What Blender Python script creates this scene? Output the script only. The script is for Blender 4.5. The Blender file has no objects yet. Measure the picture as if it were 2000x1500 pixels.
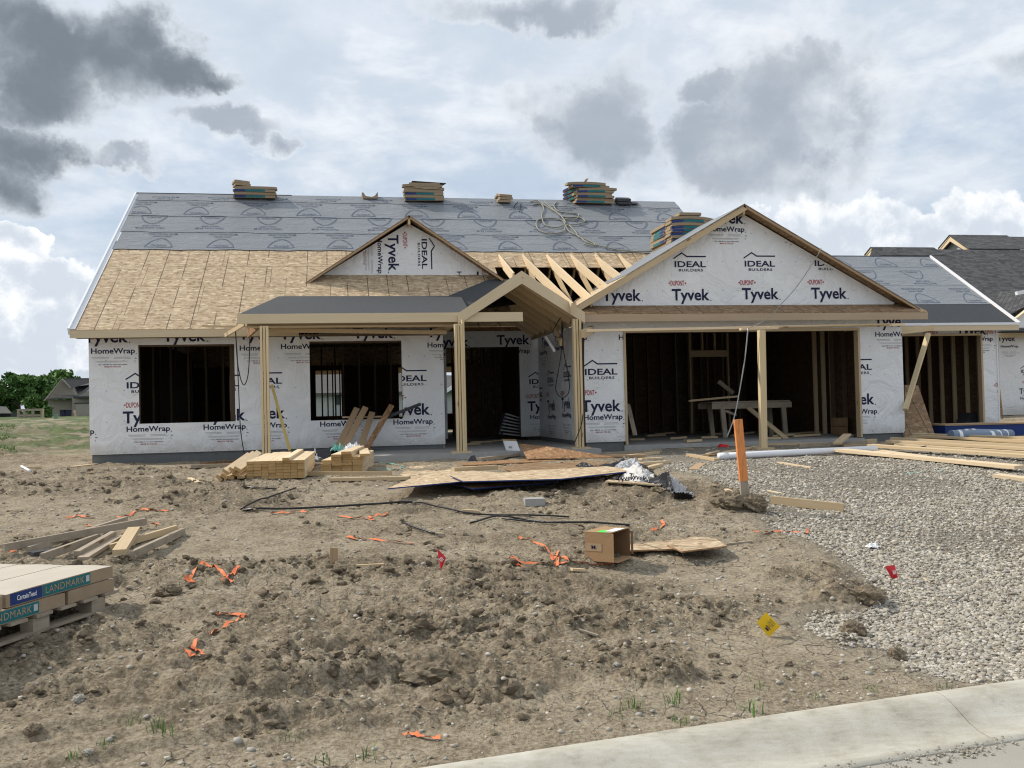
import bpy, bmesh, math, random
import numpy as np
from mathutils import Vector, Matrix

random.seed(7)
sc = bpy.context.scene
col = sc.collection
PI = math.pi

# ------------------------------------------------------------------ camera
F_PX, W_PX, H_PX = 1850.0, 2000.0, 1500.0
EYE = Vector((0, 0, 1.6))
YAW, PITCH, ROLL = math.radians(10.481), math.radians(1.3005), 0.0238
_f = Vector((math.sin(YAW)*math.cos(PITCH), math.cos(YAW)*math.cos(PITCH), math.sin(PITCH)))
_r0 = Vector((math.cos(YAW), -math.sin(YAW), 0)); _u0 = _r0.cross(_f)
_r = _r0*math.cos(ROLL) - _u0*math.sin(ROLL)
_u = _u0*math.cos(ROLL) + _r0*math.sin(ROLL)
cam_d = bpy.data.cameras.new('camera'); cam = bpy.data.objects.new('camera', cam_d); col.objects.link(cam)
cam.matrix_world = Matrix((( _r.x, _u.x, -_f.x, EYE.x), (_r.y, _u.y, -_f.y, EYE.y), (_r.z, _u.z, -_f.z, EYE.z), (0, 0, 0, 1)))
cam_d.sensor_width = 36.0; cam_d.lens = 36.0*F_PX/W_PX; cam_d.clip_start = 0.05; cam_d.clip_end = 3000
sc.camera = cam

# survey helpers: where a sight line of the photograph meets a plane of the real place
def ray(px, py): return _f + _r*((px-1000.0)/F_PX) - _u*((py-750.0)/F_PX)
def atY(px, py, Y): d = ray(px, py); return EYE + d*(Y/d.y)
def atX(px, py, X): d = ray(px, py); return EYE + d*(X/d.x)
def atZ(px, py, Z): d = ray(px, py); return EYE + d*((Z-EYE.z)/d.z)
def onP(px, py, p0, n):
    d = ray(px, py); n = Vector(n); return EYE + d*((Vector(p0)-EYE).dot(n)/d.dot(n))

# ------------------------------------------------------------------ exposure, sun, sky
sc.view_settings.view_transform = 'Standard'; sc.view_settings.look = 'None'
sc.view_settings.exposure = 0.30; sc.view_settings.gamma = 1.0
try: sc.view_settings.use_curve_mapping = False
except Exception: pass
SUN_AZ, SUN_EL = math.radians(-62), math.radians(43)
sun_dir = Vector((math.sin(SUN_AZ)*math.cos(SUN_EL), math.cos(SUN_AZ)*math.cos(SUN_EL), math.sin(SUN_EL)))
sl = bpy.data.lights.new('sun', 'SUN'); sl.energy = 3.2; sl.angle = math.radians(2.0); sl.color = (1.0, 0.94, 0.84)
so = bpy.data.objects.new('sun', sl); col.objects.link(so); so.location = (-20, 10, 30)
so.rotation_euler = sun_dir.to_track_quat('Z', 'Y').to_euler()

class NT:
    def __init__(s, tree): s.t = tree
    def n(s, typ, **kw):
        nd = s.t.nodes.new(typ)
        ins = kw.pop('ins', {})
        for k, v in kw.items(): setattr(nd, k, v)
        for k, v in ins.items(): s.put(nd.inputs[k], v)
        return nd
    def put(s, inp, v):
        if isinstance(v, bpy.types.NodeSocket): s.t.links.new(v, inp)
        elif isinstance(v, bpy.types.Node): s.t.links.new(v.outputs[0], inp)
        else: inp.default_value = v
    def m(s, op, a, b=0.0, c=0.0, clamp=False):
        nd = s.t.nodes.new('ShaderNodeMath'); nd.operation = op; nd.use_clamp = clamp
        s.put(nd.inputs[0], a); s.put(nd.inputs[1], b); s.put(nd.inputs[2], c); return nd.outputs[0]
    def v(s, op, a, b=(0, 0, 0)):
        nd = s.t.nodes.new('ShaderNodeVectorMath'); nd.operation = op
        s.put(nd.inputs[0], a); s.put(nd.inputs[1], b)
        return nd.outputs['Value'] if op in ('LENGTH', 'DOT_PRODUCT') else nd.outputs[0]
    def mix(s, f, a, b, blend='MIX'):
        nd = s.t.nodes.new('ShaderNodeMix'); nd.data_type = 'RGBA'; nd.blend_type = blend
        s.put(nd.inputs[0], f); s.put(nd.inputs[6], a); s.put(nd.inputs[7], b); return nd.outputs[2]
    def noise(s, vec, scale, detail=4, rough=.5, out='Fac', dist=0.0):
        nd = s.t.nodes.new('ShaderNodeTexNoise'); s.put(nd.inputs['Vector'], vec)
        nd.inputs['Scale'].default_value = scale; nd.inputs['Detail'].default_value = detail
        nd.inputs['Roughness'].default_value = rough; nd.inputs['Distortion'].default_value = dist
        return nd.outputs[out]
    def vor(s, vec, scale, feat='F1', out='Distance', rnd=1.0):
        nd = s.t.nodes.new('ShaderNodeTexVoronoi'); nd.feature = feat; s.put(nd.inputs['Vector'], vec)
        nd.inputs['Scale'].default_value = scale; nd.inputs['Randomness'].default_value = rnd
        return nd.outputs[out]
    def ss(s, x, lo, hi):
        nd = s.t.nodes.new('ShaderNodeMapRange'); nd.interpolation_type = 'SMOOTHSTEP'
        s.put(nd.inputs[0], x); nd.inputs[1].default_value = lo; nd.inputs[2].default_value = hi
        return nd.outputs[0]
    def lin(s, x, lo, hi, a=0.0, b=1.0):
        nd = s.t.nodes.new('ShaderNodeMapRange'); s.put(nd.inputs[0], x)
        for i, q in enumerate((lo, hi, a, b)): nd.inputs[i+1].default_value = q
        return nd.outputs[0]
    def ramp(s, f, stops):
        nd = s.t.nodes.new('ShaderNodeValToRGB'); s.put(nd.inputs[0], f); e = nd.color_ramp.elements
        while len(e) < len(stops): e.new(0.5)
        for q, (p, c) in zip(e, stops): q.position = p; q.color = (c[0], c[1], c[2], 1)
        return nd.outputs[0]
    def rgb(s, c): nd = s.t.nodes.new('ShaderNodeRGB'); nd.outputs[0].default_value = (c[0], c[1], c[2], 1); return nd.outputs[0]

wd = bpy.data.worlds.new('World'); sc.world = wd; wd.use_nodes = True
wd.node_tree.nodes.clear(); N = NT(wd.node_tree)
SKY_K = 0.1                                     # background strength; cloud colours are given divided by it
def sky_build():
    d = N.n('ShaderNodeTexCoord').outputs['Generated']
    sep = N.n('ShaderNodeSeparateXYZ', ins={0: d}).outputs
    az = N.m('ARCTAN2', sep[0], sep[1]); el = N.m('ARCSINE', sep[2])
    nis = N.n('ShaderNodeTexSky', sky_type='NISHITA')
    nis.sun_disc = False; nis.sun_elevation = SUN_EL; nis.sun_rotation = SUN_AZ; nis.dust_density = 2.0; nis.altitude = 200
    # flat cloud-layer coordinates for the high veil
    zc = N.m('ADD', N.m('MAXIMUM', sep[2], 0.0), 0.22)
    pl = N.n('ShaderNodeCombineXYZ', ins={0: N.m('DIVIDE', sep[0], zc), 1: N.m('DIVIDE', sep[1], zc), 2: 0.0}).outputs[0]
    w1 = N.noise(d, 4.2, 9, .62, 'Color'); w2 = N.noise(d, 19.0, 7, .62, 'Color')
    wv = N.v('ADD', N.v('MULTIPLY', N.v('SUBTRACT', w1, (.5, .5, .5)), (.21, .16, 0)), N.v('MULTIPLY', N.v('SUBTRACT', w2, (.5, .5, .5)), (.055, .05, 0)))
    ae = N.v('ADD', N.n('ShaderNodeCombineXYZ', ins={0: az, 1: el, 2: 0.0}).outputs[0], wv)
    def px2(px, py): v = ray(px, py).normalized(); return math.atan2(v.x, v.y), math.asin(v.z)
    def blobs(lst):
        out = None
        for px, py, rx, ry in lst:
            a, e = px2(px, py); k = 1.0/F_PX
            l = N.v('LENGTH', N.v('DIVIDE', N.v('SUBTRACT', ae, (a, e, 0)), (rx*k, ry*k, 1)))
            q = N.m('SUBTRACT', 1.0, l)
            out = q if out is None else N.m('MAXIMUM', out, q)
        return out
    fine = N.m('ADD', N.m('MULTIPLY', N.noise(d, 30, 7, .6), .55), N.m('MULTIPLY', N.noise(d, 12, 8, .62), .45))
    veil = N.noise(pl, 1.5, 8, .56, dist=.35)
    veil2 = N.noise(pl, 5.0, 8, .6, dist=.2)
    vm = N.ss(N.m('ADD', N.m('MULTIPLY', veil, .75), N.m('MULTIPLY', veil2, .32)), .38, .66)
    vm = N.m('MAXIMUM', vm, N.m('MULTIPLY', N.ss(el, .14, .34), .62))
    vm = N.m('MULTIPLY', vm, N.lin(el, .06, .30, .35, 1.0))
    c = lambda r, g, b: (r/SKY_K, g/SKY_K, b/SKY_K, 1)
    blue = N.mix(.80, nis.outputs[0], c(.43, .52, .635))
    base = N.mix(N.m('MULTIPLY', vm, .88), blue, N.mix(N.ss(veil2, .3, .72), c(.59, .64, .70), c(.80, .82, .85)))
    # pale cumulus low over the horizon
    wq = blobs([(1660, 455, 150, 85), (1800, 470, 120, 60), (1960, 450, 125, 78), (1590, 440, 60, 50), (2150, 440, 160, 80), (60, 560, 105, 45), (150, 590, 70, 75),
                (40, 670, 170, 60), (10, 490, 55, 40), (-160, 600, 170, 90), (120, 640, 110, 60), (1470, 420, 60, 40)])
    wm = N.ss(N.m('ADD', wq, N.m('MULTIPLY', N.m('SUBTRACT', fine, .5), .55)), .0, .16)
    puff = N.noise(N.v('ADD', d, N.v('MULTIPLY', w2, (.03, .03, .03))), 26, 8, .62)
    wcol = N.mix(N.ss(N.m('SUBTRACT', puff, N.m('MULTIPLY', wq, .30)), .22, .58), c(.56, .61, .68), c(.90, .91, .92))
    s1 = N.mix(N.m('MULTIPLY', wm, .92), base, wcol)
    # grey cumulus fragments
    gq = blobs([(1165, 205, 185, 120), (1245, 240, 105, 105), (1090, 225, 70, 60), (1510, 190, 195, 160), (1560, 270, 215, 125), (1600, 130, 60, 80), (1400, 230, 90, 105), (1440, 300, 120, 60),
                (1640, 300, 75, 30), (545, 268, 62, 28), (470, 225, 130, 34), (1030, -10, 240, 40), (1390, 130, 70, 45), (240, 300, 110, 26), (2200, 100, 200, 60), (650, -180, 300, 70)])
    gm = N.ss(N.m('ADD', gq, N.m('MULTIPLY', N.m('SUBTRACT', fine, .5), 1.6)), -.10, .52)
    gsh = N.ss(N.m('ADD', N.m('MULTIPLY', N.noise(N.v('ADD', d, N.v('MULTIPLY', w2, (.04, .04, .04))), 10, 8, .6), 1.5), N.m('MULTIPLY', gq, .55)), .55, 1.25)
    r1 = N.m('MULTIPLY', N.m('MULTIPLY', gm, N.m('SUBTRACT', 1.0, gm)), 1.0)
    s2 = N.mix(N.m('MULTIPLY', gm, .76), N.mix(r1, s1, c(.84, .86, .885)), N.mix(gsh, c(.61, .645, .69), c(.29, .33, .385)))
    # dark cloud bodies at the left
    dq = blobs([(90, 95, 215, 110), (250, 105, 160, 98), (350, 120, 110, 68), (290, 60, 95, 68), (400, 140, 90, 36), (20, 40, 150, 90), (-200, 60, 250, 120),
                (10, 275, 160, 92), (80, 280, 95, 70), (-20, 350, 120, 66), (-220, 300, 200, 90)])
    dm = N.ss(N.m('ADD', dq, N.m('MULTIPLY', N.m('SUBTRACT', fine, .5), 1.5)), -.10, .50)
    dsh = N.ss(N.m('ADD', N.m('MULTIPLY', N.noise(N.v('ADD', d, N.v('MULTIPLY', w2, (.05, .05, .05))), 7.5, 8, .6), 1.5), N.m('MULTIPLY', dq, .60)), .50, 1.30)
    r2 = N.m('MULTIPLY', N.m('MULTIPLY', dm, N.m('SUBTRACT', 1.0, dm)), 1.1)
    s3 = N.mix(N.m('MULTIPLY', dm, .95), N.mix(r2, s2, c(.82, .845, .875)), N.mix(dsh, c(.50, .545, .595), c(.150, .18, .215)))
    # below the horizon: plain haze
    s4 = N.mix(N.ss(el, -.03, .0), c(.30, .32, .30), s3)
    bg = N.n('ShaderNodeBackground', ins={0: s4}); bg.inputs[1].default_value = SKY_K
    o = N.n('ShaderNodeOutputWorld', ins={0: bg})
sky_build()
wd.cycles.sampling_method = 'MANUAL'; wd.cycles.sample_map_resolution = 512
sc.cycles.max_bounces = 6; sc.cycles.diffuse_bounces = 2; sc.cycles.glossy_bounces = 2; sc.cycles.transmission_bounces = 3
sc.cycles.pixel_filter_type = 'BLACKMAN_HARRIS'; sc.cycles.filter_width = 1.15
try: sc.cycles.use_denoising = True; sc.cycles.denoising_input_passes = 'RGB_ALBEDO_NORMAL'; sc.cycles.denoising_prefilter = 'ACCURATE'
except Exception: pass

# ------------------------------------------------------------------ mesh builders
ORG = {}
def tag(o, label=None, cat=None, group=None, kind=None):
    if label: o['label'] = label
    if cat: o['category'] = cat
    if group: o['group'] = group
    if kind: o['kind'] = kind
    return o
def thing(name, label, cat, loc, group=None, kind=None):
    o = bpy.data.objects.new(name, None); col.objects.link(o); o.location = Vector(loc)
    o.empty_display_size = .1
    ORG[o.name] = Vector(loc)
    return tag(o, label, cat, group, kind)

class MB:
    def __init__(s): s.V = []; s.F = []; s.M = []; s.U = []
    def face(s, idx, m=0, ua=None): s.F.append(tuple(idx)); s.M.append(m); s.U.append(ua)
    def pts(s, ps): b = len(s.V); s.V += [tuple(p) for p in ps]; return b
    def box(s, x0, x1, y0, y1, z0, z1, m=0, ua=None):
        b = s.pts([(x, y, z) for z in (z0, z1) for y in (y0, y1) for x in (x0, x1)])
        for f in ((0, 2, 3, 1), (4, 5, 7, 6), (0, 1, 5, 4), (2, 6, 7, 3), (0, 4, 6, 2), (1, 3, 7, 5)): s.face([b+i for i in f], m, ua)
        return s
    def beam(s, p0, p1, w, t, up=(0, 0, 1), m=0, taper=None, em=None):
        p0 = Vector(p0); p1 = Vector(p1); L = (p1-p0).normalized(); up = Vector(up)
        sd = L.cross(up)
        if sd.length < 1e-4: sd = L.cross(Vector((1, 0, 0)))
        sd.normalize(); uu = sd.cross(L)
        w1, t1 = taper or (w, t)
        b = s.pts([p+sd*(a*ww/2)+uu*(c*tt/2) for p, ww, tt in ((p0, w, t), (p1, w1, t1)) for a, c in ((-1, -1), (1, -1), (1, 1), (-1, 1))])
        for q, f in enumerate(((0, 1, 2, 3), (4, 7, 6, 5), (0, 4, 5, 1), (1, 5, 6, 2), (2, 6, 7, 3), (3, 7, 4, 0))): s.face([b+i for i in f][::-1], em if em is not None and q < 2 else m, tuple(L))
        return s
    def prism(s, poly, ext, m=0, ua=None, sidem=None):
        poly = [Vector(p) for p in poly]; ext = Vector(ext); n = len(poly)
        nn = Vector((0, 0, 0))
        for i in range(n): nn += poly[i].cross(poly[(i+1) % n])
        if nn.dot(ext) > 0: poly = poly[::-1]
        b = s.pts(poly); c = s.pts([p+ext for p in poly])
        s.face(range(b, b+n), m, ua); s.face(range(c+n-1, c-1, -1), m, ua)
        for i in range(n): j = (i+1) % n; s.face((b+j, b+i, c+i, c+j), m if sidem is None else sidem)
        return s
    def tube(s, ps, r, n=6, m=0, cap=True):
        ps = [Vector(p) for p in ps]; k = len(ps); b0 = None; nx = None
        for i, p in enumerate(ps):
            T = (ps[min(i+1, k-1)]-ps[max(i-1, 0)]).normalized()
            if nx is None:
                nx = T.cross(Vector((0, 0, 1)));
                if nx.length < .05: nx = T.cross(Vector((1, 0, 0)))
            nx = (nx - T*nx.dot(T)).normalized(); ny = T.cross(nx)
            rr = r[i] if isinstance(r, (list, tuple)) else r
            b = s.pts([p+nx*(math.cos(a)*rr)+ny*(math.sin(a)*rr) for a in [2*PI*j/n for j in range(n)]])
            if b0 is not None:
                for j in range(n): q = (j+1) % n; s.face((b0+j, b0+q, b+q, b+j), m, tuple(T))
            elif cap: s.face(range(b+n-1, b-1, -1), m)
            b0 = b
        if cap: s.face(range(b0, b0+n), m)
        return s
    def strip(s, ps, sides, m=0):
        b = None
        for p, sd in zip(ps, sides):
            c = s.pts([Vector(p)-Vector(sd), Vector(p)+Vector(sd)])
            if b is not None: s.face((b, b+1, c+1, c), m)
            b = c
        return s
    def build(s, name, mats, parent=None, label=None, cat=None, group=None, kind=None, smooth=False, origin=None):
        if not isinstance(mats, (list, tuple)): mats = [mats]
        V = np.array(s.V, float)
        if parent is not None: org = ORG[parent.name]
        elif origin is not None: org = Vector(origin)
        else: org = Vector(((V[:, 0].min()+V[:, 0].max())/2, (V[:, 1].min()+V[:, 1].max())/2, V[:, 2].min()))
        V = V-np.array(org)
        me = bpy.data.meshes.new(name); me.from_pydata(V.tolist(), [], s.F)
        for m in mats: me.materials.append(m)
        me.polygons.foreach_set('material_index', s.M)
        if smooth: me.polygons.foreach_set('use_smooth', [True]*len(s.F))
        uvl = me.uv_layers.new(name='UVMap'); uv = np.zeros(len(me.loops)*2); li = 0
        for f, ua in zip(s.F, s.U):
            P = [Vector(V[i]) for i in f]
            nn = Vector((0, 0, 0))
            for i in range(len(P)): nn += (P[i]-P[0]).cross(P[(i+1) % len(P)]-P[0])
            nn = nn.normalized() if nn.length > 1e-12 else Vector((0, 0, 1))
            if ua is None:
                e = [P[(i+1) % len(P)]-P[i] for i in range(len(P))]; a = max(e, key=lambda q: q.length)
            else: a = Vector(ua)
            a = a-nn*a.dot(nn)
            if a.length < 1e-6: a = nn.orthogonal()
            a.normalize(); bb = nn.cross(a)
            for p in P: uv[li*2] = p.dot(a); uv[li*2+1] = p.dot(bb); li += 1
        uvl.data.foreach_set('uv', uv); me.validate(); me.update()
        o = bpy.data.objects.new(name, me); col.objects.link(o)
        if parent is not None: o.parent = parent
        else: o.location = org
        ORG[o.name] = Vector(org)
        return tag(o, label, cat, group, kind)

def np_obj(name, V, Fq, mats, kind=None, smooth=True, attrs=None, midx=None, parent=None, **kw):
    """big numpy mesh; Fq (n,k) constant-size faces"""
    me = bpy.data.meshes.new(name); nv, nf, k = len(V), len(Fq), Fq.shape[1]
    me.vertices.add(nv); me.vertices.foreach_set('co', np.ascontiguousarray(V, np.float32).ravel())
    me.loops.add(nf*k); me.loops.foreach_set('vertex_index', np.ascontiguousarray(Fq, np.int32).ravel())
    me.polygons.add(nf); me.polygons.foreach_set('loop_start', np.arange(0, nf*k, k, dtype=np.int32))
    try: me.polygons.foreach_set('loop_total', np.full(nf, k, np.int32))
    except Exception: pass
    me.polygons.foreach_set('use_smooth', np.full(nf, smooth, bool))
    for m in (mats if isinstance(mats, (list, tuple)) else [mats]): me.materials.append(m)
    if midx is not None: me.polygons.foreach_set('material_index', np.ascontiguousarray(midx, np.int32))
    for an, av in (attrs or {}).items():
        a = me.attributes.new(an, 'FLOAT', 'POINT'); a.data.foreach_set('value', np.ascontiguousarray(av, np.float32))
    me.update(calc_edges=True); me.validate()
    o = bpy.data.objects.new(name, me); col.objects.link(o)
    if parent is not None: o.parent = parent; 
    ORG[o.name] = Vector((0, 0, 0))
    return tag(o, kind=kind, **kw)

def copy_thing(root, loc, rot=None, label=None):
    c = root.copy(); col.objects.link(c); c.location = loc
    if rot is not None: c.rotation_euler = rot
    if label: c['label'] = label
    for ch in list(root.children):
        d = ch.copy(); col.objects.link(d); d.parent = c
        for g in list(ch.children):
            h = g.copy(); col.objects.link(h); h.parent = d
    return c

# ------------------------------------------------------------------ materials
def material(name, fn):
    m = bpy.data.materials.new(name); m.use_nodes = True; t = m.node_tree; t.nodes.clear(); k = NT(t)
    p = k.n('ShaderNodeBsdfPrincipled'); o = k.n('ShaderNodeOutputMaterial', ins={0: p.outputs[0]})
    p.inputs['Roughness'].default_value = .8
    try: p.inputs['Specular IOR Level'].default_value = .25
    except Exception: pass
    fn(k, p); return m
def bump(k, p, h, strength=.4, dist=.01):
    b = k.n('ShaderNodeBump', ins={'Height': h}); b.inputs['Strength'].default_value = strength; b.inputs['Distance'].default_value = dist
    k.put(p.inputs['Normal'], b.outputs[0])
def plain(name, c, rough=.7, spec=.25, var=.12, sc_=6.0, metal=0):
    def fn(k, p):
        v = k.n('ShaderNodeTexCoord').outputs['Object']; n = k.noise(v, sc_, 5, .6)
        k.put(p.inputs['Base Color'], k.mix(n, tuple(x*(1-var) for x in c)+(1,), tuple(min(1, x*(1+var)) for x in c)+(1,)))
        bump(k, p, k.noise(v, sc_*2.2, 6, .65), .35, .012)
        p.inputs['Roughness'].default_value = rough; p.inputs['Metallic'].default_value = metal
        try: p.inputs['Specular IOR Level'].default_value = spec
        except Exception: pass
    return material(name, fn)
def wood(name, c0, c1, knots=True, dirty=0.0):
    def fn(k, p):
        uv = k.n('ShaderNodeUVMap').outputs[0]; rnd = k.n('ShaderNodeObjectInfo').outputs['Random']
        off = k.n('ShaderNodeCombineXYZ', ins={0: k.m('MULTIPLY', rnd, 37.0), 1: k.m('MULTIPLY', rnd, 11.0), 2: 0.0}).outputs[0]
        q = k.v('ADD', uv, off)
        g = k.noise(k.v('MULTIPLY', q, (1.2, 42, 1)), 1.0, 5, .6, dist=.4)
        b = k.noise(k.v('MULTIPLY', q, (.8, 3, 1)), 1.0, 3, .5)
        f = k.m('ADD', k.m('MULTIPLY', g, .7), k.m('MULTIPLY', b, .45))
        c = k.ramp(f, [(.25, c0), (.75, c1)])
        c = k.mix(k.lin(rnd, 0, 1, .0, .32), c, tuple(x*.62 for x in c0)+(1,))
        if knots:
            kd = k.vor(k.v('MULTIPLY', q, (1.7, 6.5, 1)), 1.0)
            c = k.mix(k.m('MULTIPLY', k.ss(kd, .13, .06), .75), c, (.13, .065, .03, 1))
        if dirty:
            c = k.mix(k.m('MULTIPLY', k.ss(k.noise(q, 5, 6, .65), .45, .75), dirty), c, (.14, .105, .075, 1))
        k.put(p.inputs['Base Color'], c); p.inputs['Roughness'].default_value = .75
        bump(k, p, g, .25, .003)
    return material(name, fn)
def osb(name, lo, hi, lines=False, dark=(.16, .095, .045)):
    def fn(k, p):
        uv = k.n('ShaderNodeUVMap').outputs[0]; rnd = k.n('ShaderNodeObjectInfo').outputs['Random']
        off = k.n('ShaderNodeCombineXYZ', ins={0: k.m('MULTIPLY', rnd, 19.0), 1: k.m('MULTIPLY', rnd, 7.0), 2: 0.0}).outputs[0]
        q = k.v('ADD', uv, off); w = k.v('ADD', q, k.v('MULTIPLY', k.noise(q, 6, 2, .5, 'Color'), (.10, .10, 0)))
        s1 = k.n('ShaderNodeSeparateColor', ins={0: k.vor(k.v('MULTIPLY', w, (9, 30, 1)), 1.0, out='Color')}).outputs[0]
        s2 = k.n('ShaderNodeSeparateColor', ins={0: k.vor(k.v('MULTIPLY', k.v('ADD', w, (3.1, 1.7, 0)), (19, 15, 1)), 1.0, out='Color')}).outputs[1]
        f = k.m('ADD', k.m('MULTIPLY', s1, .6), k.m('MULTIPLY', s2, .4))
        c = k.ramp(f, [(.0, dark), (.22, lo), (.62, tuple((a+b)/2 for a, b in zip(lo, hi))), (.93, hi), (1, tuple(min(1, x*1.25) for x in hi))])
        c = k.mix(k.m('MULTIPLY', k.noise(q, 1.1, 4, .6), .30), c, lo+(1,))
        s3 = k.n('ShaderNodeSeparateColor', ins={0: k.vor(k.v('MULTIPLY', k.v('ADD', w, (7.3, 5.1, 0)), (12, 26, 1)), 1.0, out='Color')}).outputs
        c = k.mix(k.m('MULTIPLY', k.m('GREATER_THAN', s3[0], .92), .42), c, tuple(min(.8, x*1.45) for x in hi)+(1,))
        c = k.mix(k.m('MULTIPLY', k.m('GREATER_THAN', s3[1], .90), .35), c, dark+(1,))
        if lines:
            sp = k.n('ShaderNodeSeparateXYZ', ins={0: uv}).outputs
            fx = k.m('ABSOLUTE', k.m('SUBTRACT', k.m('FRACT', k.m('DIVIDE', sp[0], .4064)), .5))
            fy = k.m('ABSOLUTE', k.m('SUBTRACT', k.m('FRACT', k.m('DIVIDE', sp[1], .61)), .5))
            wob = k.ss(k.noise(k.v('MULTIPLY', q, (2.0, .7, 1)), 1.0, 2), .38, .52)
            ln = k.m('MAXIMUM', k.m('MULTIPLY', k.m('LESS_THAN', fx, .022), wob), k.m('MULTIPLY', k.m('LESS_THAN', fy, .011), .6))
            c = k.mix(k.m('MULTIPLY', ln, .8), c, (.05, .032, .022, 1))
        k.put(p.inputs['Base Color'], c); p.inputs['Roughness'].default_value = .72
        bump(k, p, f, .3, .002)
    return material(name, fn)

M = {}
M['pine'] = wood('pine_lumber', (.50, .36, .205), (.66, .52, .33))
M['pine_bright'] = wood('fresh_pine', (.66, .49, .29), (.80, .65, .45))
M['pine_grey'] = wood('weathered_pine', (.30, .245, .18), (.44, .37, .28), dirty=.5)
M['pine_shaded'] = wood('shaded_framing_pine', (.125, .084, .049), (.19, .135, .082))  # pine darkened so that indoor shade sits in the base colour
M['end'] = plain('lumber_end_grain', (.47, .30, .135), .85, .2, .22, 30) if 'plain' in globals() else None
M['post'] = wood('post_pine', (.58, .44, .25), (.70, .56, .34))
M['fascia'] = wood('fascia_pine', (.58, .465, .30), (.68, .565, .39))
M['fascia_brown'] = wood('brown_fascia_board', (.42, .305, .20), (.54, .415, .285))
M['plywood'] = wood('plywood_board', (.36, .235, .13), (.47, .33, .20), knots=False)
M['osb'] = osb('osb_panel', (.42, .30, .185), (.66, .53, .355))
M['osb_shaded'] = osb('shaded_osb', (.085, .05, .028), (.15, .095, .058))  # dark copy of the board, the unlit interior put into its colour
M['osb_deck'] = osb('osb_roof_deck', (.36, .255, .155), (.60, .475, .315), lines=True)
M['osb_dark'] = osb('osb_weathered', (.20, .12, .062), (.36, .245, .145), lines=True)
M['osb_red'] = osb('osb_reddish', (.24, .125, .058), (.42, .26, .145))

def _wrap(k, p):
    v = k.n('ShaderNodeTexCoord').outputs['Object']
    a = k.noise(v, 1.6, 5, .55, dist=1.2); b = k.noise(k.v('MULTIPLY', v, (7, 7, 2.2)), 1.0, 4, .6, dist=.8); cc = k.noise(v, 30, 3, .5)
    sp = k.n('ShaderNodeSeparateXYZ', ins={0: v}).outputs
    fx = k.m('SUBTRACT', k.m('FRACT', k.m('DIVIDE', k.m('ADD', sp[0], sp[1]), .305)), .5); fz = k.m('SUBTRACT', k.m('FRACT', k.m('DIVIDE', k.m('ADD', sp[2], k.m('MULTIPLY', a, .05)), .56)), .5)
    st = k.m('LESS_THAN', k.m('ADD', k.m('POWER', k.m('MULTIPLY', fx, .305), 2.0), k.m('POWER', k.m('MULTIPLY', fz, .56), 2.0)), .00016)
    wc = k.mix(k.ss(a, .35, .75), (.78, .78, .785, 1), (.855, .855, .85, 1))
    wc = k.mix(k.m('MULTIPLY', st, .6), wc, (.25, .25, .27, 1))
    mud = k.m('MULTIPLY', k.ss(k.m('ADD', sp[2], k.m('MULTIPLY', k.noise(v, 5, 6, .7), .55)), .78, .42), .5)
    k.put(p.inputs['Base Color'], k.mix(mud, wc, (.40, .345, .27, 1)))
    p.inputs['Roughness'].default_value = .5
    h = k.m('ADD', k.m('MULTIPLY', k.m('ABSOLUTE', k.m('SUBTRACT', a, .5)), 1.3), k.m('ADD', k.m('MULTIPLY', k.m('ABSOLUTE', k.m('SUBTRACT', b, .5)), .40), k.m('MULTIPLY', cc, .03)))
    bump(k, p, h, 1.0, .06)
M['wrap'] = material('house_wrap', _wrap)
def _under(k, p):
    v = k.n('ShaderNodeTexCoord').outputs['Object']
    a = k.noise(k.v('MULTIPLY', v, (1.2, 4, 4)), 1.0, 5, .6, dist=1.0)
    k.put(p.inputs['Base Color'], k.mix(k.noise(v, .9, 4, .6), (.195, .208, .224, 1), (.25, .263, .277, 1)))
    p.inputs['Roughness'].default_value = .42
    bump(k, p, k.m('ABSOLUTE', k.m('SUBTRACT', a, .5)), .9, .07)
M['under'] = material('synthetic_underlayment', _under)
M['membrane'] = plain('ice_membrane', (.052, .056, .060), .75, .3, .25, 14)
M['ink'] = plain('blue_black_ink', (.018, .02, .06), .6, .2, .1)
M['ink_red'] = plain('red_ink', (.42, .03, .035), .6, .2, .1)
M['ink_grey'] = plain('grey_ink', (.50, .50, .50), .6, .2, .1)
M['ink_roof'] = plain('roof_print_ink', (.105, .125, .175), .6, .2, .1)
M['white'] = plain('white_metal', (.80, .81, .83), .35, .4, .03)
M['concrete'] = plain('slab_concrete', (.36, .35, .33), .85, .2, .22, 9)
M['found'] = plain('foundation_concrete', (.15, .155, .155), .9, .2, .25, 7)
M['black'] = plain('black_plastic', (.014, .014, .016), .35, .4, .2)
M['dark'] = plain('dark_grey', (.05, .05, .055), .6, .3, .2)
M['orange'] = plain('orange_tape', (.76, .20, .075), .6, .3, .2, 25)
M['orange_paint'] = None
M['red'] = plain('red_plastic', (.62, .03, .04), .45, .3, .15)
M['yellow'] = plain('yellow_plastic', (.85, .55, .02), .45, .3, .08)
M['teal'] = plain('teal_print', (.008, .15, .17), .5, .3, .15)
M['blue'] = plain('blue_print', (.014, .04, .17), .5, .3, .15)
M['roll'] = plain('blue_grey_roll', (.17, .22, .30), .45, .4, .12, 12)
M['kraft'] = plain('kraft_paper', (.33, .25, .165), .75, .2, .2, 9)
M['kraft_top'] = plain('kraft_wrapper_top', (.50, .44, .36), .6, .3, .14, 5)
M['card'] = plain('cardboard', (.37, .235, .125), .8, .2, .12, 9)
M['card_in'] = plain('cardboard_inside', (.22, .13, .07), .85, .2, .12, 9)
M['tape'] = plain('parcel_tape', (.42, .30, .18), .35, .4, .05)
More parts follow.
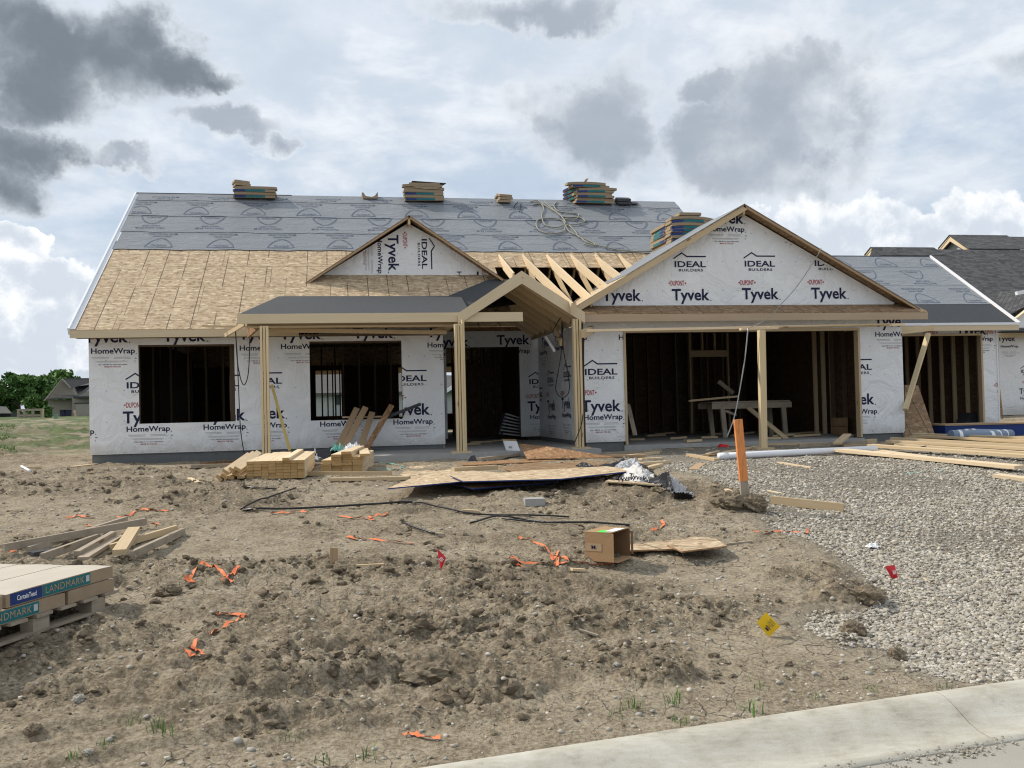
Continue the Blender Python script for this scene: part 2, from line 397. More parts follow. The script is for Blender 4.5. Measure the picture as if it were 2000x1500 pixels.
M['green'] = plain('green_sticker', (.10, .70, .08), .5, .3, .05)
M['paper'] = plain('white_paper', (.80, .80, .79), .7, .2, .05)
M['pvc'] = plain('white_pvc', (.80, .80, .82), .35, .4, .04)
M['rope'] = plain('air_hose', (.30, .285, .23), .7, .2, .2, 20)
M['strap'] = plain('green_strap', (.16, .40, .34), .45, .3, .15)
M['cable'] = plain('black_cable', (.02, .02, .02), .5, .3, .1)
M['steel'] = plain('grey_steel', (.42, .42, .43), .4, .5, .1, 8, 0.4)
M['tan'] = plain('tan_siding', (.30, .265, .22), .8, .2, .06, 2)
M['tan_trim'] = plain('tan_trim', (.36, .32, .27), .8, .2, .06, 2)
M['siding'] = plain('grey_siding', (.42, .43, .41), .8, .2, .05, 2)
M['util'] = plain('green_utility', (.18, .27, .21), .6, .3, .1)
M['bin'] = plain('dark_bin', (.018, .022, .045), .5, .3, .1)
M['lawn'] = None
def _shingle(k, p):
    uv = k.n('ShaderNodeUVMap').outputs[0]
    s = k.n('ShaderNodeSeparateXYZ', ins={0: uv}).outputs
    row = k.m('FLOOR', k.m('DIVIDE', s[1], .16)); fr = k.m('FRACT', k.m('DIVIDE', s[1], .16))
    q = k.n('ShaderNodeCombineXYZ', ins={0: k.m('ADD', k.m('MULTIPLY', s[0], 4.5), k.m('MULTIPLY', row, 3.71)), 1: k.m('MULTIPLY', row, 9.3), 2: 0.0}).outputs[0]
    c = k.n('ShaderNodeSeparateColor', ins={0: k.vor(q, 1.0, out='Color')}).outputs[0]
    cc = k.mix(c, (.035, .035, .038, 1), (.105, .105, .108, 1))
    cc = k.mix(k.m('MULTIPLY', k.m('LESS_THAN', fr, .17), .7), cc, (.012, .012, .013, 1))
    cc = k.mix(k.m('MULTIPLY', k.noise(uv, .7, 4, .6), .5), cc, (.075, .072, .07, 1))
    k.put(p.inputs['Base Color'], cc); p.inputs['Roughness'].default_value = .9
    bump(k, p, k.m('ADD', k.m('MULTIPLY', fr, -1.0), k.m('MULTIPLY', c, .5)), .6, .02)
M['shingle'] = material('asphalt_shingles', _shingle)
M['shingle_far'] = plain('brown_grey_shingles', (.10, .095, .09), .9, .2, .18, 1.5)

# ------------------------------------------------------------------ terrain
_rng = np.random.RandomState(11); _perm = _rng.permutation(4096).astype(np.int64); _gr = _rng.rand(4096)*2*PI; _rv = _rng.rand(4096, 3)
def _h(ix, iy, s=0): return _perm[(_perm[(ix+s*131) & 4095]+iy) & 4095]
def gnoise(x, y, s=0):
    xi = np.floor(x).astype(np.int64); yi = np.floor(y).astype(np.int64); fx = x-xi; fy = y-yi
    ux = fx*fx*fx*(fx*(fx*6-15)+10); uy = fy*fy*fy*(fy*(fy*6-15)+10)
    def g(i, j): a = _gr[_h(xi+i, yi+j, s)]; return np.cos(a)*(fx-i)+np.sin(a)*(fy-j)
    a = g(0, 0); b = g(1, 0); c = g(0, 1); d = g(1, 1)
    return (a+(b-a)*ux)*(1-uy)+(c+(d-c)*ux)*uy
def fbm(x, y, o=5, s=0, gain=.5):
    r = 0; a = 1.0
    for i in range(o): r = r+a*gnoise(x, y, s+i*7); x = x*2.03+1.7; y = y*2.03+3.1; a *= gain
    return r
def cells(x, y, s=0):
    """lumps: rounded bumps on a jittered lattice, each with its own size"""
    xi = np.floor(x).astype(np.int64); yi = np.floor(y).astype(np.int64); out = np.zeros_like(x)
    for i in (-1, 0, 1):
        for j in (-1, 0, 1):
            q = _rv[_h(xi+i, yi+j, s)]
            dx = xi+i+q[..., 0]-x; dy = yi+j+q[..., 1]-y; R = .35+.55*q[..., 2]
            d = 1-(dx*dx+dy*dy)/(R*R)
            out = np.maximum(out, np.sqrt(np.maximum(d, 0))*R)
    return out
def sst(x, a, b): t = np.clip((x-a)/(b-a), 0, 1); return t*t*(3-2*t)

CURB = [atZ(px, py, 0.0) for px, py in ((870, 1498), (1200, 1450), (1500, 1399), (1800, 1356), (2000, 1330))]
_cx = np.array([CURB[0].x-60, CURB[0].x-20, CURB[0].x-4]+[p.x for p in CURB]+[CURB[-1].x+6, CURB[-1].x+60])
_cy = np.array([CURB[0].y-7.0, CURB[0].y-2.4, CURB[0].y-.52]+[p.y for p in CURB]+[CURB[-1].y+.7, CURB[-1].y+6.0])
_cp = np.polyfit([p.x for p in CURB], [p.y for p in CURB], 1); _c2 = -.006
def curb_y(x): q = np.clip(x, -30, 30); return _cp[1]+_cp[0]*x+_c2*(np.clip(x, -8, 8)-1.5)**2
def H0(x, y):
    t = y-curb_y(x)
    a_ = .098*t/.07; b_ = .70/.07
    z = -.07*np.logaddexp(-a_, -b_)+.07*np.log1p(np.exp(-b_))
    far = np.clip(y-23, 0, None); z = z+np.minimum(far*.0103, .93)
    z = z+.03*sst(x, 3.5, 7)*sst(y, 9, 13)
    return z
def inside(poly, x, y):
    r = np.zeros(np.shape(x), bool); n = len(poly)
    for i in range(n):
        x0, y0 = poly[i]; x1, y1 = poly[(i+1) % n]
        c = ((y0 > y) != (y1 > y)) & (x < (x1-x0)*(y-y0)/(y1-y0+1e-12)+x0); r ^= c
    return r
def G0(px, py):
    d = ray(px, py); lo, hi = 0.5, 400.0
    for _ in range(50):
        t = (lo+hi)/2; p = EYE+d*t
        if p.z > float(H0(np.float64(p.x), np.float64(p.y))): lo = t
        else: hi = t
    return EYE+d*lo
GRAVEL = [(G0(a, b).x, G0(a, b).y) for a, b in ((1180, 893), (1290, 915), (1385, 930), (1420, 955), (1490, 975), (1475, 1010), (1540, 1042), (1610, 1075), (1655, 1095), (1690, 1140), (1712, 1178), (1640, 1192), (1565, 1196),
          (1570, 1228), (1640, 1258), (1720, 1268), (1770, 1298), (1850, 1322), (1900, 1337), (2000, 1333))]
GRAVEL = GRAVEL+[(9.5, 5.2), (13.0, 9.0), (13.5, 18.4), (4.2, 18.4)]
def gravel_mask(x, y, w=.14):
    xx = x+.10*fbm(x*3, y*3, 3, 51); yy = y+.10*fbm(x*3, y*3, 3, 57)
    m = np.zeros(np.shape(x))
    for dx in (-w, 0, w):
        for dy in (-w, 0, w): m = m+inside(GRAVEL, xx+dx, yy+dy)
    return m/9
# heaps and rough patches: centre by sight line, radii in metres, height, roughness
HEAPS = [(640, 1120, 1.3, .35, .05, 1), (860, 1130, 1.2, .4, .05, 1), (1020, 1170, 1.1, .45, .06, 1), (1230, 1215, .9, .3, .05, 1), (1380, 1190, .6, .25, .03, .6), (470, 1130, .9, .3, .05, .9), (600, 1180, 1.3, .35, .03, .8),
         (800, 1310, .55, .24, .11, 1), (540, 1330, .55, .30, .12, 1), (940, 1360, .35, .16, .06, 1), (700, 1240, 1.1, .4, .03, 1), (380, 1290, .4, .2, .04, .9), (250, 1350, .7, .3, .02, .7),
         (1680, 1165, .45, .18, .07, 1), (1590, 1130, .5, .2, .03, .8), (1300, 965, 1.3, .5, .10, 1), (1190, 955, .9, .5, .06, .9), (1430, 985, .5, .4, .10, 1), (90, 960, 2.0, .8, .10, 1), (60, 1130, 1.3, .5, .03, .9), (330, 1130, .7, .3, .04, .9),
         (30, 850, 5, 2.6, .18, 1), (130, 870, 4, 2, .10, .9), (420, 985, 1.1, .6, .10, 1), (470, 960, 1.2, .5, .06, .9), (40, 1290, .5, .25, .06, 1), (170, 1260, .5, .3, .05, .9), (1100, 1300, .8, .3, .03, .7), (1290, 1330, .25, .12, .06, .9),
         (1660, 1245, .18, .1, .08, .8), (1750, 1270, .25, .1, .03, .8), (230, 930, 2.6, .8, .06, .9), (1060, 975, 1.0, .4, .05, .9), (700, 1400, .9, .2, .02, .7), (950, 1240, .5, .2, .05, .9), (1120, 1110, .5, .2, .04, .9)]
HEAPS = [(G0(a, b).x, G0(a, b).y, rx, ry, h, r) for a, b, rx, ry, h, r in HEAPS]
FOOT = [(-4.5, 18.0), (2.0, 18.0), (2.0, 16.0), (4.5, 16.0), (4.6, 17.0), (11.2, 17.0), (11.2, 19.3), (15.1, 19.3), (15.1, 30.2), (-4.5, 30.2)]
def terrain(x, y):
    z = H0(x, y); g = gravel_mask(x, y)
    rough = np.clip(fbm(x*.55, y*.8, 3, 3)*1.3+.34, 0, 1)*.72
    for cx, cy, rx, ry, h, r in HEAPS:
        wx = .3*fbm(x*1.7, y*1.7, 2, 31); wy = .3*fbm(x*1.7+9, y*1.7, 2, 33)
        d = 1-np.sqrt(((x-cx)/rx+wx)**2+((y-cy)/ry+wy)**2); k = sst(d, -.05, .6)
        z = z+h*(.55 if cy < 16 else 1)*k*(1-g); rough = np.maximum(rough, (.8*r if cy < 16 else r)*sst(d, -.45, .45))
    rough = np.maximum(rough, .95*sst(-x, 4.3, 5.5)*sst(y, 15, 19)*(1-sst(y, 50, 58))*np.clip(.55+fbm(x*.3, y*.25, 2, 87)*1.5, .25, 1))
    rough = rough*(1-g)*sst(y-curb_y(x), .05, .5)
    calm = sst(y-curb_y(x), .0, .8)
    near = 1/(1+np.maximum(y-14, 0)*.05)
    z = z+(.030*fbm(x*.8, y*1.1, 3, 5)+.016*fbm(x*3.1, y*3.4, 3, 9))*calm*(1-.6*g)
    wx_, wy_ = x+.05*fbm(x*6, y*6, 2, 41), y+.05*fbm(x*6, y*6, 2, 43)
    lump = .060*cells(wx_*5.2, wy_*5.2, 1)*np.clip(fbm(x*2, y*2, 2, 61)*2+.55, 0, 1)+.050*cells(wx_*10, wy_*10, 2)+.034*cells(wx_*19, wy_*19, 3)+.016*cells(wx_*36, wy_*36, 5)
    z = z+rough*lump*1.0+.20*sst(-x, 4.6, 6.5)*sst(y, 19, 24)*(1-sst(y, 60, 75))*np.abs(fbm(x*.7, y*.5, 3, 44))+(1-g)*(.16+.5*rough)*.014*cells(x*17+3, y*17, 4)*np.clip(fbm(x*1.3, y*1.3, 2, 71)*3+.6, 0, 1)
    z = z+(.005*fbm(x*14, y*14, 3, 13)+rough*.022*fbm(x*20, y*20, 3, 17))*calm
    # wheel ruts running across the near corner
    for o in (.42, .78, 1.35):
        q = (y-curb_y(x)-o-.12*(x+3)*.6)
        z = z-.030*np.exp(-(q/.06)**2)*sst(x, 1.6, -.6)+.018*np.exp(-((np.abs(q)-.10)/.035)**2)*sst(x, 1.6, -.6)
    z = z-.03*g*(1-sst(y, 12, 16))
    z = z+g*.010*fbm(x*5, y*5, 3, 23)
    t = y-curb_y(x)
    z = np.where(t < .03, np.minimum(z, -.012-6*np.clip(.0-t, 0, .05)), np.minimum(z, -.004+.5*np.maximum(t, 0)+.3*np.maximum(t-.3, 0)))
    f = inside(FOOT, x, y); z = np.where(f, np.minimum(z, .66), z)
    return z, rough, g
def TZ(x, y):
    """height read off the finished ground sheet"""
    j = min(max(int(np.searchsorted(ys, y))-1, 0), len(ys)-2); fy = min(max((y-ys[j])/(ys[j+1]-ys[j]), 0), 1); u = x/(y+.6)
    i = min(max(int(np.searchsorted(us, u))-1, 0), len(us)-2); fx = min(max((u-us[i])/(us[i+1]-us[i]), 0), 1)
    return float((ZG[j, i]*(1-fx)+ZG[j, i+1]*fx)*(1-fy)+(ZG[j+1, i]*(1-fx)+ZG[j+1, i+1]*fx)*fy)
def Gd(px, py):
    """first point of the finished ground along a sight line"""
    d = ray(px, py); d = d/d.y; t = 3.0; last = t
    while t < 40:
        p = EYE+d*t
        if p.z < TZ(p.x, p.y): break
        last = t; t += .06+.004*t
    lo, hi = last, t
    for _ in range(14):
        m = (lo+hi)/2; p = EYE+d*m
        if p.z < TZ(p.x, p.y): hi = m
        else: lo = m
    p = EYE+d*hi
    return Vector((p.x, p.y, TZ(p.x, p.y)))

def _dirt(k, p):
    v = k.n('ShaderNodeTexCoord').outputs['Object']
    R = k.n('ShaderNodeAttribute', attribute_name='rough').outputs['Fac']; Gv = k.n('ShaderNodeAttribute', attribute_name='gravel').outputs['Fac']
    Gs = k.n('ShaderNodeAttribute', attribute_name='grass').outputs['Fac']; Hh = k.n('ShaderNodeAttribute', attribute_name='clod').outputs['Fac']
    n1 = k.noise(v, .9, 6, .62); n2 = k.noise(v, 6.5, 7, .66); n3 = k.noise(v, 42, 5, .65); n4 = k.noise(v, 170, 3, .6)
    f = k.m('ADD', k.m('ADD', k.m('MULTIPLY', n1, .45), k.m('MULTIPLY', n2, .55)), k.m('ADD', k.m('MULTIPLY', k.m('SUBTRACT', n3, .5), .95), k.m('MULTIPLY', R, -.13)))
    c = k.ramp(f, [(.16, (.100, .077, .050)), (.36, (.205, .162, .108)), (.50, (.330, .271, .190)), (.72, (.475, .403, .296))])
    # pale pebbles mixed in the soil
    pv = k.vor(v, 26); pc = k.n('ShaderNodeSeparateColor', ins={0: k.vor(v, 26, out='Color')}).outputs
    peb = k.m('MULTIPLY', k.ss(pv, .26, .16), k.m('GREATER_THAN', k.m('ADD', pc[0], k.m('MULTIPLY', k.m('SUBTRACT', n2, .5), .5)), .80))
    c = k.mix(peb, c, k.mix(pc[1], (.24, .215, .18, 1), (.44, .41, .36, 1)))
    # drying cracks on the smooth crust
    wv = k.v('ADD', v, k.v('MULTIPLY', k.noise(v, 9, 3, .6, 'Color'), (.09, .09, 0)))
    ck = k.m('MULTIPLY', k.ss(k.vor(wv, 7.5, 'DISTANCE_TO_EDGE'), .030, .006), k.m('MULTIPLY', k.ss(n1, .5, .62), k.m('SUBTRACT', 1.0, R, clamp=True)))
    c = k.mix(k.m('MULTIPLY', ck, .75), c, (.05, .038, .026, 1))
    gr = k.n('ShaderNodeSeparateColor', ins={0: k.vor(v, 34, out='Color')}).outputs[0]; gd = k.vor(v, 34)
    gc = k.ramp(k.m('ADD', k.m('MULTIPLY', gr, .7), k.m('MULTIPLY', n3, .3)), [(.1, (.17, .15, .122)), (.4, (.28, .25, .205)), (.7, (.39, .35, .29)), (.95, (.50, .465, .40))])
    gc = k.mix(k.m('MULTIPLY', k.ss(gd, .32, .55), .6), gc, (.14, .12, .09, 1))
    gc = k.mix(k.m('MULTIPLY', k.ss(k.noise(v, .8, 5, .62), .47, .64), .6), gc, (.27, .225, .165, 1))
    c = k.mix(Gv, c, gc)
    lc = k.mix(k.ss(k.noise(v, 2.6, 7, .72), .3, .7), (.038, .056, .019, 1), (.115, .16, .048, 1))
    c = k.mix(Gs, c, lc)
    k.put(p.inputs['Base Color'], c); p.inputs['Roughness'].default_value = .95
    h = k.m('ADD', k.m('ADD', k.m('MULTIPLY', n3, .9), k.m('MULTIPLY', n4, .45)), k.m('ADD', k.m('MULTIPLY', peb, .35), k.m('ADD', k.m('MULTIPLY', ck, -1.2), k.m('MULTIPLY', k.m('MULTIPLY', Gv, gd), -1.1))))
    bump(k, p, h, 1.0, .02)
M['dirt'] = material('construction_soil', _dirt)

# one sheet, rows closer together near the street
ys = [2.6]
while ys[-1] < 26: ys.append(ys[-1]+max(.012, ys[-1]*.0040))
while ys[-1] < 62: ys.append(ys[-1]*1.011)
while ys[-1] < 900: ys.append(ys[-1]*1.06)
ys = np.array(ys); us = np.concatenate([np.linspace(-6, -.66, 30)[:-1], np.linspace(-.66, 1.0, 620), np.linspace(1.0, 6, 30)[1:]])
UU, YY = np.meshgrid(us, ys); XX = UU*(YY+.6)
zz, rr, gg = terrain(XX.ravel(), YY.ravel())
X_, Y_ = XX.ravel(), YY.ravel(); ZG = zz.reshape(XX.shape)
grass = sst(Y_+6*fbm(X_*.06, Y_*.06, 3, 80)+.0*X_, 80, 95)
grass = np.maximum(grass, .9*sst(fbm(X_*.5, Y_*.8, 4, 83)+.32, .0, .5)*sst(Y_, 21, 27)*sst(-X_, 3.2, 5.5))
grass = np.maximum(grass, sst(Y_, 31, 33)*sst(X_, -5.2, -4.6)*(Y_ > 31))
nr, nc = UU.shape
ii = np.arange(nr*nc).reshape(nr, nc)
Fq = np.stack([ii[:-1, :-1], ii[:-1, 1:], ii[1:, 1:], ii[1:, :-1]], -1).reshape(-1, 4)
np_obj('ground', np.stack([X_, Y_, zz], -1), Fq, M['dirt'], kind='structure', attrs=dict(rough=rr, gravel=gg, grass=grass, clod=rr*0))

# stones and lumps as real geometry
def ico(n):
    bm = bmesh.new(); bmesh.ops.create_icosphere(bm, subdivisions=n, radius=1)
    V = np.array([v.co[:] for v in bm.verts]); Fc = np.array([[v.index for v in f.verts] for f in bm.faces]); bm.free(); return V, Fc
ICO1, ICO2 = ico(1), ico(2)
def scatter(P, R, flat, base, seed, jit=.28, lumpy=False):
    """one mesh of many irregular stones at P with radius R"""
    rs = np.random.RandomState(seed); V0, F0 = base; n = len(P); k = len(V0)
    sc3 = np.stack([.75+.6*rs.rand(n), .75+.6*rs.rand(n), flat*(.8+.5*rs.rand(n))], -1)*R[:, None]
    a = rs.rand(n)*2*PI; ca, sa = np.cos(a), np.sin(a); tl = (rs.rand(n)-.5)*.9; ct, st = np.cos(tl), np.sin(tl)
    q = 1+jit*(rs.rand(n, k, 1)-.5)*2
    if lumpy:
        for s_ in (1.5, 3.1): ph = rs.rand(n, 1, 3)*20; q = q+(.62/s_)*np.prod(np.sin(V0[None]*s_*1.5+ph)+.25, -1, keepdims=True)
    V = V0[None]*q*sc3[:, None]
    x, y, z = V[..., 0], V[..., 1], V[..., 2]
    y, z = y*ct[:, None]-z*st[:, None], y*st[:, None]+z*ct[:, None]
    x, y = x*ca[:, None]-y*sa[:, None], x*sa[:, None]+y*ca[:, None]
    V = np.stack([x, y, z], -1)+P[:, None]
    Fc = F0[None]+(np.arange(n)*k)[:, None, None]
    return V.reshape(-1, 3), Fc.reshape(-1, 3), np.repeat(rs.rand(n), k)
def _stone(k, p):
    a = k.n('ShaderNodeAttribute', attribute_name='tone').outputs['Fac']; v = k.n('ShaderNodeTexCoord').outputs['Object']
    c = k.ramp(a, [(.0, (.20, .175, .14)), (.22, (.33, .29, .23)), (.5, (.43, .385, .305)), (.68, (.37, .36, .335)), (.86, (.54, .49, .40)), (1, (.66, .62, .54))])
    k.put(p.inputs['Base Color'], k.mix(k.m('MULTIPLY', k.noise(v, 60, 4, .6), .5), c, (.26, .225, .175, 1))); p.inputs['Roughness'].default_value = .85
M['stone'] = material('gravel_stone', _stone)
def _clod(k, p):
    a = k.n('ShaderNodeAttribute', attribute_name='tone').outputs['Fac']; v = k.n('ShaderNodeTexCoord').outputs['Object']
    n = k.noise(v, 28, 6, .68)
    c = k.ramp(k.m('ADD', k.m('MULTIPLY', a, .4), k.m('MULTIPLY', n, .6)), [(.25, (.110, .085, .056)), (.5, (.215, .170, .116)), (.8, (.37, .305, .212))])
    k.put(p.inputs['Base Color'], c); p.inputs['Roughness'].default_value = .95; bump(k, p, k.noise(v, 70, 5, .7), .9, .02)
M['clod'] = material('soil_clod', _clod)
rs = np.random.RandomState(3)
# gravel: density falls with distance, the ground's own relief takes over beyond
n = 200000
u = rs.rand(n)*1.15-.12; y = 4.4*np.exp(rs.rand(n)*math.log(13.5/4.4)); x = u*(y+.6)
m = gravel_mask(x, y, .05) > .55+.3*rs.rand(n); x, y = x[m], y[m]
patch = fbm(x*.7, y*.7, 3, 91); keep = rs.rand(len(x)) < np.clip(1.0+patch*1.6-.075*np.maximum(y-6.5, 0), .22, 1); x, y = x[keep], y[keep]
z, _, _ = terrain(x, y); R = (.0072+.0125*rs.rand(len(x))**2.2)*(1+.03*np.maximum(y-5, 0))
V, Fc, tn = scatter(np.stack([x, y, z+R*.22], -1), R, .62, ICO1, 5)
print('gravel stones', len(x))
np_obj('gravel', V, Fc, M['stone'], kind='stuff', attrs=dict(tone=tn), smooth=False)
# soil clods, thick where the soil is broken up
n = 170000
y = 3.9*np.exp(rs.rand(n)*math.log(17/3.9)); x = (rs.rand(n)*1.5-.60)*(y+.6)
z, rg, gm = terrain(x, y); ok = (gm < .3) & (rs.rand(n) < (rg**1.7*.52+.05)*np.clip(.55+fbm(x*1.6, y*1.6, 2, 121)*2, .1, 1.3)) & (y > curb_y(x)+.08) & ~inside(FOOT, x, y); x, y, z, rg = x[ok], y[ok], z[ok], rg[ok]
R = (.0040+.028*rs.rand(len(x))**6.5)*(1+.05*np.maximum(y-5, 0))*(.55+.6*rg)
big = R > .017
Va, Fa, ta = scatter(np.stack([x, y, z+R*.02], -1)[big], R[big]*1.1, .72, ICO2, 6, .16, True); Vb, Fb, tb_ = scatter(np.stack([x, y, z+R*.12], -1)[~big], R[~big], .75, ICO1, 16, .34)
print('clods', big.sum(), (~big).sum())
np_obj('soil_clods', np.concatenate([Va, Vb]), np.concatenate([Fa, Fb+len(Va)]), M['clod'], kind='stuff', attrs=dict(tone=np.concatenate([ta, tb_])), smooth=False)
# pebbles strewn over the soil
n = 9000
y = 3.9*np.exp(rs.rand(n)*math.log(17/3.9)); x = (rs.rand(n)*1.5-.60)*(y+.6)
z, rg, gm = terrain(x, y); ok = (y > curb_y(x)+.06) & ~inside(FOOT, x, y) & (rs.rand(n) < .35+.65*np.clip(fbm(x*.9, y*.9, 2, 97)*2+.4, 0, 1)); x, y, z = x[ok], y[ok], z[ok]
R = (.0055+.013*rs.rand(len(x))**3)*(1+.05*np.maximum(y-5, 0))
V, Fc, tn = scatter(np.stack([x, y, z+R*.2], -1), R, .6, ICO1, 8)
np_obj('pebbles', V, Fc, M['stone'], kind='stuff', attrs=dict(tone=.35+.65*tn))

# kerb: cast in sections with open joints
def _curbm(k, p):
    v = k.n('ShaderNodeTexCoord').outputs['Object']
    n1 = k.noise(v, 2.6, 7, .65, dist=.6); n2 = k.noise(k.v('MULTIPLY', v, (9, 40, 40)), 1.0, 5, .65); n3 = k.noise(v, 120, 3, .6)
    c = k.ramp(k.m('ADD', k.m('MULTIPLY', n1, .65), k.m('MULTIPLY', n2, .35)), [(.28, (.27, .245, .195)), (.45, (.44, .41, .335)), (.6, (.53, .505, .435)), (.8, (.62, .60, .54))])
    c = k.mix(k.m('MULTIPLY', k.ss(n3, .58, .72), .35), c, (.16, .145, .12, 1))
    c = k.mix(k.m('MULTIPLY', k.ss(k.noise(v, 2.4, 6, .72), .54, .70), .6), c, (.20, .185, .15, 1))
    k.put(p.inputs['Base Color'], c); p.inputs['Roughness'].default_value = .85; bump(k, p, k.m('ADD', n3, n2), .35, .004)
M['curb'] = material('kerb_concrete', _curbm)
curb = thing('curb', None, None, (0, 0, 0), kind='structure')
PROF = [(.06, -.25), (.055, -.012), (.035, .002), (.0, .010), (-.04, .008), (-.085, -.004), (-.13, -.026), (-.18, -.056), (-.23, -.084), (-.28, -.103), (-.34, -.113), (-.43, -.116), (-.43, -.25)]
jx = float(atZ(1865, 1380, -.02).x)
cuts = [jx-3.05*i for i in range(6, 0, -1)]+[jx]+[jx+3.05*i for i in range(1, 6)]
for a, b in zip(cuts[:-1], cuts[1:]):
    bm_ = MB(); b0 = None; st = np.linspace(a+.004, b-.004, 16)
    for i, xx in enumerate(st):
        yc = float(curb_y(xx)); sl_ = float(curb_y(xx+.05)-curb_y(xx-.05))/.1; nx, ny = -sl_, 1.0; q = math.hypot(nx, ny); nx /= q; ny /= q
        c0 = bm_.pts([(xx+nx*o, yc+ny*o, zq) for o, zq in PROF]); n_ = len(PROF)
        if b0 is not None:
            for j in range(n_-1): bm_.face((b0+j, b0+j+1, c0+j+1, c0+j))
        else: e0_ = bm_.pts(bm_.V[c0:c0+n_]); bm_.face(range(e0_, e0_+n_))
        b0 = c0
    e0_ = bm_.pts(bm_.V[b0:b0+n_]); bm_.face(range(e0_+n_-1, e0_-1, -1))
    bm_.build('curb_section', M['curb'], curb, smooth=True)
def _road(k, p):
    v = k.n('ShaderNodeTexCoord').outputs['Object']
    n3 = k.noise(v, 150, 4, .6); c = k.mix(k.noise(v, 2, 6, .6), (.29, .27, .23, 1), (.40, .375, .32, 1))
    k.put(p.inputs['Base Color'], k.mix(k.m('MULTIPLY', k.ss(n3, .5, .7), .5), c, (.19, .175, .145, 1))); p.inputs['Roughness'].default_value = .9; bump(k, p, n3, .5, .005)
M['road'] = material('street_surface', _road)
rd = MB(); xs_ = np.linspace(-60, 60, 121); b0 = None
for xx in xs_:
    yc = float(curb_y(xx)); c0 = rd.pts([(xx, yc-.425, -.122), (xx, yc-.62, -.124), (xx, yc-6, -.06), (xx, yc-12, -.13), (xx, yc-40, -.13)])
    if b0 is not None:
        for j in range(4): rd.face((b0+j, c0+j, c0+j+1, b0+j+1))
    b0 = c0
rd.build('road', M['road'], kind='structure')
n = 2600
x = rs.rand(n)*4.2+.2; off = .37+.17*rs.rand(n)**1.3; y = curb_y(x)-off
ok = rs.rand(n) < np.clip(.3+fbm(x*2.2, x*0, 2, 19)*1.5+.25*(x > 2), .05, 1); x, y = x[ok], y[ok]
R = .003+.007*rs.rand(len(x))**2.5
V, Fc, tn = scatter(np.stack([x, y, -.119+R*.4], -1), R, .7, ICO1, 12)
np_obj('gutter_grit', V, Fc, M['stone'], kind='stuff', attrs=dict(tone=tn*.7))

# ------------------------------------------------------------------ lettering
def text_mesh(s, bold=.0, sx=1.0, space=1.0):
    c = bpy.data.curves.new('t', 'FONT'); c.body = s; c.size = 1; c.offset = bold; c.resolution_u = 3; c.space_character = space
    o = bpy.data.objects.new('t', c); col.objects.link(o); dg = bpy.context.evaluated_depsgraph_get(); dg.update()
    me = bpy.data.meshes.new_from_object(o.evaluated_get(dg)); bpy.data.objects.remove(o); bpy.data.curves.remove(c)
    V = np.array([v.co[:2] for v in me.vertices]); Fs = [tuple(p.vertices) for p in me.polygons]; bpy.data.meshes.remove(me)
    V[:, 0] *= sx; return V, Fs
def fit(vf, w, h=None):
    V, Fs = vf; V = V.copy(); lo, hi = V.min(0), V.max(0); V -= (lo+hi)/2
    V[:, 0] *= w/(hi[0]-lo[0]); V[:, 1] *= (h/(hi[1]-lo[1]) if h else w/(hi[0]-lo[0])); return V, Fs
def joinm(parts):
    V = []; Fs = []; Ms = []
    for (v, f), (dx, dy), m in parts:
        b = len(V); V += [(p[0]+dx, p[1]+dy) for p in v]; Fs += [tuple(i+b for i in q) for q in f]; Ms += [m]*len(f)
    return np.array(V), Fs, Ms
def rect(w, h): return np.array([(-w/2, -h/2), (w/2, -h/2), (w/2, h/2), (-w/2, h/2)]), [(0, 1, 2, 3)]
def poly2(ps): return np.array(ps, float), [tuple(range(len(ps)))]
_tyv = fit(text_mesh('Tyvek', .022), .76, .29); _ht = fit(text_mesh('HomeWrap', .02), .755, .13)
MARKS = {
 'T': joinm([(_tyv, (-.01, -.03), 0), (fit(text_mesh('.', .01), .022, .022), (.395, -.105), 0)]),
 'H': joinm([(_ht, (-.01, 0), 0), (fit(text_mesh('.', .01), .018, .018), (.39, -.04), 0)]),
 'I': joinm([(fit(text_mesh('IDEAL', .022, 1.25), .63, .115), (0, 0), 0), (fit(text_mesh('BUILDERS', .02, 1.3, 1.15), .49, .05), (.01, -.115), 0),
             (poly2([(-.33, .095), (-.165, .20), (-.165, .228), (-.335, .118)]), (0, 0), 0), (poly2([(-.165, .20), (-.07, .135), (-.06, .160), (-.165, .228)]), (0, 0), 0), (poly2([(-.07, .135), (.32, .135), (.32, .160), (-.06, .160)]), (0, 0), 0)]),
 'D': joinm([(fit(text_mesh('DUPONT', .012, .6), .275, .098), (0, 0), 1), (poly2([(-.185, 0), (-.15, .022), (-.15, -.022)]), (0, 0), 1), (poly2([(.185, 0), (.15, -.022), (.15, .022)]), (0, 0), 1)]),
 'S': joinm([(rect(.30, .012), (-.21, .075), 2), (rect(.26, .012), (.16, .075), 2), (rect(.27, .008), (-.2, .052), 2), (rect(.30, .008), (.17, .052), 2), (rect(.56, .010), (-.02, .005), 2), (rect(.50, .006), (-.02, -.012), 2),
             (fit(text_mesh('Call 1-800-44  for more information', .01), .50, .022), (0, -.055), 0), (fit(text_mesh('MADE IN THE USA', .01), .28, .026), (0, -.095), 1),
             (rect(.035, .012), (.40, .055), 0), (rect(.018, .03), (.385, .0), 2)]),
}
INKS = [M['ink'], M['ink_red'], M['ink_grey']]
_markmesh = {}
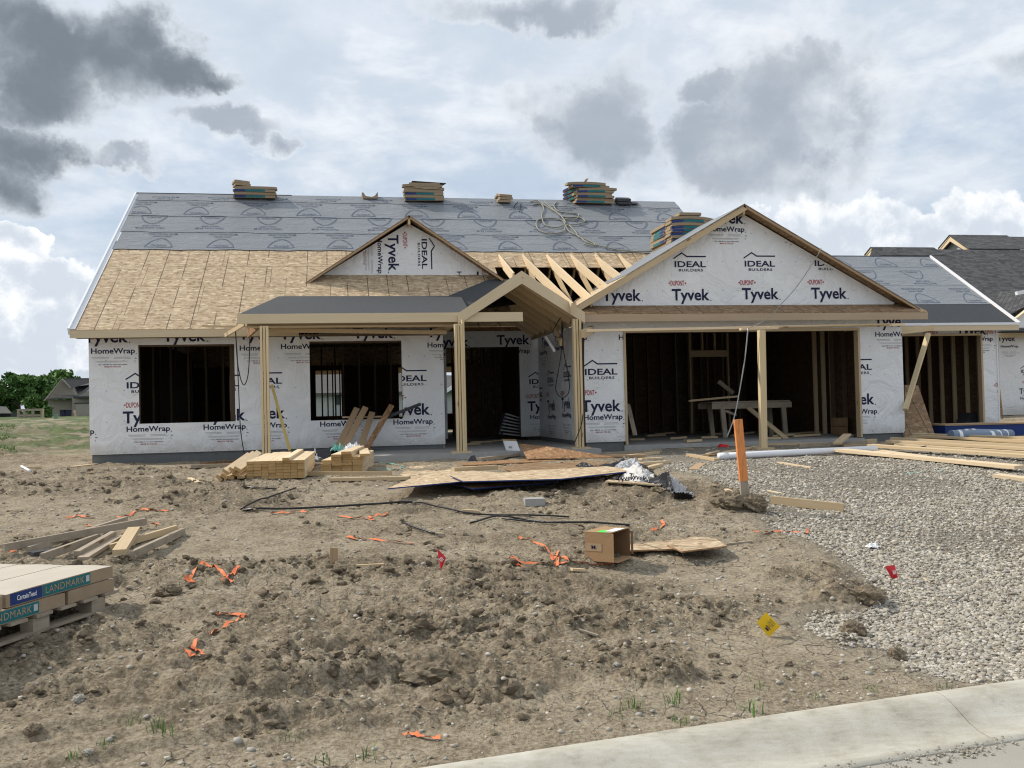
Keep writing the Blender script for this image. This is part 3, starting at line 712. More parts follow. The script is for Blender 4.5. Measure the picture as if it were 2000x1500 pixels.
def put_mark(kind, parent, P, ax, ay, nrm, rot=0.0, clip=None, lines=(), scale=1.0, name='wrap_lettering', mats=None, off=.004, table=None):
    """place a printed mark flat on a wall: P its centre, ax/ay the wall's own axes; clip(a,b) says where wall remains"""
    V, Fs, Ms = (table or MARKS)[kind]; V = V*scale
    c, s = math.cos(rot), math.sin(rot); R2 = np.stack([V[:, 0]*c-V[:, 1]*s, V[:, 0]*s+V[:, 1]*c], -1)
    ax, ay, nrm, P = Vector(ax), Vector(ay), Vector(nrm), Vector(P)
    pa, pb = P.dot(ax), P.dot(ay)
    mats = mats or INKS
    A = R2+np.array([pa, pb])
    bm = bmesh.new(); vs = [bm.verts.new((a, b, 0)) for a, b in A]; fs = []
    for f, m in zip(Fs, Ms):
        try: q = bm.faces.new([vs[i] for i in f]); q.material_index = m
        except ValueError: pass
    if clip is not None:
        lo, hi = A.min(0), A.max(0)
        for (p0, n0) in lines:
            p0 = Vector((p0[0], p0[1], 0)); n0 = Vector((n0[0], n0[1], 0))
            dd = [(Vector((x, y, 0))-p0).dot(n0) for x in (lo[0], hi[0]) for y in (lo[1], hi[1])]
            if min(dd) < 0 < max(dd): bmesh.ops.bisect_plane(bm, geom=bm.verts[:]+bm.edges[:]+bm.faces[:], plane_co=p0, plane_no=n0, dist=1e-6)
        kill = [f for f in bm.faces if not clip(*f.calc_center_median()[:2])]
        bmesh.ops.delete(bm, geom=kill, context='FACES')
    if not bm.faces: bm.free(); return None
    org = ORG[parent.name]; base = P-ax*pa-ay*pb+nrm*off-org
    for v in bm.verts: a, b = v.co.x, v.co.y; v.co = base+ax*a+ay*b
    bm.normal_update()
    for f in bm.faces:
        if f.normal.dot(nrm) < 0: f.normal_flip()
    me = bpy.data.meshes.new(name); bm.to_mesh(me); bm.free()
    for m in mats: me.materials.append(m)
    o = bpy.data.objects.new(name, me); col.objects.link(o); o.parent = parent; ORG[o.name] = org
    return o
def rects_clip(xs, zs, holes):
    """outer rectangle with rectangular holes: predicate and cutting lines in wall coordinates"""
    def ok(a, b):
        if not (xs[0] <= a <= xs[1] and zs[0] <= b <= zs[1]): return False
        return not any(h[0] < a < h[1] and h[2] < b < h[3] for h in holes)
    L = [((xs[0], 0), (1, 0)), ((xs[1], 0), (1, 0)), ((0, zs[0]), (0, 1)), ((0, zs[1]), (0, 1))]
    for h in holes: L += [((h[0], 0), (1, 0)), ((h[1], 0), (1, 0)), ((0, h[2]), (0, 1)), ((0, h[3]), (0, 1))]
    return ok, L

def holed_wall(x0, x1, z0, z1, holes, y0, y1):
    """solid wall slab in the XZ plane with rectangular openings, one connected skin"""
    b = MB(); xs = sorted({x0, x1, *[min(max(q, x0), x1) for h in holes for q in h[:2]]}); zs = sorted({z0, z1, *[min(max(q, z0), z1) for h in holes for q in h[2:]]})
    solid = lambda i, j: 0 <= i < len(xs)-1 and 0 <= j < len(zs)-1 and not any(h[0] <= (xs[i]+xs[i+1])/2 <= h[1] and h[2] <= (zs[j]+zs[j+1])/2 <= h[3] for h in holes)
    vid = {}
    def v(i, j, y):
        if (i, j, y) not in vid: vid[(i, j, y)] = b.pts([(xs[i], y, zs[j])])
        return vid[(i, j, y)]
    for i in range(len(xs)-1):
        for j in range(len(zs)-1):
            if not solid(i, j): continue
            b.face((v(i, j, y0), v(i+1, j, y0), v(i+1, j+1, y0), v(i, j+1, y0)), 0, (1, 0, 0)); b.face((v(i, j, y1), v(i, j+1, y1), v(i+1, j+1, y1), v(i+1, j, y1)), 1, (1, 0, 0))
            if not solid(i-1, j): b.face((v(i, j, y0), v(i, j+1, y0), v(i, j+1, y1), v(i, j, y1)), 1)
            if not solid(i+1, j): b.face((v(i+1, j, y0), v(i+1, j, y1), v(i+1, j+1, y1), v(i+1, j+1, y0)), 1)
            if not solid(i, j-1): b.face((v(i, j, y0), v(i, j, y1), v(i+1, j, y1), v(i+1, j, y0)), 1)
            if not solid(i, j+1): b.face((v(i, j+1, y0), v(i+1, j+1, y0), v(i+1, j+1, y1), v(i, j+1, y1)), 1)
    return b

# ------------------------------------------------------------------ the house under construction
house = thing('unfinished_house', 'single storey house under construction wrapped in white printed house wrap with bare board roof', 'house', (3.3, 18.0, .66))
def part(b, name, mat, **kw): return b.build(name, mat, house, **kw)
YL, YE, YG, YGE, YD = 18.25, 17.85, 17.15, 16.72, 21.2      # left wall, left eave, garage wall, garage eave, entry wall
XL, XC, XG, XGR = -4.41, 2.04, 4.55, 11.11
ZW, ZS = .885, .80                                            # lower edge of the wrap, slab
e0 = atY(137, 644.5, YE); rg_ = atX(267, 379, e0.x)
RY, RZ = rg_.y, rg_.z; SL = (RZ-e0.z)/(RY-e0.y); XR = 8.89; XE = e0.x
RN = Vector((0, -SL, 1)).normalized()
def roofz(y): return e0.z+SL*(y-e0.y)
def roofpt(px, py, off=0): return onP(px, py, e0+RN*off, RN)
part(MB().box(XL+.03, XC-.03, YL+.03, 30.05, .30, ZW), 'foundation', M['found'])
part(MB().box(XL+.1, 9.2, YD, 29.9, .3, ZS+.002), 'floor_slab', M['concrete'])
W1 = [-3.56, -1.86, 1.44, 2.86]; W2 = [-.495, 1.235, 1.41, 2.90]
def w_open(p0, p1, Y): a = atY(*p0, Y); b = atY(*p1, Y); return [a.x, b.x, b.z, a.z]
W1 = w_open((270, 674), (460, 823), YL); W2 = w_open((604, 667), (787, 817), YL); DR = w_open((871, 679), (1018, 858), YD)
wallL = part(holed_wall(XL, XC, ZW, 3.30, [W1, W2], YL, YL+.15), 'house_wrap', [M['wrap'], M['pine_shaded']])
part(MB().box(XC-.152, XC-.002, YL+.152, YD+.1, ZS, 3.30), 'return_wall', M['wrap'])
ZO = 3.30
wallD = part(holed_wall(XC, XG-.003, ZW, ZO, [[DR[0], DR[1], ZW-.1, DR[3]]], YD, YD+.15), 'house_wrap', [M['wrap'], M['pine_shaded']])
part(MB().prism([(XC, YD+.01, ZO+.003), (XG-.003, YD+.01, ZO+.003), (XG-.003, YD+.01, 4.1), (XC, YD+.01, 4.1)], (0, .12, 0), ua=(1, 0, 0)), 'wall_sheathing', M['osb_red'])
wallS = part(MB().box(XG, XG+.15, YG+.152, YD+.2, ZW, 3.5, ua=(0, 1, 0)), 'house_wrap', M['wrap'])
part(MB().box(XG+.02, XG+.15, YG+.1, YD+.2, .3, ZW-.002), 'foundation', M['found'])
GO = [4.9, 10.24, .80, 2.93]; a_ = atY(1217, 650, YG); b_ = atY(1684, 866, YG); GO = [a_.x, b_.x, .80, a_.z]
wallG = part(holed_wall(XG, XGR, ZW-.01, 3.41, [[GO[0], GO[1], .5, GO[3]]], YG, YG+.15), 'house_wrap', [M['wrap'], M['pine_shaded']])
part(MB().box(XG+.02, GO[0]-.04, YG+.03, YG+.15, .3, ZW-.012), 'foundation', M['found'])
part(MB().box(GO[1]+.04, XGR-.02, YG+.03, YG+.15, .3, ZW-.012), 'foundation', M['found'])
part(MB().box(GO[0]-.038, GO[1]+.038, YG-.03, 24.3, .45, ZS), 'garage_slab', M['concrete'])
part(MB().box(GO[1]-.4, 14.98, 19.35, 26.3, .45, ZS-.004), 'garage_slab', M['concrete'])
# other walls (sides and back)
part(MB().box(XL, XL+.15, YL+.152, 29.9, ZW, 3.30), 'side_wall', M['wrap'])
part(MB().prism([(XL+.02, YE+.75, 3.303), (XL+.02, 29.4, 3.303), (XL+.02, RY, RZ-.2)], (.12, 0, 0)), 'gable_wall', M['wrap'])
B_ = [w_open(p, q, 29.9) for p, q in (((448, 728), (474, 802)), ((616, 724), (668, 812)), ((778, 718), (806, 813)), ((866, 716), (897, 807)))]
part(holed_wall(XL, 9.2, ZW, 3.42, B_, 29.9, 30.05), 'back_wall', [M['osb_shaded'], M['osb_shaded']])
part(MB().box(9.05, 9.2, 24.4, 29.9, ZS, 3.42), 'side_wall', M['osb_shaded'])
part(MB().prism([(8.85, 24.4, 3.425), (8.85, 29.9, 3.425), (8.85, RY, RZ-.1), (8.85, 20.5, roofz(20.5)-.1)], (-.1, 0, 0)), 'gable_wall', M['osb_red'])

# roof of the main block: decking boards laid in courses, underlayment strips above
u_s = Vector((0, 1, SL)).normalized(); eav = Vector((0, e0.y, e0.z))
def deck_panel(xa, xb, sa, sb, mat='osb_deck', th=.014):
    p = [Vector((x, 0, 0))+eav+u_s*s_ for x, s_ in ((xa, sa), (xb, sa), (xb, sb), (xa, sb))]
    return part(MB().prism(p, RN*-th, ua=(1, 0, 0)), 'roof_panel', M[mat])
SU = (roofpt(600, 488.5)-eav).dot(u_s); STOP = (Vector((0, RY, RZ))-eav).dot(u_s)
SH = (roofpt(1100, 522)-eav).dot(u_s); XH = 3.42
rows = [(0, .60, .7), (.60, 1.81, -.35), (1.81, SH, .9), (SH, SU+.25, -.1)]
for sa, sb, off in rows:
    xe = 8.88 if sa >= SH-.01 else XH; x = XE+off-2.44
    while x < xe:
        a, b = max(x, XE+.005), min(x+2.44, xe)
        if b-a > .06: deck_panel(a+.003, b-.003, sa+.003, sb-.003)
        x += 2.44
part(MB().prism([Vector((x, 0, 0))+eav+u_s*s_-RN*.001 for x, s_ in ((XE+.01, SU+.26), (8.88, SU+.26), (8.88, STOP), (XE+.01, STOP))], RN*-.014, ua=(1, 0, 0)), 'roof_panel', M['osb'])  # unseen sheet below the strips, added to block light
part(MB().prism([(XE+.01, RY, RZ), (8.88, RY, RZ), (8.88, 30.3, roofz(2*RY-30.3)), (XE+.01, 30.3, roofz(2*RY-30.3))], (0, 0, -.02), ua=(1, 0, 0)), 'roof_panel', M['osb'])
sb_ = [SU]+[(roofpt(650, q)-eav).dot(u_s) for q in (456, 426, 397)]+[STOP+.02]
# roof print: arched badge, two text lines
_arc = [(-.30+.6*i/14, .52*math.sin(PI*i/14)**.72) for i in range(15)]
def ring(ps, w):
    out = []
    for i in range(len(ps)-1):
        a, b = np.array(ps[i]), np.array(ps[i+1]); n = np.array([-(b-a)[1], (b-a)[0]]); n = n/np.linalg.norm(n)*w/2
        out.append((poly2([a-n, b-n, b+n, a+n]), (0, 0), 0))
    return out
ROOFMARK = {'A': joinm(ring(_arc, .024)+ring([(-.30, 0), (.30, 0)], .024)+[(fit(text_mesh('TRI-SHIELD', .01), .34, .085), (0, .10), 0), (fit(text_mesh('HIGH GRIP', .01), .40, .085), (0, .66), 0), (fit(text_mesh('FRICTION FILM', .01), .64, .09), (0, .80), 0)])}
for i in range(4):
    sa, sb = sb_[i], sb_[i+1]; lift = .012+.004*i
    b = MB(); n = 60; b0 = None
    for j in range(n+1):
        x = XE+.05+(8.9-XE-.06)*j/n; w = .018*math.sin(j*1.9+i*5)+.012*math.sin(j*.7+i)
        ps = [Vector((x, 0, 0))+eav+u_s*(sa-.05+w)+RN*(lift+.004), Vector((x, 0, 0))+eav+u_s*(sa+.10)+RN*(lift+.006+.006*math.sin(j*2.3+i)), Vector((x, 0, 0))+eav+u_s*((sa+sb)/2)+RN*lift, Vector((x, 0, 0))+eav+u_s*sb+RN*lift]
        c = b.pts(ps)
        if b0 is not None:
            for q in range(3): b.face((b0+q, c+q, c+q+1, b0+q+1), 0, (1, 0, 0))
        b0 = c
    for j in range(n): pass
    o = part(b, 'roof_underlayment', M['under'], smooth=True)
    inv = (i == 1); x = XE+[.95, .62, .25, .7][i]; step = 1.265
    while x < 8.7:
        cpos = Vector((x, 0, 0))+eav+u_s*(sa+(.92 if inv else .07) if sb-sa > .6 else sa-.58)
        put_mark('A', o, cpos, (1, 0, 0), u_s, RN, rot=PI if inv else 0, clip=(lambda a, b_, lo=sa+.02+eav.dot(u_s), hi=sb-.01+eav.dot(u_s): lo < b_ < hi and XE+.1 < a < 8.8), lines=[((0, sa+.02+eav.dot(u_s)), (0, 1)), ((0, sb-.01+eav.dot(u_s)), (0, 1)), ((XE+.1, 0), (1, 0)), ((8.8, 0), (1, 0))], name='roof_print', mats=[M['ink_roof']], off=lift+.012, table=ROOFMARK, scale=.93)
        x += step
part(MB().tube([Vector((XE-.03, RY, RZ+.02)), Vector((-1.0, RY, RZ+.02))], .02, 5), 'ridge_board', M['dark'])
# fascia, rake and trusses
part(MB().beam((XE, YE-.02, e0.z-.078), (atY(485, 650, YE).x+.9, YE-.02, e0.z-.078), .038, .135), 'fascia_board', M['fascia'])
part(MB().beam(Vector((XE-.015, YE-.03, e0.z-.03)), Vector((XE-.015, RY, RZ-.02)), .035, .13, up=RN), 'rake_trim', M['white'])
part(MB().beam(Vector((XE+.03, YE, e0.z+.012)), Vector((XE+.03, RY, RZ+.012)), .10, .006, up=RN), 'drip_edge', M['white'])
part(MB().box(XE+.02, XC, YE, YL, e0.z-.13, e0.z-.118), 'soffit_frame', M['pine_shaded'])
for i in range(13):
    x = XL+.3+i*.61
    if x < XH: part(MB().beam(Vector((x, YL+.2, roofz(YL+.2)-.10)), Vector((x, RY, RZ-.10)), .038, .13, up=RN), 'truss_chord', M['pine_shaded'])

part(MB().box(XL+.152, XL+.165, YL+.16, 29.8, ZS, 3.30), 'wall_lining', M['osb_shaded'])
part(MB().box(XC-.168, XC-.154, YL+.16, YD, ZS, 3.30), 'wall_lining', M['osb_shaded'])
part(MB().box(XG+.152, XG+.160, YG+.16, YD+.2, ZS, 3.38), 'wall_lining', M['osb_shaded'])
part(MB().box(XL+.05, XC-.05, YL+.06, YL+.12, 3.302, 3.385), 'eave_light_stop', M['pine_shaded'])  # added strip closing the eave gap where sky light showed
# openings seen through the hole in the roof and the jack rafters laid over it
tips = [(974, 497), (1020, 497), (1067, 497), (1114, 497), (1161, 497), (1208, 497)]
lows = [(1003, 533), (1118, 592), (1156, 580), (1186, 557), (1214, 538), (1236, 521)]
for i, (t, l) in enumerate(zip(tips, lows)):
    a = roofpt(*t, off=.01); xx = a.x; b = atX(*l, xx)
    d = (b-a); up = Vector((0, -d.z, d.y)); up = up if up.z > 0 else -up
    L = d.length; dn = d.normalized(); hgt = .185; upn = up.normalized()
    ca = a; k = hgt/max(.05, abs(SL-d.z/d.y))*math.sqrt(1+(d.z/d.y)**2)*.92
    poly = [ca, ca+dn*k-upn*hgt, b-upn*hgt, b]
    part(MB().prism([p-Vector((.02, 0, 0)) for p in poly], (.04, 0, 0), ua=tuple(dn)), 'jack_rafter', M['pine_bright'])
for i in range(8):
    xx = atX(1067, 497, 1).x*0+4.746-.565+i*.565
    if xx < 8.6:
        ylo = 17.4 if xx < 4.5 else max(17.5, 17.2+ (xx-4.4)*1.05)
        part(MB().beam(Vector((xx, ylo, roofz(ylo)-.075)), Vector((xx, RY-.1, roofz(RY-.1)-.075)), .04, .135, up=RN), 'truss_chord', M['pine'])
        part(MB().beam(Vector((xx, 20.6, roofz(20.6)-.15)), Vector((xx, 21.6, 3.45)), .038, .089), 'truss_web', M['pine'])
        part(MB().beam(Vector((xx, 18.0, 3.42)), Vector((xx, 29.8, 3.42)), .038, .12), 'ceiling_joist', M['pine_shaded'])

# ---- porch: low shed roof, posts, front gable
YP = 16.6
pL = atY(467, 613, YP); pR = Vector((3.29, YP, pL.z-.02))
tL = roofpt(545, 578.5, .02); tR = roofpt(900, 578, .02)
part(MB().prism([pL, Vector((2.35, YP, pL.z)), tR, tL], (0, 0, -.02), ua=(1, 0, 0)), 'porch_membrane', M['membrane'])
part(MB().prism([pL+Vector((.01, .01, -.021)), Vector((2.35, YP+.01, pL.z-.021)), tR-Vector((0, 0, .021)), tL-Vector((-.01, 0, .021))], (0, 0, -.02), ua=(1, 0, 0)), 'porch_deck', M['osb'])
part(MB().prism([pL+Vector((0, .02, -.05)), pL+Vector((0, .02, -.13)), Vector((pL.x+.3, 18.2, 3.25)), tL+Vector((0, 0, -.05))], (.03, 0, 0)), 'porch_end_panel', M['osb'])
vm = [roofpt(870, 580, .03), roofpt(955, 545.5, .03), roofpt(1000, 546, .03), roofpt(1040, 590, .03), roofpt(960, 600, .03), roofpt(880, 600, .03)]
part(MB().prism(vm, RN*-.012, ua=(1, 0, 0)), 'valley_membrane', M['membrane'])
part(MB().beam(pL+Vector((-.03, -.02, -.088)), pR+Vector((0, -.02, -.062)), .04, .165), 'fascia_board', M['fascia'])
for dz in (0,):
    part(MB().beam((-1.5, YP+.15, 3.05), (2.25, YP+.15, 3.05), .038, .035), 'porch_plate', M['pine'])
    part(MB().beam((-1.5, YP+.19, 3.10), (2.25, YP+.19, 3.10), .038, .12), 'porch_header', M['pine'])
part(MB().beam((atY(530, 645, YP+.5).x, YP+.5, 3.02), (2.0, YP+.7, 2.97), .04, .07), 'brace_board', M['pine'])
part(MB().beam((1.75, YP+1.3, 3.0), (2.2, YP+.2, 3.13), .04, .09), 'brace_board', M['pine'])
part(MB().beam((-1.55, YP+1.0, 3.0), (-1.30, YP+.2, 3.1), .04, .14), 'brace_board', M['osb_red'])
part(MB().beam(atY(395, 637, 17.6), atY(640, 641, 17.3), .02, .035), 'brace_board', M['pine'])
part(MB().beam(atY(440, 655, 17.6), Vector((-1.55, YP+.3, 3.12)), .03, .07), 'brace_board', M['pine'])
def post(xc, yc, z0, z1, n=3, w=.038, d=.12, gap=.011):
    for i in range(n):
        x = xc+(i-(n-1)/2)*(w+gap)
        part(MB().box(x-w/2, x+w/2, yc-d/2+.012*(i % 2), yc+d/2+.012*(i % 2), z0, z1), 'post_ply', M['post'])
    part(MB().box(xc-.17, xc+.17, yc-.14, yc+.14, z0-.03, z0-.002), 'post_base', M['pine'])
PZ = .80
pb2 = atZ(900, 881, PZ+.03); pb3 = atZ(1132, 873, PZ+.03); pb1 = Vector((atY(519, 800, pb2.y+.02).x, pb2.y, PZ))
post(pb1.x, pb1.y, PZ+.03, 3.03); post(pb2.x, pb2.y, PZ+.03, 3.04); post(pb3.x, pb3.y, PZ+.03, 3.12, 3, .038, .12, .014)
part(MB().box(pb2.x+.066, pb2.x+.104, pb2.y-.06, pb2.y+.06, PZ+.03, 3.12), 'post_ply', M['post'])
part(MB().box(-1.55, XG+.02, YP-.42, YD-.002, .35, PZ), 'porch_slab', M['concrete'])
# porch gable
ga = atY(1017, 530, YP); gl = atY(893, 613, YP); gr_ = atY(1140, 611, YP)
YB = 21.15
def slope_deck(p_hi, p_lo, name, mat, off):
    n_ = Vector((p_hi.z-p_lo.z, 0, abs(p_hi.x-p_lo.x))); n_.x *= 1 if p_lo.x > p_hi.x else -1; n_.normalize()
    q = [p_hi, p_lo, Vector((p_lo.x, YB, p_lo.z)), Vector((p_hi.x, YB, p_hi.z))]
    return part(MB().prism([v+n_*off for v in q], n_*-.014, ua=(0, 1, 0)), name, mat), n_
_, nR = slope_deck(ga, gr_, 'gable_deck', M['osb'], -.001); _, nL = slope_deck(ga, gl, 'gable_deck', M['osb'], -.001)
for lo, nn in ((gr_, nR), (gl, nL)):
    dn = (lo-ga).normalized()
    h_ = .20
    fy = Vector((0, -.047, 0)); part(MB().prism([ga+fy, lo+fy, lo+fy-Vector((0, 0, h_)), ga+fy-Vector((0, 0, h_+.03))], (0, -.04, 0), ua=tuple(dn)), 'rake_board', M['fascia'])
    for i in range(9):
        y = YP+.28+i*.56
        c0, c1 = ga-nn*.085, lo-nn*.085
        part(MB().beam(Vector((c0.x+dn.x*.03, y, c0.z+dn.z*.03)), Vector((c1.x, y, c1.z)), .038, .135, up=nn), 'gable_rafter', M['pine'] if i < 6 else M['pine_bright'])  # rear rafters get paler pine in place of light falling there
    part(MB().beam(Vector((lo.x, YP+.02, lo.z-.10)), Vector((lo.x-.02, YB, lo.z-.10)), .038, .13), 'gable_plate', M['pine'])
part(MB().beam(Vector((ga.x, YP+.02, ga.z-.11)), Vector((ga.x, YB, ga.z-.11)), .038, .18), 'ridge_beam', M['pine'])
# ---- small dummy gable over the porch
YM = 19.85; da = atY(799, 420, YM-.35); dl = atY(590, 556, YM-.35); dr = atY(984, 545, YM-.35)
dth = .035
for lo in (dl, dr):
    sg = 1 if lo.x > da.x else -1; n_ = Vector((sg*(da.z-lo.z), 0, abs(lo.x-da.x))).normalized()
    yb = lambda p: max(p.y+.05, e0.y+(p.z-e0.z)/SL)
    part(MB().prism([da, lo, Vector((lo.x, yb(lo)+.2, lo.z)), Vector((da.x, yb(da)+.1, da.z))], n_*-.014, ua=(0, 1, 0)), 'gable_deck', M['osb_dark'])
    dn = (lo-da).normalized()
    part(MB().prism([da-n_*.016, lo-n_*.016, lo-n_*.05, da-n_*.05], (0, .04, 0), ua=tuple(dn)), 'rake_board', M['plywood'])
    part(MB().prism([da+Vector((0, .05, 0))-n_*.016, lo+Vector((0, .05, 0))-n_*.016, Vector((lo.x, YM, lo.z))-n_*.016, Vector((da.x, YM, da.z))-n_*.016], n_*-.01, ua=(0, 1, 0)), 'rake_soffit', M['osb_dark'])
part(MB().beam(da+Vector((0, .02, -.13)), da+Vector((0, .6, -.13)), .05, .12), 'lookout', M['pine'])
gb = [atY(612, 549, YM), atY(690, 544.5, YM), atY(700, 548, YM), atY(800, 549, YM), atY(880, 542, YM), atY(945, 539, YM), atY(972, 534, YM)]
gtop = Vector((da.x, YM, da.z-.10))
wallM = part(MB().prism([Vector((p.x, YM, p.z)) for p in gb]+[gtop], (0, .1, 0), ua=(1, 0, 0)), 'house_wrap', M['wrap'])
part(MB().prism([Vector((dl.x+.25, YM+.02, roofz(YM)-.05)), Vector((dr.x-.2, YM+.02, roofz(YM)-.05)), gtop+Vector((0, .02, -.05))], (0, .1, 0), ua=(1, 0, 0)), 'wall_sheathing', M['osb_dark'])
# ---- garage gable
YR = 16.85
ka = atY(1454, 399, YR); kl = atY(1122, 599, YR); kr = atY(1797, 603, YR)
f0 = atY(1142, 615, YGE); f1 = atY(1811, 608.7, YGE); fz = (f0.z+f1.z)/2
part(MB().beam((f0.x, YGE, fz-.07), (f1.x, YGE, fz-.07), .038, .14), 'fascia_board', M['fascia_brown'])
sk = 3.435
xk = f0.x; i = 0
while xk < f1.x-.05:
    x2 = min(xk+2.44, f1.x)
    part(MB().prism([(xk+.003, YGE-.02, fz+.012), (x2-.003, YGE-.02, fz+.012), (x2-.003, YG, sk), (xk+.003, YG, sk)], (0, 0, -.014), ua=(1, 0, 0)), 'roof_panel', M['osb_dark']); xk += 2.44
wallK = part(MB().prism([(XG+.25, YG+.002, sk-.05), (kr.x-.45, YG+.002, sk-.05), (kr.x-.35, YG+.002, kr.z+.15), (ka.x, YG+.002, ka.z-.07), (kl.x+.35, YG+.002, kl.z+.16)], (0, .1, 0), ua=(1, 0, 0)), 'house_wrap', M['wrap'])
YK = 23.0
for lo, mt in ((kl, 'osb'), (kr, 'osb_dark')):
    sg = 1 if lo.x > ka.x else -1; n_ = Vector((sg*(ka.z-lo.z), 0, abs(lo.x-ka.x))).normalized(); dn = (lo-ka).normalized()
    part(MB().prism([ka, lo, Vector((lo.x, YGE+2.3 if sg < 0 else 19.2, lo.z)), Vector((ka.x, YK, ka.z))] if sg < 0 else [ka, lo, Vector((lo.x, 20.5, lo.z)), Vector((ka.x, YK, ka.z))], n_*-.014, ua=(0, 1, 0)), 'roof_panel', M[mt])
    part(MB().prism([ka-n_*.016, lo-n_*.016, lo-n_*(.115 if sg < 0 else .05), ka-n_*(.115 if sg < 0 else .05)], (0, .04, 0), ua=tuple(dn)), 'rake_board', M['pine' if sg < 0 else 'plywood'])
    part(MB().prism([ka+Vector((0, .045, 0))-n_*.016, lo+Vector((0, .045, 0))-n_*.016, Vector((lo.x, YG, lo.z))-n_*.016, Vector((ka.x, YG, ka.z))-n_*.016], n_*-.012, ua=(0, 1, 0)), 'rake_soffit', M['osb_dark'])
    if sg < 0:
        hi, mid = ka+n_*.012, ka+(lo-ka)*.70+n_*.012
        part(MB().prism([hi+Vector((0, -.04, 0)), mid+Vector((0, .02, 0)), mid+Vector((0, 2.6, 0)), hi+Vector((0, 5.0, 0))], n_*-.008, ua=(0, 1, 0)), 'roof_underlayment', M['under'])
    else:
        part(MB().prism([ka+n_*.012, lo+n_*.012, lo+n_*.012+Vector((0, 3.0, 0)), ka+n_*.012+Vector((0, 5.0, 0))], n_*-.008, ua=(0, 1, 0)), 'roof_underlayment', M['under'])
part(MB().beam(ka+Vector((0, .03, -.12)), ka+Vector((0, .30, -.12)), .045, .13), 'lookout', M['pine'])
for q in ((1247, 527), (1392, 443)):
    p = atY(*q, YG-.05); part(MB().beam(p, p+Vector((0, -.22, .0)), .10, .05), 'lookout', M['plywood'])
part(MB().box(XGR-.15, XGR-.003, YG+.152, 24.2, ZS, 3.46), 'side_wall', M['osb_shaded'])
part(MB().box(XG+.15, 15.0, 24.2, 24.35, ZS, 3.46), 'back_wall', M['osb_shaded'])
part(MB().box(XG+.16, XGR-.16, YG+.16, 24.19, 3.395, 3.405), 'ceiling_board', M['osb_shaded'])
# frame of the garage opening, temporary header boards and brace post
part(MB().box(GO[0]-.002, GO[0]+.038, YG-.03, YG+.12, GO[2]+.01, GO[3]+.0), 'door_jamb', M['pine'])
part(MB().box(GO[1]-.04, GO[1]+.002, YG-.03, YG+.12, GO[2]+.01, GO[3]+.0), 'door_jamb', M['pine'])
part(MB().box(GO[0]-.002, GO[1]+.002, YG-.032, YG+.12, GO[3]+.001, GO[3]+.05), 'door_header', M['pine'])
part(MB().beam(atY(1145, 646, 16.1), atY(1765, 634, 16.1), .09, .045), 'brace_board', M['pine_bright'])
part(MB().beam(atY(1500, 639.5, 16.0), atY(1740, 633, 16.0), .09, .025), 'brace_board', M['pine'])
part(MB().beam(atY(1140, 652, 16.3), atY(1156, 644, 17.0), .09, .14), 'brace_block', M['pine'])
part(MB().beam(atY(1446, 643, 15.95), atY(1520, 641, 15.95), .09, .04), 'brace_board', M['pine_bright'])
cp = Gd(1491, 877); cpt = atY(1487, 645, cp.y+.02)
part(MB().beam(Vector((cp.x-.0, cp.y, cp.z-.02)), Vector((cpt.x, cpt.y, cpt.z)), .115, .10, up=(0, 1, 0)), 'brace_post', M['post'])
part(MB().box(cp.x-.16, cp.x+.16, cp.y-.12, cp.y+.12, cp.z-.01, cp.z+.025), 'post_base', M['pine'])
part(MB().beam(atY(1768, 800, 17.0), atY(1813, 652, 17.9), .09, .06), 'brace_post', M['post'])
part(MB().beam(atY(1735, 650, 17.4), atY(1822, 640, 18.1), .05, .12), 'brace_board', M['pine'])
# ---- third garage bay set back on the right
YBW, YBE = 19.4, 19.0
be = atY(1988, 632, YBE); bt = atX(1815, 503, be.x); bsl = (bt.z-be.z)/(bt.y-be.y); BN = Vector((0, -bsl, 1)).normalized()
def bpt(px, py, off=0): return onP(px, py, be+BN*off, BN)
bx0 = 8.9
part(MB().prism([Vector((bx0, be.y, be.z)), be, bt, Vector((bx0, bt.y, bt.z))], BN*-.02, ua=(1, 0, 0)), 'roof_panel', M['osb'])
part(MB().prism([Vector((bx0, bt.y, bt.z)), bt, Vector((bt.x, 26.5, be.z)), Vector((bx0, 26.5, be.z))], (0, 0, -.02), ua=(1, 0, 0)), 'roof_panel', M['osb'])
us2 = Vector((0, 1, bsl)).normalized(); b0_ = Vector((0, be.y, be.z)); L2 = (Vector((0, bt.y, bt.z))-b0_).dot(us2)
q1 = (bpt(1850, 595)-b0_).dot(us2); q2 = (bpt(1800, 559)-b0_).dot(us2); q3 = (bpt(1750, 524)-b0_).dot(us2)
part(MB().prism([Vector((x, 0, 0))+b0_+us2*s_+BN*.008 for x, s_ in ((10.5, .0), (be.x-.02, .0), (be.x-.02, q1+.1), (10.5, q1+.1))], BN*-.006, ua=(1, 0, 0)), 'roof_membrane', M['membrane'])
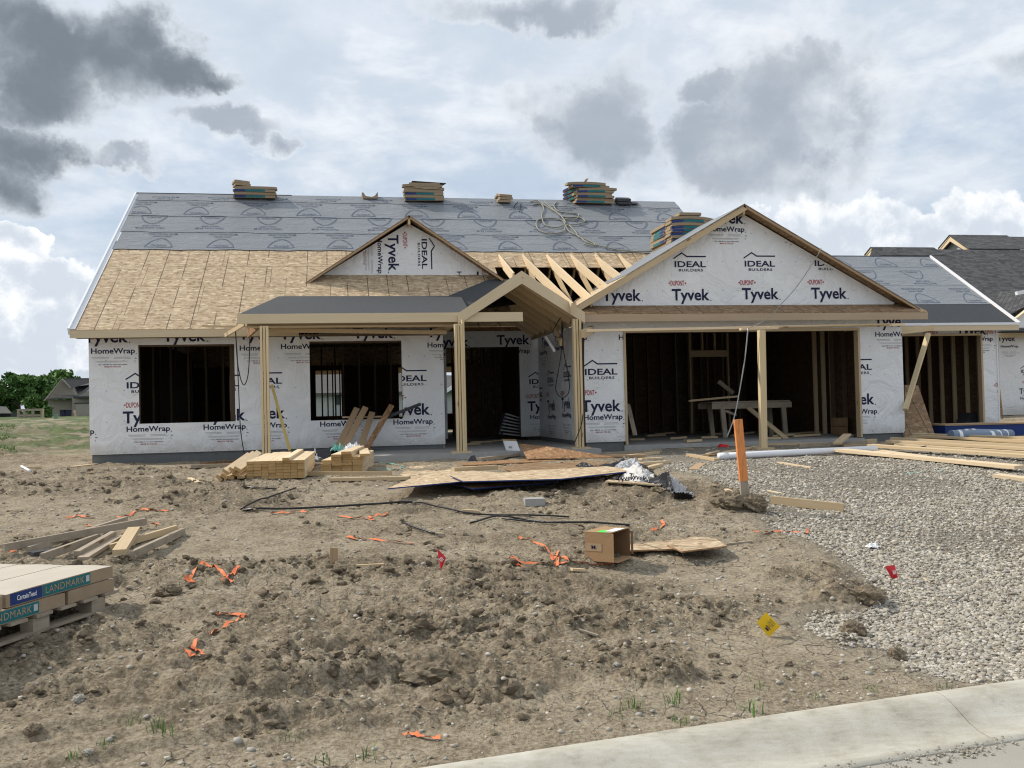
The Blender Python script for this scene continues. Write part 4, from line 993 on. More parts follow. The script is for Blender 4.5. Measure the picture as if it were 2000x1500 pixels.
for i, (sa, sb) in enumerate(((q1, q2+.05), (q2, q3+.05), (q3, L2))):
    lf = .014+.004*i
    o = part(MB().prism([Vector((x, 0, 0))+b0_+us2*s_+BN*lf for x, s_ in ((10.2, sa), (be.x-.03, sa), (be.x-.03, sb), (10.2, sb))], BN*-.005, ua=(1, 0, 0)), 'roof_underlayment', M['under'])
    x = 11.5+[.85, .1, -.35][i]
    while x < 15.2:
        put_mark('A', o, Vector((x, 0, 0))+b0_+us2*(sa+(.86 if i == 1 else .08)), (1, 0, 0), us2, BN, rot=PI if i == 1 else 0, name='roof_print', mats=[M['ink_roof']], off=lf+.004, table=ROOFMARK, scale=.93,
                 clip=lambda a, b_, lo=sa+b0_.dot(us2), hi=sb+b0_.dot(us2): lo < b_ < hi and a < be.x-.1, lines=[((0, sa+b0_.dot(us2)), (0, 1)), ((0, sb+b0_.dot(us2)), (0, 1)), ((be.x-.1, 0), (1, 0))]); x += 1.265
part(MB().tube([Vector((10.6, bt.y, bt.z+.02)), Vector((bt.x, bt.y, bt.z+.02))], .02, 5), 'ridge_board', M['dark'])
part(MB().beam(be+Vector((.02, -.02, -.01)), bt+Vector((.02, 0, .01)), .04, .10, up=BN), 'rake_trim', M['white'])
part(MB().beam(Vector((10.9, YBE-.035, be.z+.0)), be+Vector((.02, -.035, .0)), .012, .055), 'drip_edge', M['white'])
part(MB().beam(Vector((10.9, YBE-.01, be.z-.085)), be+Vector((0, -.01, -.085)), .038, .125), 'fascia_board', M['fascia'])
BX1 = atY(1950, 750, YBW).x; BO = [10.0, atY(1915, 700, YBW).x, .5, atY(1840, 656, YBW).z]
wallB = part(holed_wall(XGR+.002, BX1, ZW-.01, 3.36, [BO], YBW, YBW+.15), 'house_wrap', [M['wrap'], M['pine_shaded']])
part(MB().box(BO[1]-.002, BO[1]+.045, YBW-.03, YBW+.1, ZS, BO[3]+.04), 'door_jamb', M['pine'])
part(MB().box(XGR+.01, BO[1]-.003, YBW-.03, YBW+.1, BO[3]+.0, BO[3]+.045), 'door_header', M['pine'])
part(MB().box(BX1-.13, BX1, YBW+.152, 24.19, ZW-.02, 3.4), 'side_wall', M['osb_shaded'])
part(MB().box(BX1-.02, BX1+.01, YBW-.012, YBW+.02, ZW-.02, 3.2), 'corner_trim', M['white'])
part(MB().box(BO[1]+.04, BX1, YBW+.02, YBW+.14, .4, ZW-.012), 'foundation', M['found'])
for i in range(9):
    y = YBW+.35+i*.48; part(MB().box(BX1-.222, BX1-.133, y, y+.045, ZS, 3.38), 'stud', M['pine'])
part(MB().beam((BX1-.18, YBW+.3, 3.39), (BX1-.18, 24.1, 3.39), .09, .04), 'wall_plate', M['pine_shaded'])
part(MB().box(XGR+.1, BX1-.1, YBW+.2, 24.1, 3.385, 3.395), 'ceiling_board', M['osb_shaded'])
for i in range(7):
    x = XGR+.3+i*.55; part(MB().box(x, x+.04, 24.08, 24.17, ZS, 3.4), 'stud', M['pine_shaded'])
# ---- stud framing inside
def stud(x, y, z0, z1, m='pine_shaded', w=.040, d=.09): part(MB().box(x-w/2, x+w/2, y-d/2, y+d/2, z0, z1), 'stud', M[m])
for i in range(16): stud(GO[0]+.15+i*.37, 23.9, ZS, 3.38)
for i in range(12): stud(GO[0]+.1+i*.41, 22.4, ZS, 3.38) if i not in (4, 5, 6) else None
part(MB().box(GO[0], GO[1], 22.36, 22.45, 3.30, 3.39), 'wall_plate', M['pine_shaded']); part(MB().box(GO[0], 7.0, 22.36, 22.45, ZS, ZS+.04), 'wall_plate', M['pine_shaded'])
hx0, hx1 = atY(1347, 680, 22.36).x, atY(1421, 680, 22.36).x
part(MB().box(hx0, hx1, 22.34, 22.43, 2.70, 2.86), 'door_header', M['pine']); stud(hx0, 22.38, ZS, 3.3, 'pine'); stud(hx1, 22.38, ZS, 3.3, 'pine')
for k in (.33, .66): stud(hx0+(hx1-hx0)*k, 22.38, 2.87, 3.3, 'pine')
for a, b in ((1588, 1597), (1604, 1613), (1619, 1630)):
    p = atY((a+b)/2, 750, 19.6); stud(p.x, 19.6, ZS, 3.38, 'pine', .085, .05)
p0, p1 = atY(1638, 750, 20.0), atY(1662, 750, 20.0)
part(MB().box(p0.x, p1.x, 20.0, 20.05, ZS, 3.3), 'partition_panel', M['osb_red'])
for i in range(5): stud(XGR-.22, 18.0+i*.5, ZS, 3.4, 'pine_shaded', .09, .04)
for i in range(9): stud(XG+.21, 17.6+i*.42, ZS, 3.4, 'pine_shaded', .09, .04)
# bedrooms and hall: partitions of close studs
for yy, xa, xb, gap in ((21.3, XL+.2, -2.05, ()), (24.2, XL+.2, .2, (5, 6, 10, 11, 12)), (22.0, .15, 2.0, ()), (26.5, -2.2, 4.5, (0, 1, 3, 4, 7, 8, 11, 12, 13, 14)), (27.5, 3.9, 8.9, ()), (24.6, 3.75, 8.9, ())):
    n = int((xb-xa)/.36)
    for i in range(n):
        if i not in gap: stud(xa+i*.36, yy, ZS, 3.32)
    part(MB().box(xa, xb, yy-.045, yy+.045, 3.325, 3.40), 'wall_plate', M['pine_shaded'])
for xx, ya, yb in ((-1.95, 18.5, 24.0), (2.0, 22.0, 26.0), (4.35, 21.6, 27.0)):
    n = int((yb-ya)/.4)
    for i in range(n): stud(xx, ya+.2+i*.4, ZS, 3.32, 'pine_shaded', .09, .04)
part(MB().box(2.5, 3.9, 23.4, 23.5, ZS, 2.75), 'partition_panel', M['osb_red']) if False else None
part(MB().box(2.98, 4.3, 24.66, 24.68, ZS, 2.70), 'partition_panel', M['osb_shaded'])  # dark backing sheet, standing in for the shade of deeper rooms
part(MB().box(4.27, 4.30, YD+.2, 24.5, ZS, 3.3), 'partition_panel', M['osb_shaded'])  # side backing sheet, its dark colour also stands for room shade
for W in (W1, W2):
    cxs = [W[0]+.05, W[1]-.05]
    part(MB().box(W[0]-.05, W[1]+.05, YL+.152, YL+.29, W[3]-.02, W[3]+.20), 'window_header', M['pine_shaded'])
# back window studs
for q in (457, 650, 640, 664, 792): stud(atY(q, 760, 29.8).x, 29.8, ZS, 3.3)

# ---- printed marks on the wraps, each at its own place
XA, ZA, NF = (1, 0, 0), (0, 0, 1), (0, -1, 0)
def marks(wall, Y, lst, clip, lines, rot=0.0):
    for k, px, py in lst: put_mark(k, wall, atY(px, py, Y), XA, ZA, NF, rot=rot, clip=clip, lines=lines)
ok, L = rects_clip((XL, XC), (ZW, 3.4), [W1, W2])
XSEAM = atY(514, 750, YL).x
def seam(side): return (lambda a, b: ok(a, b) and (a-XSEAM)*side > 0), L+[((XSEAM, 0), (1, 0))]
marks(wallL, YL, [('T', 508, 652), ('H', 510, 681), ('S', 510, 699), ('I', 433, 749), ('T', 439, 811), ('H', 440, 835), ('S', 440, 852)], *seam(-1))
marks(wallL, YL, [('I', 517, 744), ('T', 517, 807), ('H', 521, 832), ('S', 521, 851), ('T', 588, 652), ('H', 590, 678), ('S', 594, 698)], *seam(1))
marks(wallL, YL, [('T', 208, 658), ('H', 222, 687), ('S', 220, 706), ('T', 361, 656), ('T', 730, 650), ('T', 872, 648), ('H', 874, 675), ('S', 874, 692),
    ('I', 283, 752), ('I', 801, 739), ('D', 262, 791), ('D', 775, 777), ('T', 284, 815), ('T', 802, 800),
    ('H', 142, 845), ('H', 291, 839), ('H', 666, 829), ('H', 808, 825), ('S', 142, 862), ('S', 291, 857), ('S', 666, 847), ('S', 808, 842)], ok, L)
ok, L = rects_clip((XC, XG-.01), (ZW, ZO), [[DR[0], DR[1], .5, DR[3]]])
marks(wallD, YD, [('T', 883, 668), ('T', 1003, 664), ('H', 870, 692), ('H', 1004, 687), ('I', 1060, 745), ('D', 1041, 774), ('T', 1063, 793), ('H', 1068, 815), ('S', 1064, 834)], ok, L)
for k, px, py in [('I', 1076, 742), ('I', 1108, 731), ('D', 1070, 771), ('D', 1099, 768), ('T', 1077, 792), ('T', 1106, 788), ('H', 1078, 815), ('H', 1107, 812), ('S', 1078, 838), ('S', 1107, 836), ('T', 1066, 668), ('T', 1092, 657), ('H', 1062, 690), ('H', 1093, 680), ('S', 1062, 705)]:
    put_mark(k, wallS, atX(px, py, XG), (0, -1, 0), ZA, (-1, 0, 0), clip=lambda a, b: -YD+.02 < a < -YG-.16 and ZW < b < 3.45, lines=[((-YD+.02, 0), (1, 0)), ((-YG-.16, 0), (1, 0))])
put_mark('I', wallS, (XG, YD-.05, 1.83), (0, -1, 0), ZA, (-1, 0, 0), clip=lambda a, b: a > -YD+.02, lines=[((-YD+.02, 0), (1, 0))])
ok, L = rects_clip((XG, XGR), (ZW, 3.43), [[GO[0], GO[1], .5, GO[3]]])
marks(wallG, YG, [('I', 1174, 726), ('H', 1109, 661), ('H', 1247, 660), ('D', 1147, 767), ('T', 1175, 793), ('H', 1179, 816), ('S', 1178, 834), ('H', 1744, 654), ('S', 1744, 670), ('I', 1674, 717), ('T', 1674, 780), ('H', 1680, 805), ('S', 1672, 821), ('T', 1742, 628)], ok, L)
def tri_clip(a, b, c):
    P = [(p.x, p.z) for p in (a, b, c)]
    def ok(x, z): return bool(inside(P, np.float64(x), np.float64(z)))
    return ok, [((P[i][0], P[i][1]), (-(P[(i+1) % 3][1]-P[i][1]), P[(i+1) % 3][0]-P[i][0])) for i in range(3)]
ok, L = tri_clip(Vector((ka.x, 0, ka.z-.10)), Vector((kl.x+.2, 0, kl.z-.01)), Vector((kr.x-.2, 0, kr.z-.01)))
marks(wallK, YG, [('T', 1417, 426), ('H', 1419, 449), ('S', 1419, 466), ('S', 1556, 468), ('H', 1548, 449), ('I', 1348, 516), ('I', 1484, 515), ('I', 1620, 514), ('D', 1190, 554), ('D', 1323, 553), ('D', 1459, 552), ('D', 1593, 551), ('T', 1215, 577), ('T', 1350, 576), ('T', 1486, 574), ('T', 1620, 573), ('T', 1755, 571)], ok, L)
ok, L = tri_clip(Vector((da.x, 0, da.z-.10)), Vector((gb[0].x, 0, gb[0].z)), Vector((gb[-1].x, 0, gb[-1].z-.02)))
L = L
marks(wallM, YM, [('T', 768, 495), ('H', 741, 500), ('D', 791, 469), ('I', 829, 496), ('S', 720, 505), ('T', 925, 566), ('H', 896, 566), ('D', 946, 540)], ok, L, rot=-PI/2)
ok, L = rects_clip((XGR, BX1), (ZW, 3.35), [BO])
marks(wallB, YBW, [('T', 1898, 645), ('D', 1817, 650), ('D', 1932, 648), ('H', 1911, 663), ('S', 1913, 680), ('I', 1975, 718), ('D', 1955, 752), ('T', 1978, 772), ('H', 1980, 796)], ok, L)

# ------------------------------------------------------------------ neighbouring house on the right, also wrapped
nb = thing('neighbouring_house', 'dark shingled house with white printed wrap and pale gable trim at the right edge', 'house', (27, 34, .8))
NY = 30.0; nx0 = atY(1952, 700, NY).x
def npart(b, name, mat, **k): return b.build(name, mat, nb, **k)
nz0 = atY(1960, 811, NY).z; nz1 = atY(1960, 640, NY).z
wallN = npart(MB().box(nx0, nx0+9, NY, NY+.15, nz0, nz1+.25, ua=(1, 0, 0)), 'house_wrap', M['wrap'])
npart(MB().box(nx0+.05, nx0+9, NY+.03, NY+.15, .5, nz0-.003), 'foundation', M['found'])
npart(MB().box(nx0, nx0+.15, NY+.153, NY+10, nz0, nz1+.25), 'side_wall', M['wrap'])
for k, px, py in [('T', 1966, 661), ('H', 1972, 677), ('S', 1972, 691), ('I', 2008, 725), ('D', 2004, 746), ('T', 2008, 764), ('H', 2010, 778)]:
    put_mark(k, wallN, atY(px, py, NY), XA, ZA, NF, clip=lambda a, b: a > nx0, lines=[((nx0, 0), (1, 0))], scale=.93)
npart(MB().beam(atY(1950, 655, NY-.4), atY(1950, 655, NY-.4)+Vector((9, 0, 0)), .04, .16), 'fascia_board', M['fascia'])
ev = atY(1948, 648, NY-.4)
rA, rB = atY(1703, 486, 37), atY(1856, 461, 39.5)
ev0 = Vector((atY(1640, 640, 30).x, NY-.4, ev.z+.0))
def roofq(pts, name='roof_slope', m='shingle'): return npart(MB().prism(pts, (0, 0, -.04), ua=(1, 0, 0)), name, M[m])
roofq([Vector((ev0.x, ev.y, ev.z)), Vector((ev.x+9.6, ev.y, ev.z)), Vector((ev.x+9.6, rA.y, rA.z)), Vector((rA.x, rA.y, rA.z))])
roofq([Vector((rB.x-.9, rA.y, rA.z+.05)), Vector((ev.x+9.6, rA.y, rA.z+.05)), Vector((ev.x+9.6, rB.y, rB.z)), Vector((rB.x, rB.y, rB.z))])
roofq([Vector((rA.x, rA.y, rA.z)), Vector((rB.x, rA.y, rA.z)), Vector((rB.x, 46, ev.z)), Vector((rA.x, 46, ev.z))])
roofq([rB, Vector((ev.x+9.6, rB.y, rB.z)), Vector((ev.x+9.6, 48, ev.z)), Vector((rB.x, 48, ev.z))])
for (a, l, r, X0) in (((1701, 484), (1689, 499), (1722, 500), rA.x), ((1855, 460), (1833, 486), (1895, 485.5), rB.x)):
    A, B, Cc = atX(*a, X0), atX(*l, X0), atX(*r, X0)
    for P in (B, Cc):
        npart(MB().prism([A, P, P-Vector((0, 0, .24)), A-Vector((0, 0, .27))], (.06, 0, 0)), 'gable_trim', M['pine_bright'])
        roofq([A+Vector((-.03, 0, .04)), P+Vector((-.03, 0, .04)), P+Vector((3, 0, .04)), A+Vector((3, 0, .04))])
    npart(MB().prism([A+Vector((.3, 0, -.1)), B+Vector((.3, 0, -.1)), Cc+Vector((.3, 0, -.1))], (.1, 0, 0)), 'gable_siding', M['siding'])
v0 = atY(1948, 600, 29.4); v1 = atY(1975, 572, 29.4)
npart(MB().prism([atY(1975, 612, 29), atY(2030, 585, 29), atY(2060, 560, 32), atY(1952, 570, 32), atY(1945, 590, 31)], (0, .05, -.05)), 'porch_roof', M['shingle'])
npart(MB().beam(atY(1983, 622, 28.9), atY(2030, 586, 28.9), .05, .2, up=(0, -1, 0)), 'gable_trim', M['pine_bright'])
npart(MB().prism([atY(1988, 620, 28.95), atY(2040, 585, 28.95), atY(2040, 640, 28.95), atY(1988, 640, 28.95)], (0, .1, 0), ua=(1, 0, 0)), 'house_wrap', M['wrap'])
npart(MB().prism([atY(1955, 648, 28.8), atY(2040, 647, 28.8), atY(2040, 640, 29.6), atY(1957, 642, 29.6)], (0, 0, .04), ua=(1, 0, 0)), 'porch_membrane', M['membrane'])
npart(MB().beam(atY(1985, 573, 28.8), atY(2020, 566, 28.8), .12, .12), 'gutter', M['white'])
npart(MB().prism([atY(1954, 760, 27.5), atY(1952, 828, 27.3), atY(1961, 829, 27.3)], (0, .02, 0)), 'leaning_offcut', M['osb_dark'])

# ------------------------------------------------------------------ far houses on the left and behind
fh = thing('tan_house', 'distant tan house with brown grey roof and attached garage left of the site', 'house', (-29, 112, 1.5))
def fpart(b, name, mat, **k): return b.build(name, mat, fh, **k)
FY = 110.0; P_ = lambda px, py, y=FY: atY(px, py, y)
w0, w1, w2 = P_(94, 780), P_(143, 780), P_(200, 780); ez = P_(120, 781).z; gz = 1.2
fpart(MB().box(w0.x, w1.x+.2, FY, FY+14, gz, ez), 'wall', M['tan'])
fpart(MB().box(w1.x+.2, w2.x+4, FY-1.2, FY+12, gz, ez+.25), 'wall', M['tan'])
fpart(MB().prism([P_(86, 782), P_(122, 741), P_(140, 757), P_(150, 775)], (0, .4, 0)), 'gable_wall', M['tan'])
fpart(MB().prism([P_(84, 783, FY-.6), P_(121, 739, FY-.6), P_(121, 741.5, FY-.6), P_(88, 783, FY-.6)], (0, .3, 0)), 'gable_trim', M['tan_trim'])
fpart(MB().prism([P_(121, 739, FY-.6), P_(138, 757, FY-.6), P_(137, 758.5, FY-.6), P_(121, 741.5, FY-.6)], (0, .3, 0)), 'gable_trim', M['tan_trim'])
fpart(MB().prism([P_(121, 739, FY-.5), P_(138, 756, FY-.5), P_(147, 751, FY+6), P_(200, 738, FY+6)], (0, .0, -.15)), 'roof', M['shingle_far'])
fpart(MB().prism([P_(90, 778, FY-1), P_(145, 776, FY-1), P_(176, 759, FY+4), P_(215, 741, FY+8), P_(149, 749, FY+8), P_(138, 756, FY+4)], (0, 0, -.15)), 'roof', M['shingle_far'])
fpart(MB().prism([P_(145, 776, FY-1.2), P_(178, 775, FY-1.6), P_(240, 775, FY-1.6), P_(240, 735, FY+6), P_(178, 742, FY+6), P_(176, 752, FY+3)], (0, 0, -.15)), 'roof', M['shingle_far'])
fpart(MB().prism([P_(152, 774, FY-1.7), P_(200, 750, FY-1.7), P_(240, 774, FY-1.7)], (0, .2, 0)), 'gable_wall', M['tan'])
fpart(MB().beam(P_(143, 776, FY-1.8), P_(215, 775, FY-1.8), .2, .2), 'gutter', M['dark'])
fpart(MB().box(P_(154, 800).x, P_(205, 800).x, FY-1.32, FY-1.22, gz, P_(154, 789).z), 'garage_door', M['tan_trim'])
fpart(MB().box(P_(154, 800).x-.1, P_(205, 800).x, FY-1.36, FY-1.325, P_(154, 789).z, P_(154, 788).z+.06), 'door_header', M['dark'])
for q in (151, 165): p = roofpt(0, 0) if False else P_(q, 746, FY+5); fpart(MB().box(p.x-.35, p.x+.35, p.y-.3, p.y+.3, p.z-.1, p.z+.18), 'roof_vent', M['dark'])
# house right behind the site, seen through the window openings and the door
bh = thing('grey_house', 'grey sided house behind the site seen through the open doorway', 'house', (3, 66, 1.0))
BY = 62.0; Q = lambda px, py, y=BY: atY(px, py, y)
bz = 1.0
bh_p = lambda b, n, m: b.build(n, m, bh)
bh_p(MB().box(Q(606, 770).x, Q(905, 770).x, BY, BY+10, bz, Q(880, 764).z), 'wall', M['siding'])
bh_p(MB().prism([Q(870, 764), Q(905, 742), Q(935, 764)], (0, .2, 0)), 'gable_wall', M['siding'])
bh_p(MB().beam(Q(866, 768, BY-.4), Q(906, 741, BY-.4), .2, .22, up=(0, -1, 0)), 'gable_trim', M['white'])
bh_p(MB().prism([Q(598, 768, BY-.4), Q(930, 762, BY-.4), Q(930, 735, BY+5), Q(598, 722, BY+5)], (0, 0, -.15), ), 'roof', M['shingle_far'])
bh_p(MB().box(Q(655, 780).x, Q(664, 780).x, BY-.08, BY-.01, Q(655, 790).z, Q(655, 770).z), 'window', M['dark'])
# dark low shed and timber deck at the far left
sh = thing('low_shed', 'low dark roofed shed at the far left edge', 'shed', (-46, 118, 1.5))
SY = 116.0; S_ = lambda px, py, y=SY: atY(px, py, y)
MB().box(S_(-40, 800).x, S_(21, 800).x, SY, SY+6, 1.2, S_(0, 806).z).build('wall', M['dark'], sh)
MB().prism([S_(-50, 807, SY-.5), S_(23, 807, SY-.5), S_(12, 794, SY+3), S_(-40, 792, SY+3)], (0, 0, -.1)).build('roof', M['shingle_far'], sh)
pg = thing('timber_deck', 'small grey timber deck with tall posts and rails before the trees', 'deck', (S_(58, 810).x, 104, 1.4))
PY = 104.0; D_ = lambda px, py, y=PY: atY(px, py, y)
for q in (36, 48, 64.5, 82): MB().beam(D_(q, 820), D_(q, 800), .22, .22, up=(0, 1, 0)).build('post', M['pine_grey'], pg)
MB().beam(D_(35, 801), D_(83, 800), .2, .22).build('top_rail', M['pine_grey'], pg)
MB().beam(D_(35, 811.5), D_(83, 811), .2, .2).build('rail', M['pine_grey'], pg)
for i in range(4): MB().beam(D_(35, 813+i*1.8), D_(83, 812.6+i*1.8), .12, .1).build('deck_board', M['pine_grey'], pg)

# ------------------------------------------------------------------ trees
def _leaf(k, p):
    a = k.n('ShaderNodeAttribute', attribute_name='tone').outputs['Fac']
    k.put(p.inputs['Base Color'], k.ramp(a, [(0, (.036, .085, .022)), (.5, (.08, .165, .04)), (1, (.16, .27, .065))])); p.inputs['Roughness'].default_value = .75
M['leaf'] = material('tree_leaves', _leaf)
M['bark'] = plain('tree_bark', (.07, .055, .04), .9, .2, .25, 8)
def tree(px, pb, ptop, halfw, Y, label, seed, low=.15, n=5200, group='trees beyond the field', leaf=.28):
    b = atY(px, pb, Y); t = atY(px, ptop, Y); h = t.z-b.z; w = halfw/F_PX*Y
    rt = thing('leafy_tree', label, 'tree', (b.x, Y, b.z), group); rn = random.Random(seed); rq = np.random.RandomState(seed)
    tb = MB(); tb.tube([(b.x, Y, b.z-.3), (b.x+.05*h*.1, Y, b.z+h*.3), (b.x, Y+.1, b.z+h*.75)], [h*.035, h*.025, h*.008], 7); tb.build('trunk', M['bark'], rt)
    lb = MB()
    cl = []
    for i in range(34):
        a = rn.random()*2*PI; zf = low+(1-low)*rn.random()**.9; prof = math.sin(PI*min(1, (zf-low*.6)/(1.04-low*.6))**.8)**.7
        r = w*prof*(.35+.65*rn.random()); c = Vector((b.x+math.cos(a)*r, Y+math.sin(a)*r, b.z+h*zf*.96)); cl.append((c, (.10+.11*rn.random())*h*(.55+.5*prof)))
        if i < 12: lb.tube([(b.x, Y, b.z+h*.25+.4*(c.z-b.z-h*.25)), tuple(c)], [h*.011, h*.004], 5)
    lb.build('limbs', M['bark'], rt)
    V = []; T = []
    for c, r in cl:
        m = n//len(cl); u_ = rq.randn(m, 3); u_ /= np.linalg.norm(u_, axis=1)[:, None]; rad = r*(.55+.55*rq.rand(m)**.6)
        P = np.array(c)+u_*rad[:, None]*np.array([1.15, 1.15, .85]); A = rq.randn(m, 3); A /= np.linalg.norm(A, axis=1)[:, None]; B = np.cross(A, rq.randn(m, 3)); B /= np.linalg.norm(B, axis=1)[:, None]
        s_ = (leaf*(.5+.8*rq.rand(m)))[:, None]
        V.append(np.stack([P-A*s_, P+B*s_*.6, P+A*s_, P-B*s_*.6], 1)); T.append(np.repeat(np.clip(rq.rand()*.5+.5*rq.rand(m), 0, 1), 4))
    V = np.concatenate(V).reshape(-1, 3)-np.array((b.x, Y, b.z)); Fc = np.arange(len(V)).reshape(-1, 4)
    np_obj('crown', V, Fc, M['leaf'], smooth=False, attrs=dict(tone=np.concatenate(T)), parent=rt)
tree(38, 826, 730, 62, 124, 'broad full green tree left of the timber deck', 1, .12, 7000)
tree(-20, 828, 752, 45, 128, 'green tree cut by the left edge of the picture', 2, .1, 4500)
tree(88, 826, 738, 34, 150, 'tall green tree behind the tan house gable', 3, .2, 4500, leaf=.34)
tree(120, 826, 727, 34, 160, 'tallest dark tree behind the tan house roof', 4, .2, 4500, leaf=.36)
tree(66, 823, 772, 17, 112, 'small conical bright green tree beside the tan house', 5, .05, 2600, leaf=.2)
tree(150, 826, 736, 30, 170, 'dark tree behind the right end of the tan house', 14, .2, 3500, leaf=.36)
tree(458, 812, 752, 20, 90, 'green tree seen through the left window opening', 6, .1, 3000)
tree(445, 812, 760, 22, 96, 'second green tree behind the left window opening', 15, .1, 2500)
def sapling(px, pb, pt, Y, label, lean=0, seed=0):
    b = atY(px, pb, Y); t = atY(px+lean, pt, Y); rt = thing('staked_sapling', label, 'sapling', tuple(b)); rq = np.random.RandomState(seed)
    MB().tube([b, t], .035, 5).build('stem', M['bark'], rt)
    m = 260; h = t.z-b.z; f = rq.rand(m); P = np.array(b)[None]+np.outer(.4+.6*f, np.array(t-b))+rq.randn(m, 3)*h*.12
    A = rq.randn(m, 3)*.09; B = rq.randn(m, 3)*.07; V = np.stack([P-A, P+B, P+A, P-B], 1).reshape(-1, 3)-np.array(b)
    np_obj('foliage', V, np.arange(len(V)).reshape(-1, 4), M['leaf'], smooth=False, attrs=dict(tone=np.full(len(V), .4)), parent=rt)
sapling(94, 823, 795, 98, 'young leafy sapling before the tan house', 0, 1)
def stick(px, pb, pt, Y, label, lean=0, w=.16, name='wooden_stake'):
    tag(MB().beam(atY(px, pb, Y), atY(px+lean, pt, Y), w, w, up=(0, 1, 0)).build(name, M['pine']), label, 'stake')
stick(84, 823, 798, 97, 'tall pale stake standing beside the sapling')
stick(148, 817, 801, 96, 'slanting pale stake before the tan house garage', -3)
bx = thing('utility_box', 'pale green utility box standing in the grass before the tan house', 'utility box', tuple(atY(109, 824, 88)))
ub = atY(109, 824, 88); ut = atY(109, 808.5, 88); MB().box(ub.x-.13, ub.x+.13, 87.9, 88.15, ub.z, ut.z-.1).build('body', M['util'], bx)
MB().prism([(ub.x-.15, 87.88, ut.z-.1), (ub.x+.15, 87.88, ut.z-.1), (ub.x+.12, 87.88, ut.z), (ub.x-.12, 87.88, ut.z)], (0, .3, 0)).build('cap', M['util'], bx)
for q, lb in ((123, 'dark wheeled bin by the tan wall, left of its twin'), (132, 'dark wheeled bin by the tan wall, right of its twin')):
    p = atY(q, 816, 106); bn = thing('wheeled_bin', lb, 'bin', tuple(p), 'bins beside the tan house')
    b = MB(); b.prism([(p.x-.22, 105.9, p.z), (p.x+.22, 105.9, p.z), (p.x+.28, 105.9, p.z+.75), (p.x-.28, 105.9, p.z+.75)], (0, .6, 0)); b.build('body', M['bin'], bn)
    MB().prism([(p.x-.3, 105.85, p.z+.752), (p.x+.3, 105.85, p.z+.752), (p.x+.27, 105.85, p.z+.83), (p.x-.27, 105.85, p.z+.83)], (0, .7, 0)).build('lid', M['bin'], bn)

# ------------------------------------------------------------------ rough growth on the far soil and tufts near the street
def blades(P, hs, seed, per=5, wid=.05):
    rq = np.random.RandomState(seed); n = len(P)*per; Pb = np.repeat(P, per, 0)+rq.randn(n, 3)*np.array([.03, .03, 0]); h = np.repeat(hs, per)*(.5+.8*rq.rand(n)); a = rq.rand(n)*2*PI
    d = np.stack([np.cos(a), np.sin(a), a*0], -1); sd = np.stack([-np.sin(a), np.cos(a), a*0], -1)*(h*wid+.001)[:, None]; tip = Pb+d*(h*.45)[:, None]; tip[:, 2] += h; mid = Pb+d*(h*.15)[:, None]; mid[:, 2] += h*.6
    V = np.stack([Pb-sd, Pb+sd, mid+sd*.8, tip, mid-sd*.8], 1)
    k = np.arange(n)[:, None]*5; return V.reshape(-1, 3), np.concatenate([k+np.array([[0, 1, 2, 4]]), k+np.array([[4, 2, 3, 3]])]), rq.rand(n).repeat(5)
n = 15000; y = 21+40*rs.rand(n)**1.1; x = -(.31+.25*rs.rand(n))*(y); x = np.where(x > -4.9, -5.2-rs.rand(n)*4, x)
ok = rs.rand(n) < np.clip(.35+fbm(x*.4, y*.5, 3, 83)*1.6+(y-30)*.02, 0, 1); x, y = x[ok], y[ok]; z, _, _ = terrain(x, y)
V, Fc, tn = blades(np.stack([x, y, z-.01], -1), .03+.07*rs.rand(len(x)), 4, 4, .09)
tri = np.concatenate([Fc[:len(Fc)//2][:, [0, 1, 2]], Fc[:len(Fc)//2][:, [0, 2, 3]], Fc[len(Fc)//2:][:, [0, 1, 2]]])
np_obj('weeds', V, tri, M['leaf'], kind='stuff', smooth=False, attrs=dict(tone=.4+.5*tn))
tufts = [((255, 1412), .09), ((300, 1425), .10), ((327, 1432), .10), ((210, 1455), .07), ((716, 1482), .12), ((635, 1492), .09), ((558, 1440), .06), ((1232, 1382), .13), ((1312, 1372), .12), ((1316, 1380), .08), ((1462, 1390), .12), ((1333, 1412), .07), ((1480, 1345), .08), ((1845, 1342), .06), ((1700, 1350), .06), ((1205, 1398), .05), ((146, 1478), .07), ((1590, 1365), .05)]
TL = ['bushy grass tuft at lower left, highest of the three close together', 'middle grass tuft of the three close together at lower left', 'lowest grass tuft of the three close together at lower left', 'thin grass tuft left of and below the three close tufts', 'tall grass tuft at the kerb end, below the faded orange tape', 'low tuft at the bottom edge, left of the tall tuft by the kerb end',
 'tiny tuft between the three tufts and the faded orange tape', 'tall thin tuft at the left of the row above the kerb', 'tall tuft above the kerb, upper one of a close pair', 'lower tuft of the close pair above the kerb', 'tall tuft above the kerb below the yellow flag', 'small tuft touching the kerb between the pair and the tall tuft', 'small tuft straight under the yellow flag',
 'tiny tuft by the gravel end, nearest the kerb joint', 'small tuft between the gravel corner and the kerb top', 'tiny tuft left of the tall thin one above the kerb', 'tiny tuft at the bottom left corner', 'tiny tuft on the kerb edge below the gravel tongue']
for i, ((px, py), h) in enumerate(tufts):
    p = Gd(px, py); V, Fc, tn = blades(np.array([[p.x, p.y, p.z-.005]]), np.array([h*.62]), 100+i, 12+i % 4, .028)
    k_ = len(Fc)//2; tri = np.concatenate([Fc[:k_][:, [0, 1, 2]], Fc[:k_][:, [0, 2, 3]], Fc[k_:][:, [0, 1, 2]]])
    lab = TL[i]
    o = np_obj('grass_tuft', V-np.array(p), tri, M['leaf'], smooth=False, attrs=dict(tone=.5+.5*tn)); o.location = p
    tag(o, lab, 'grass tuft', 'grass tufts in the bare soil')

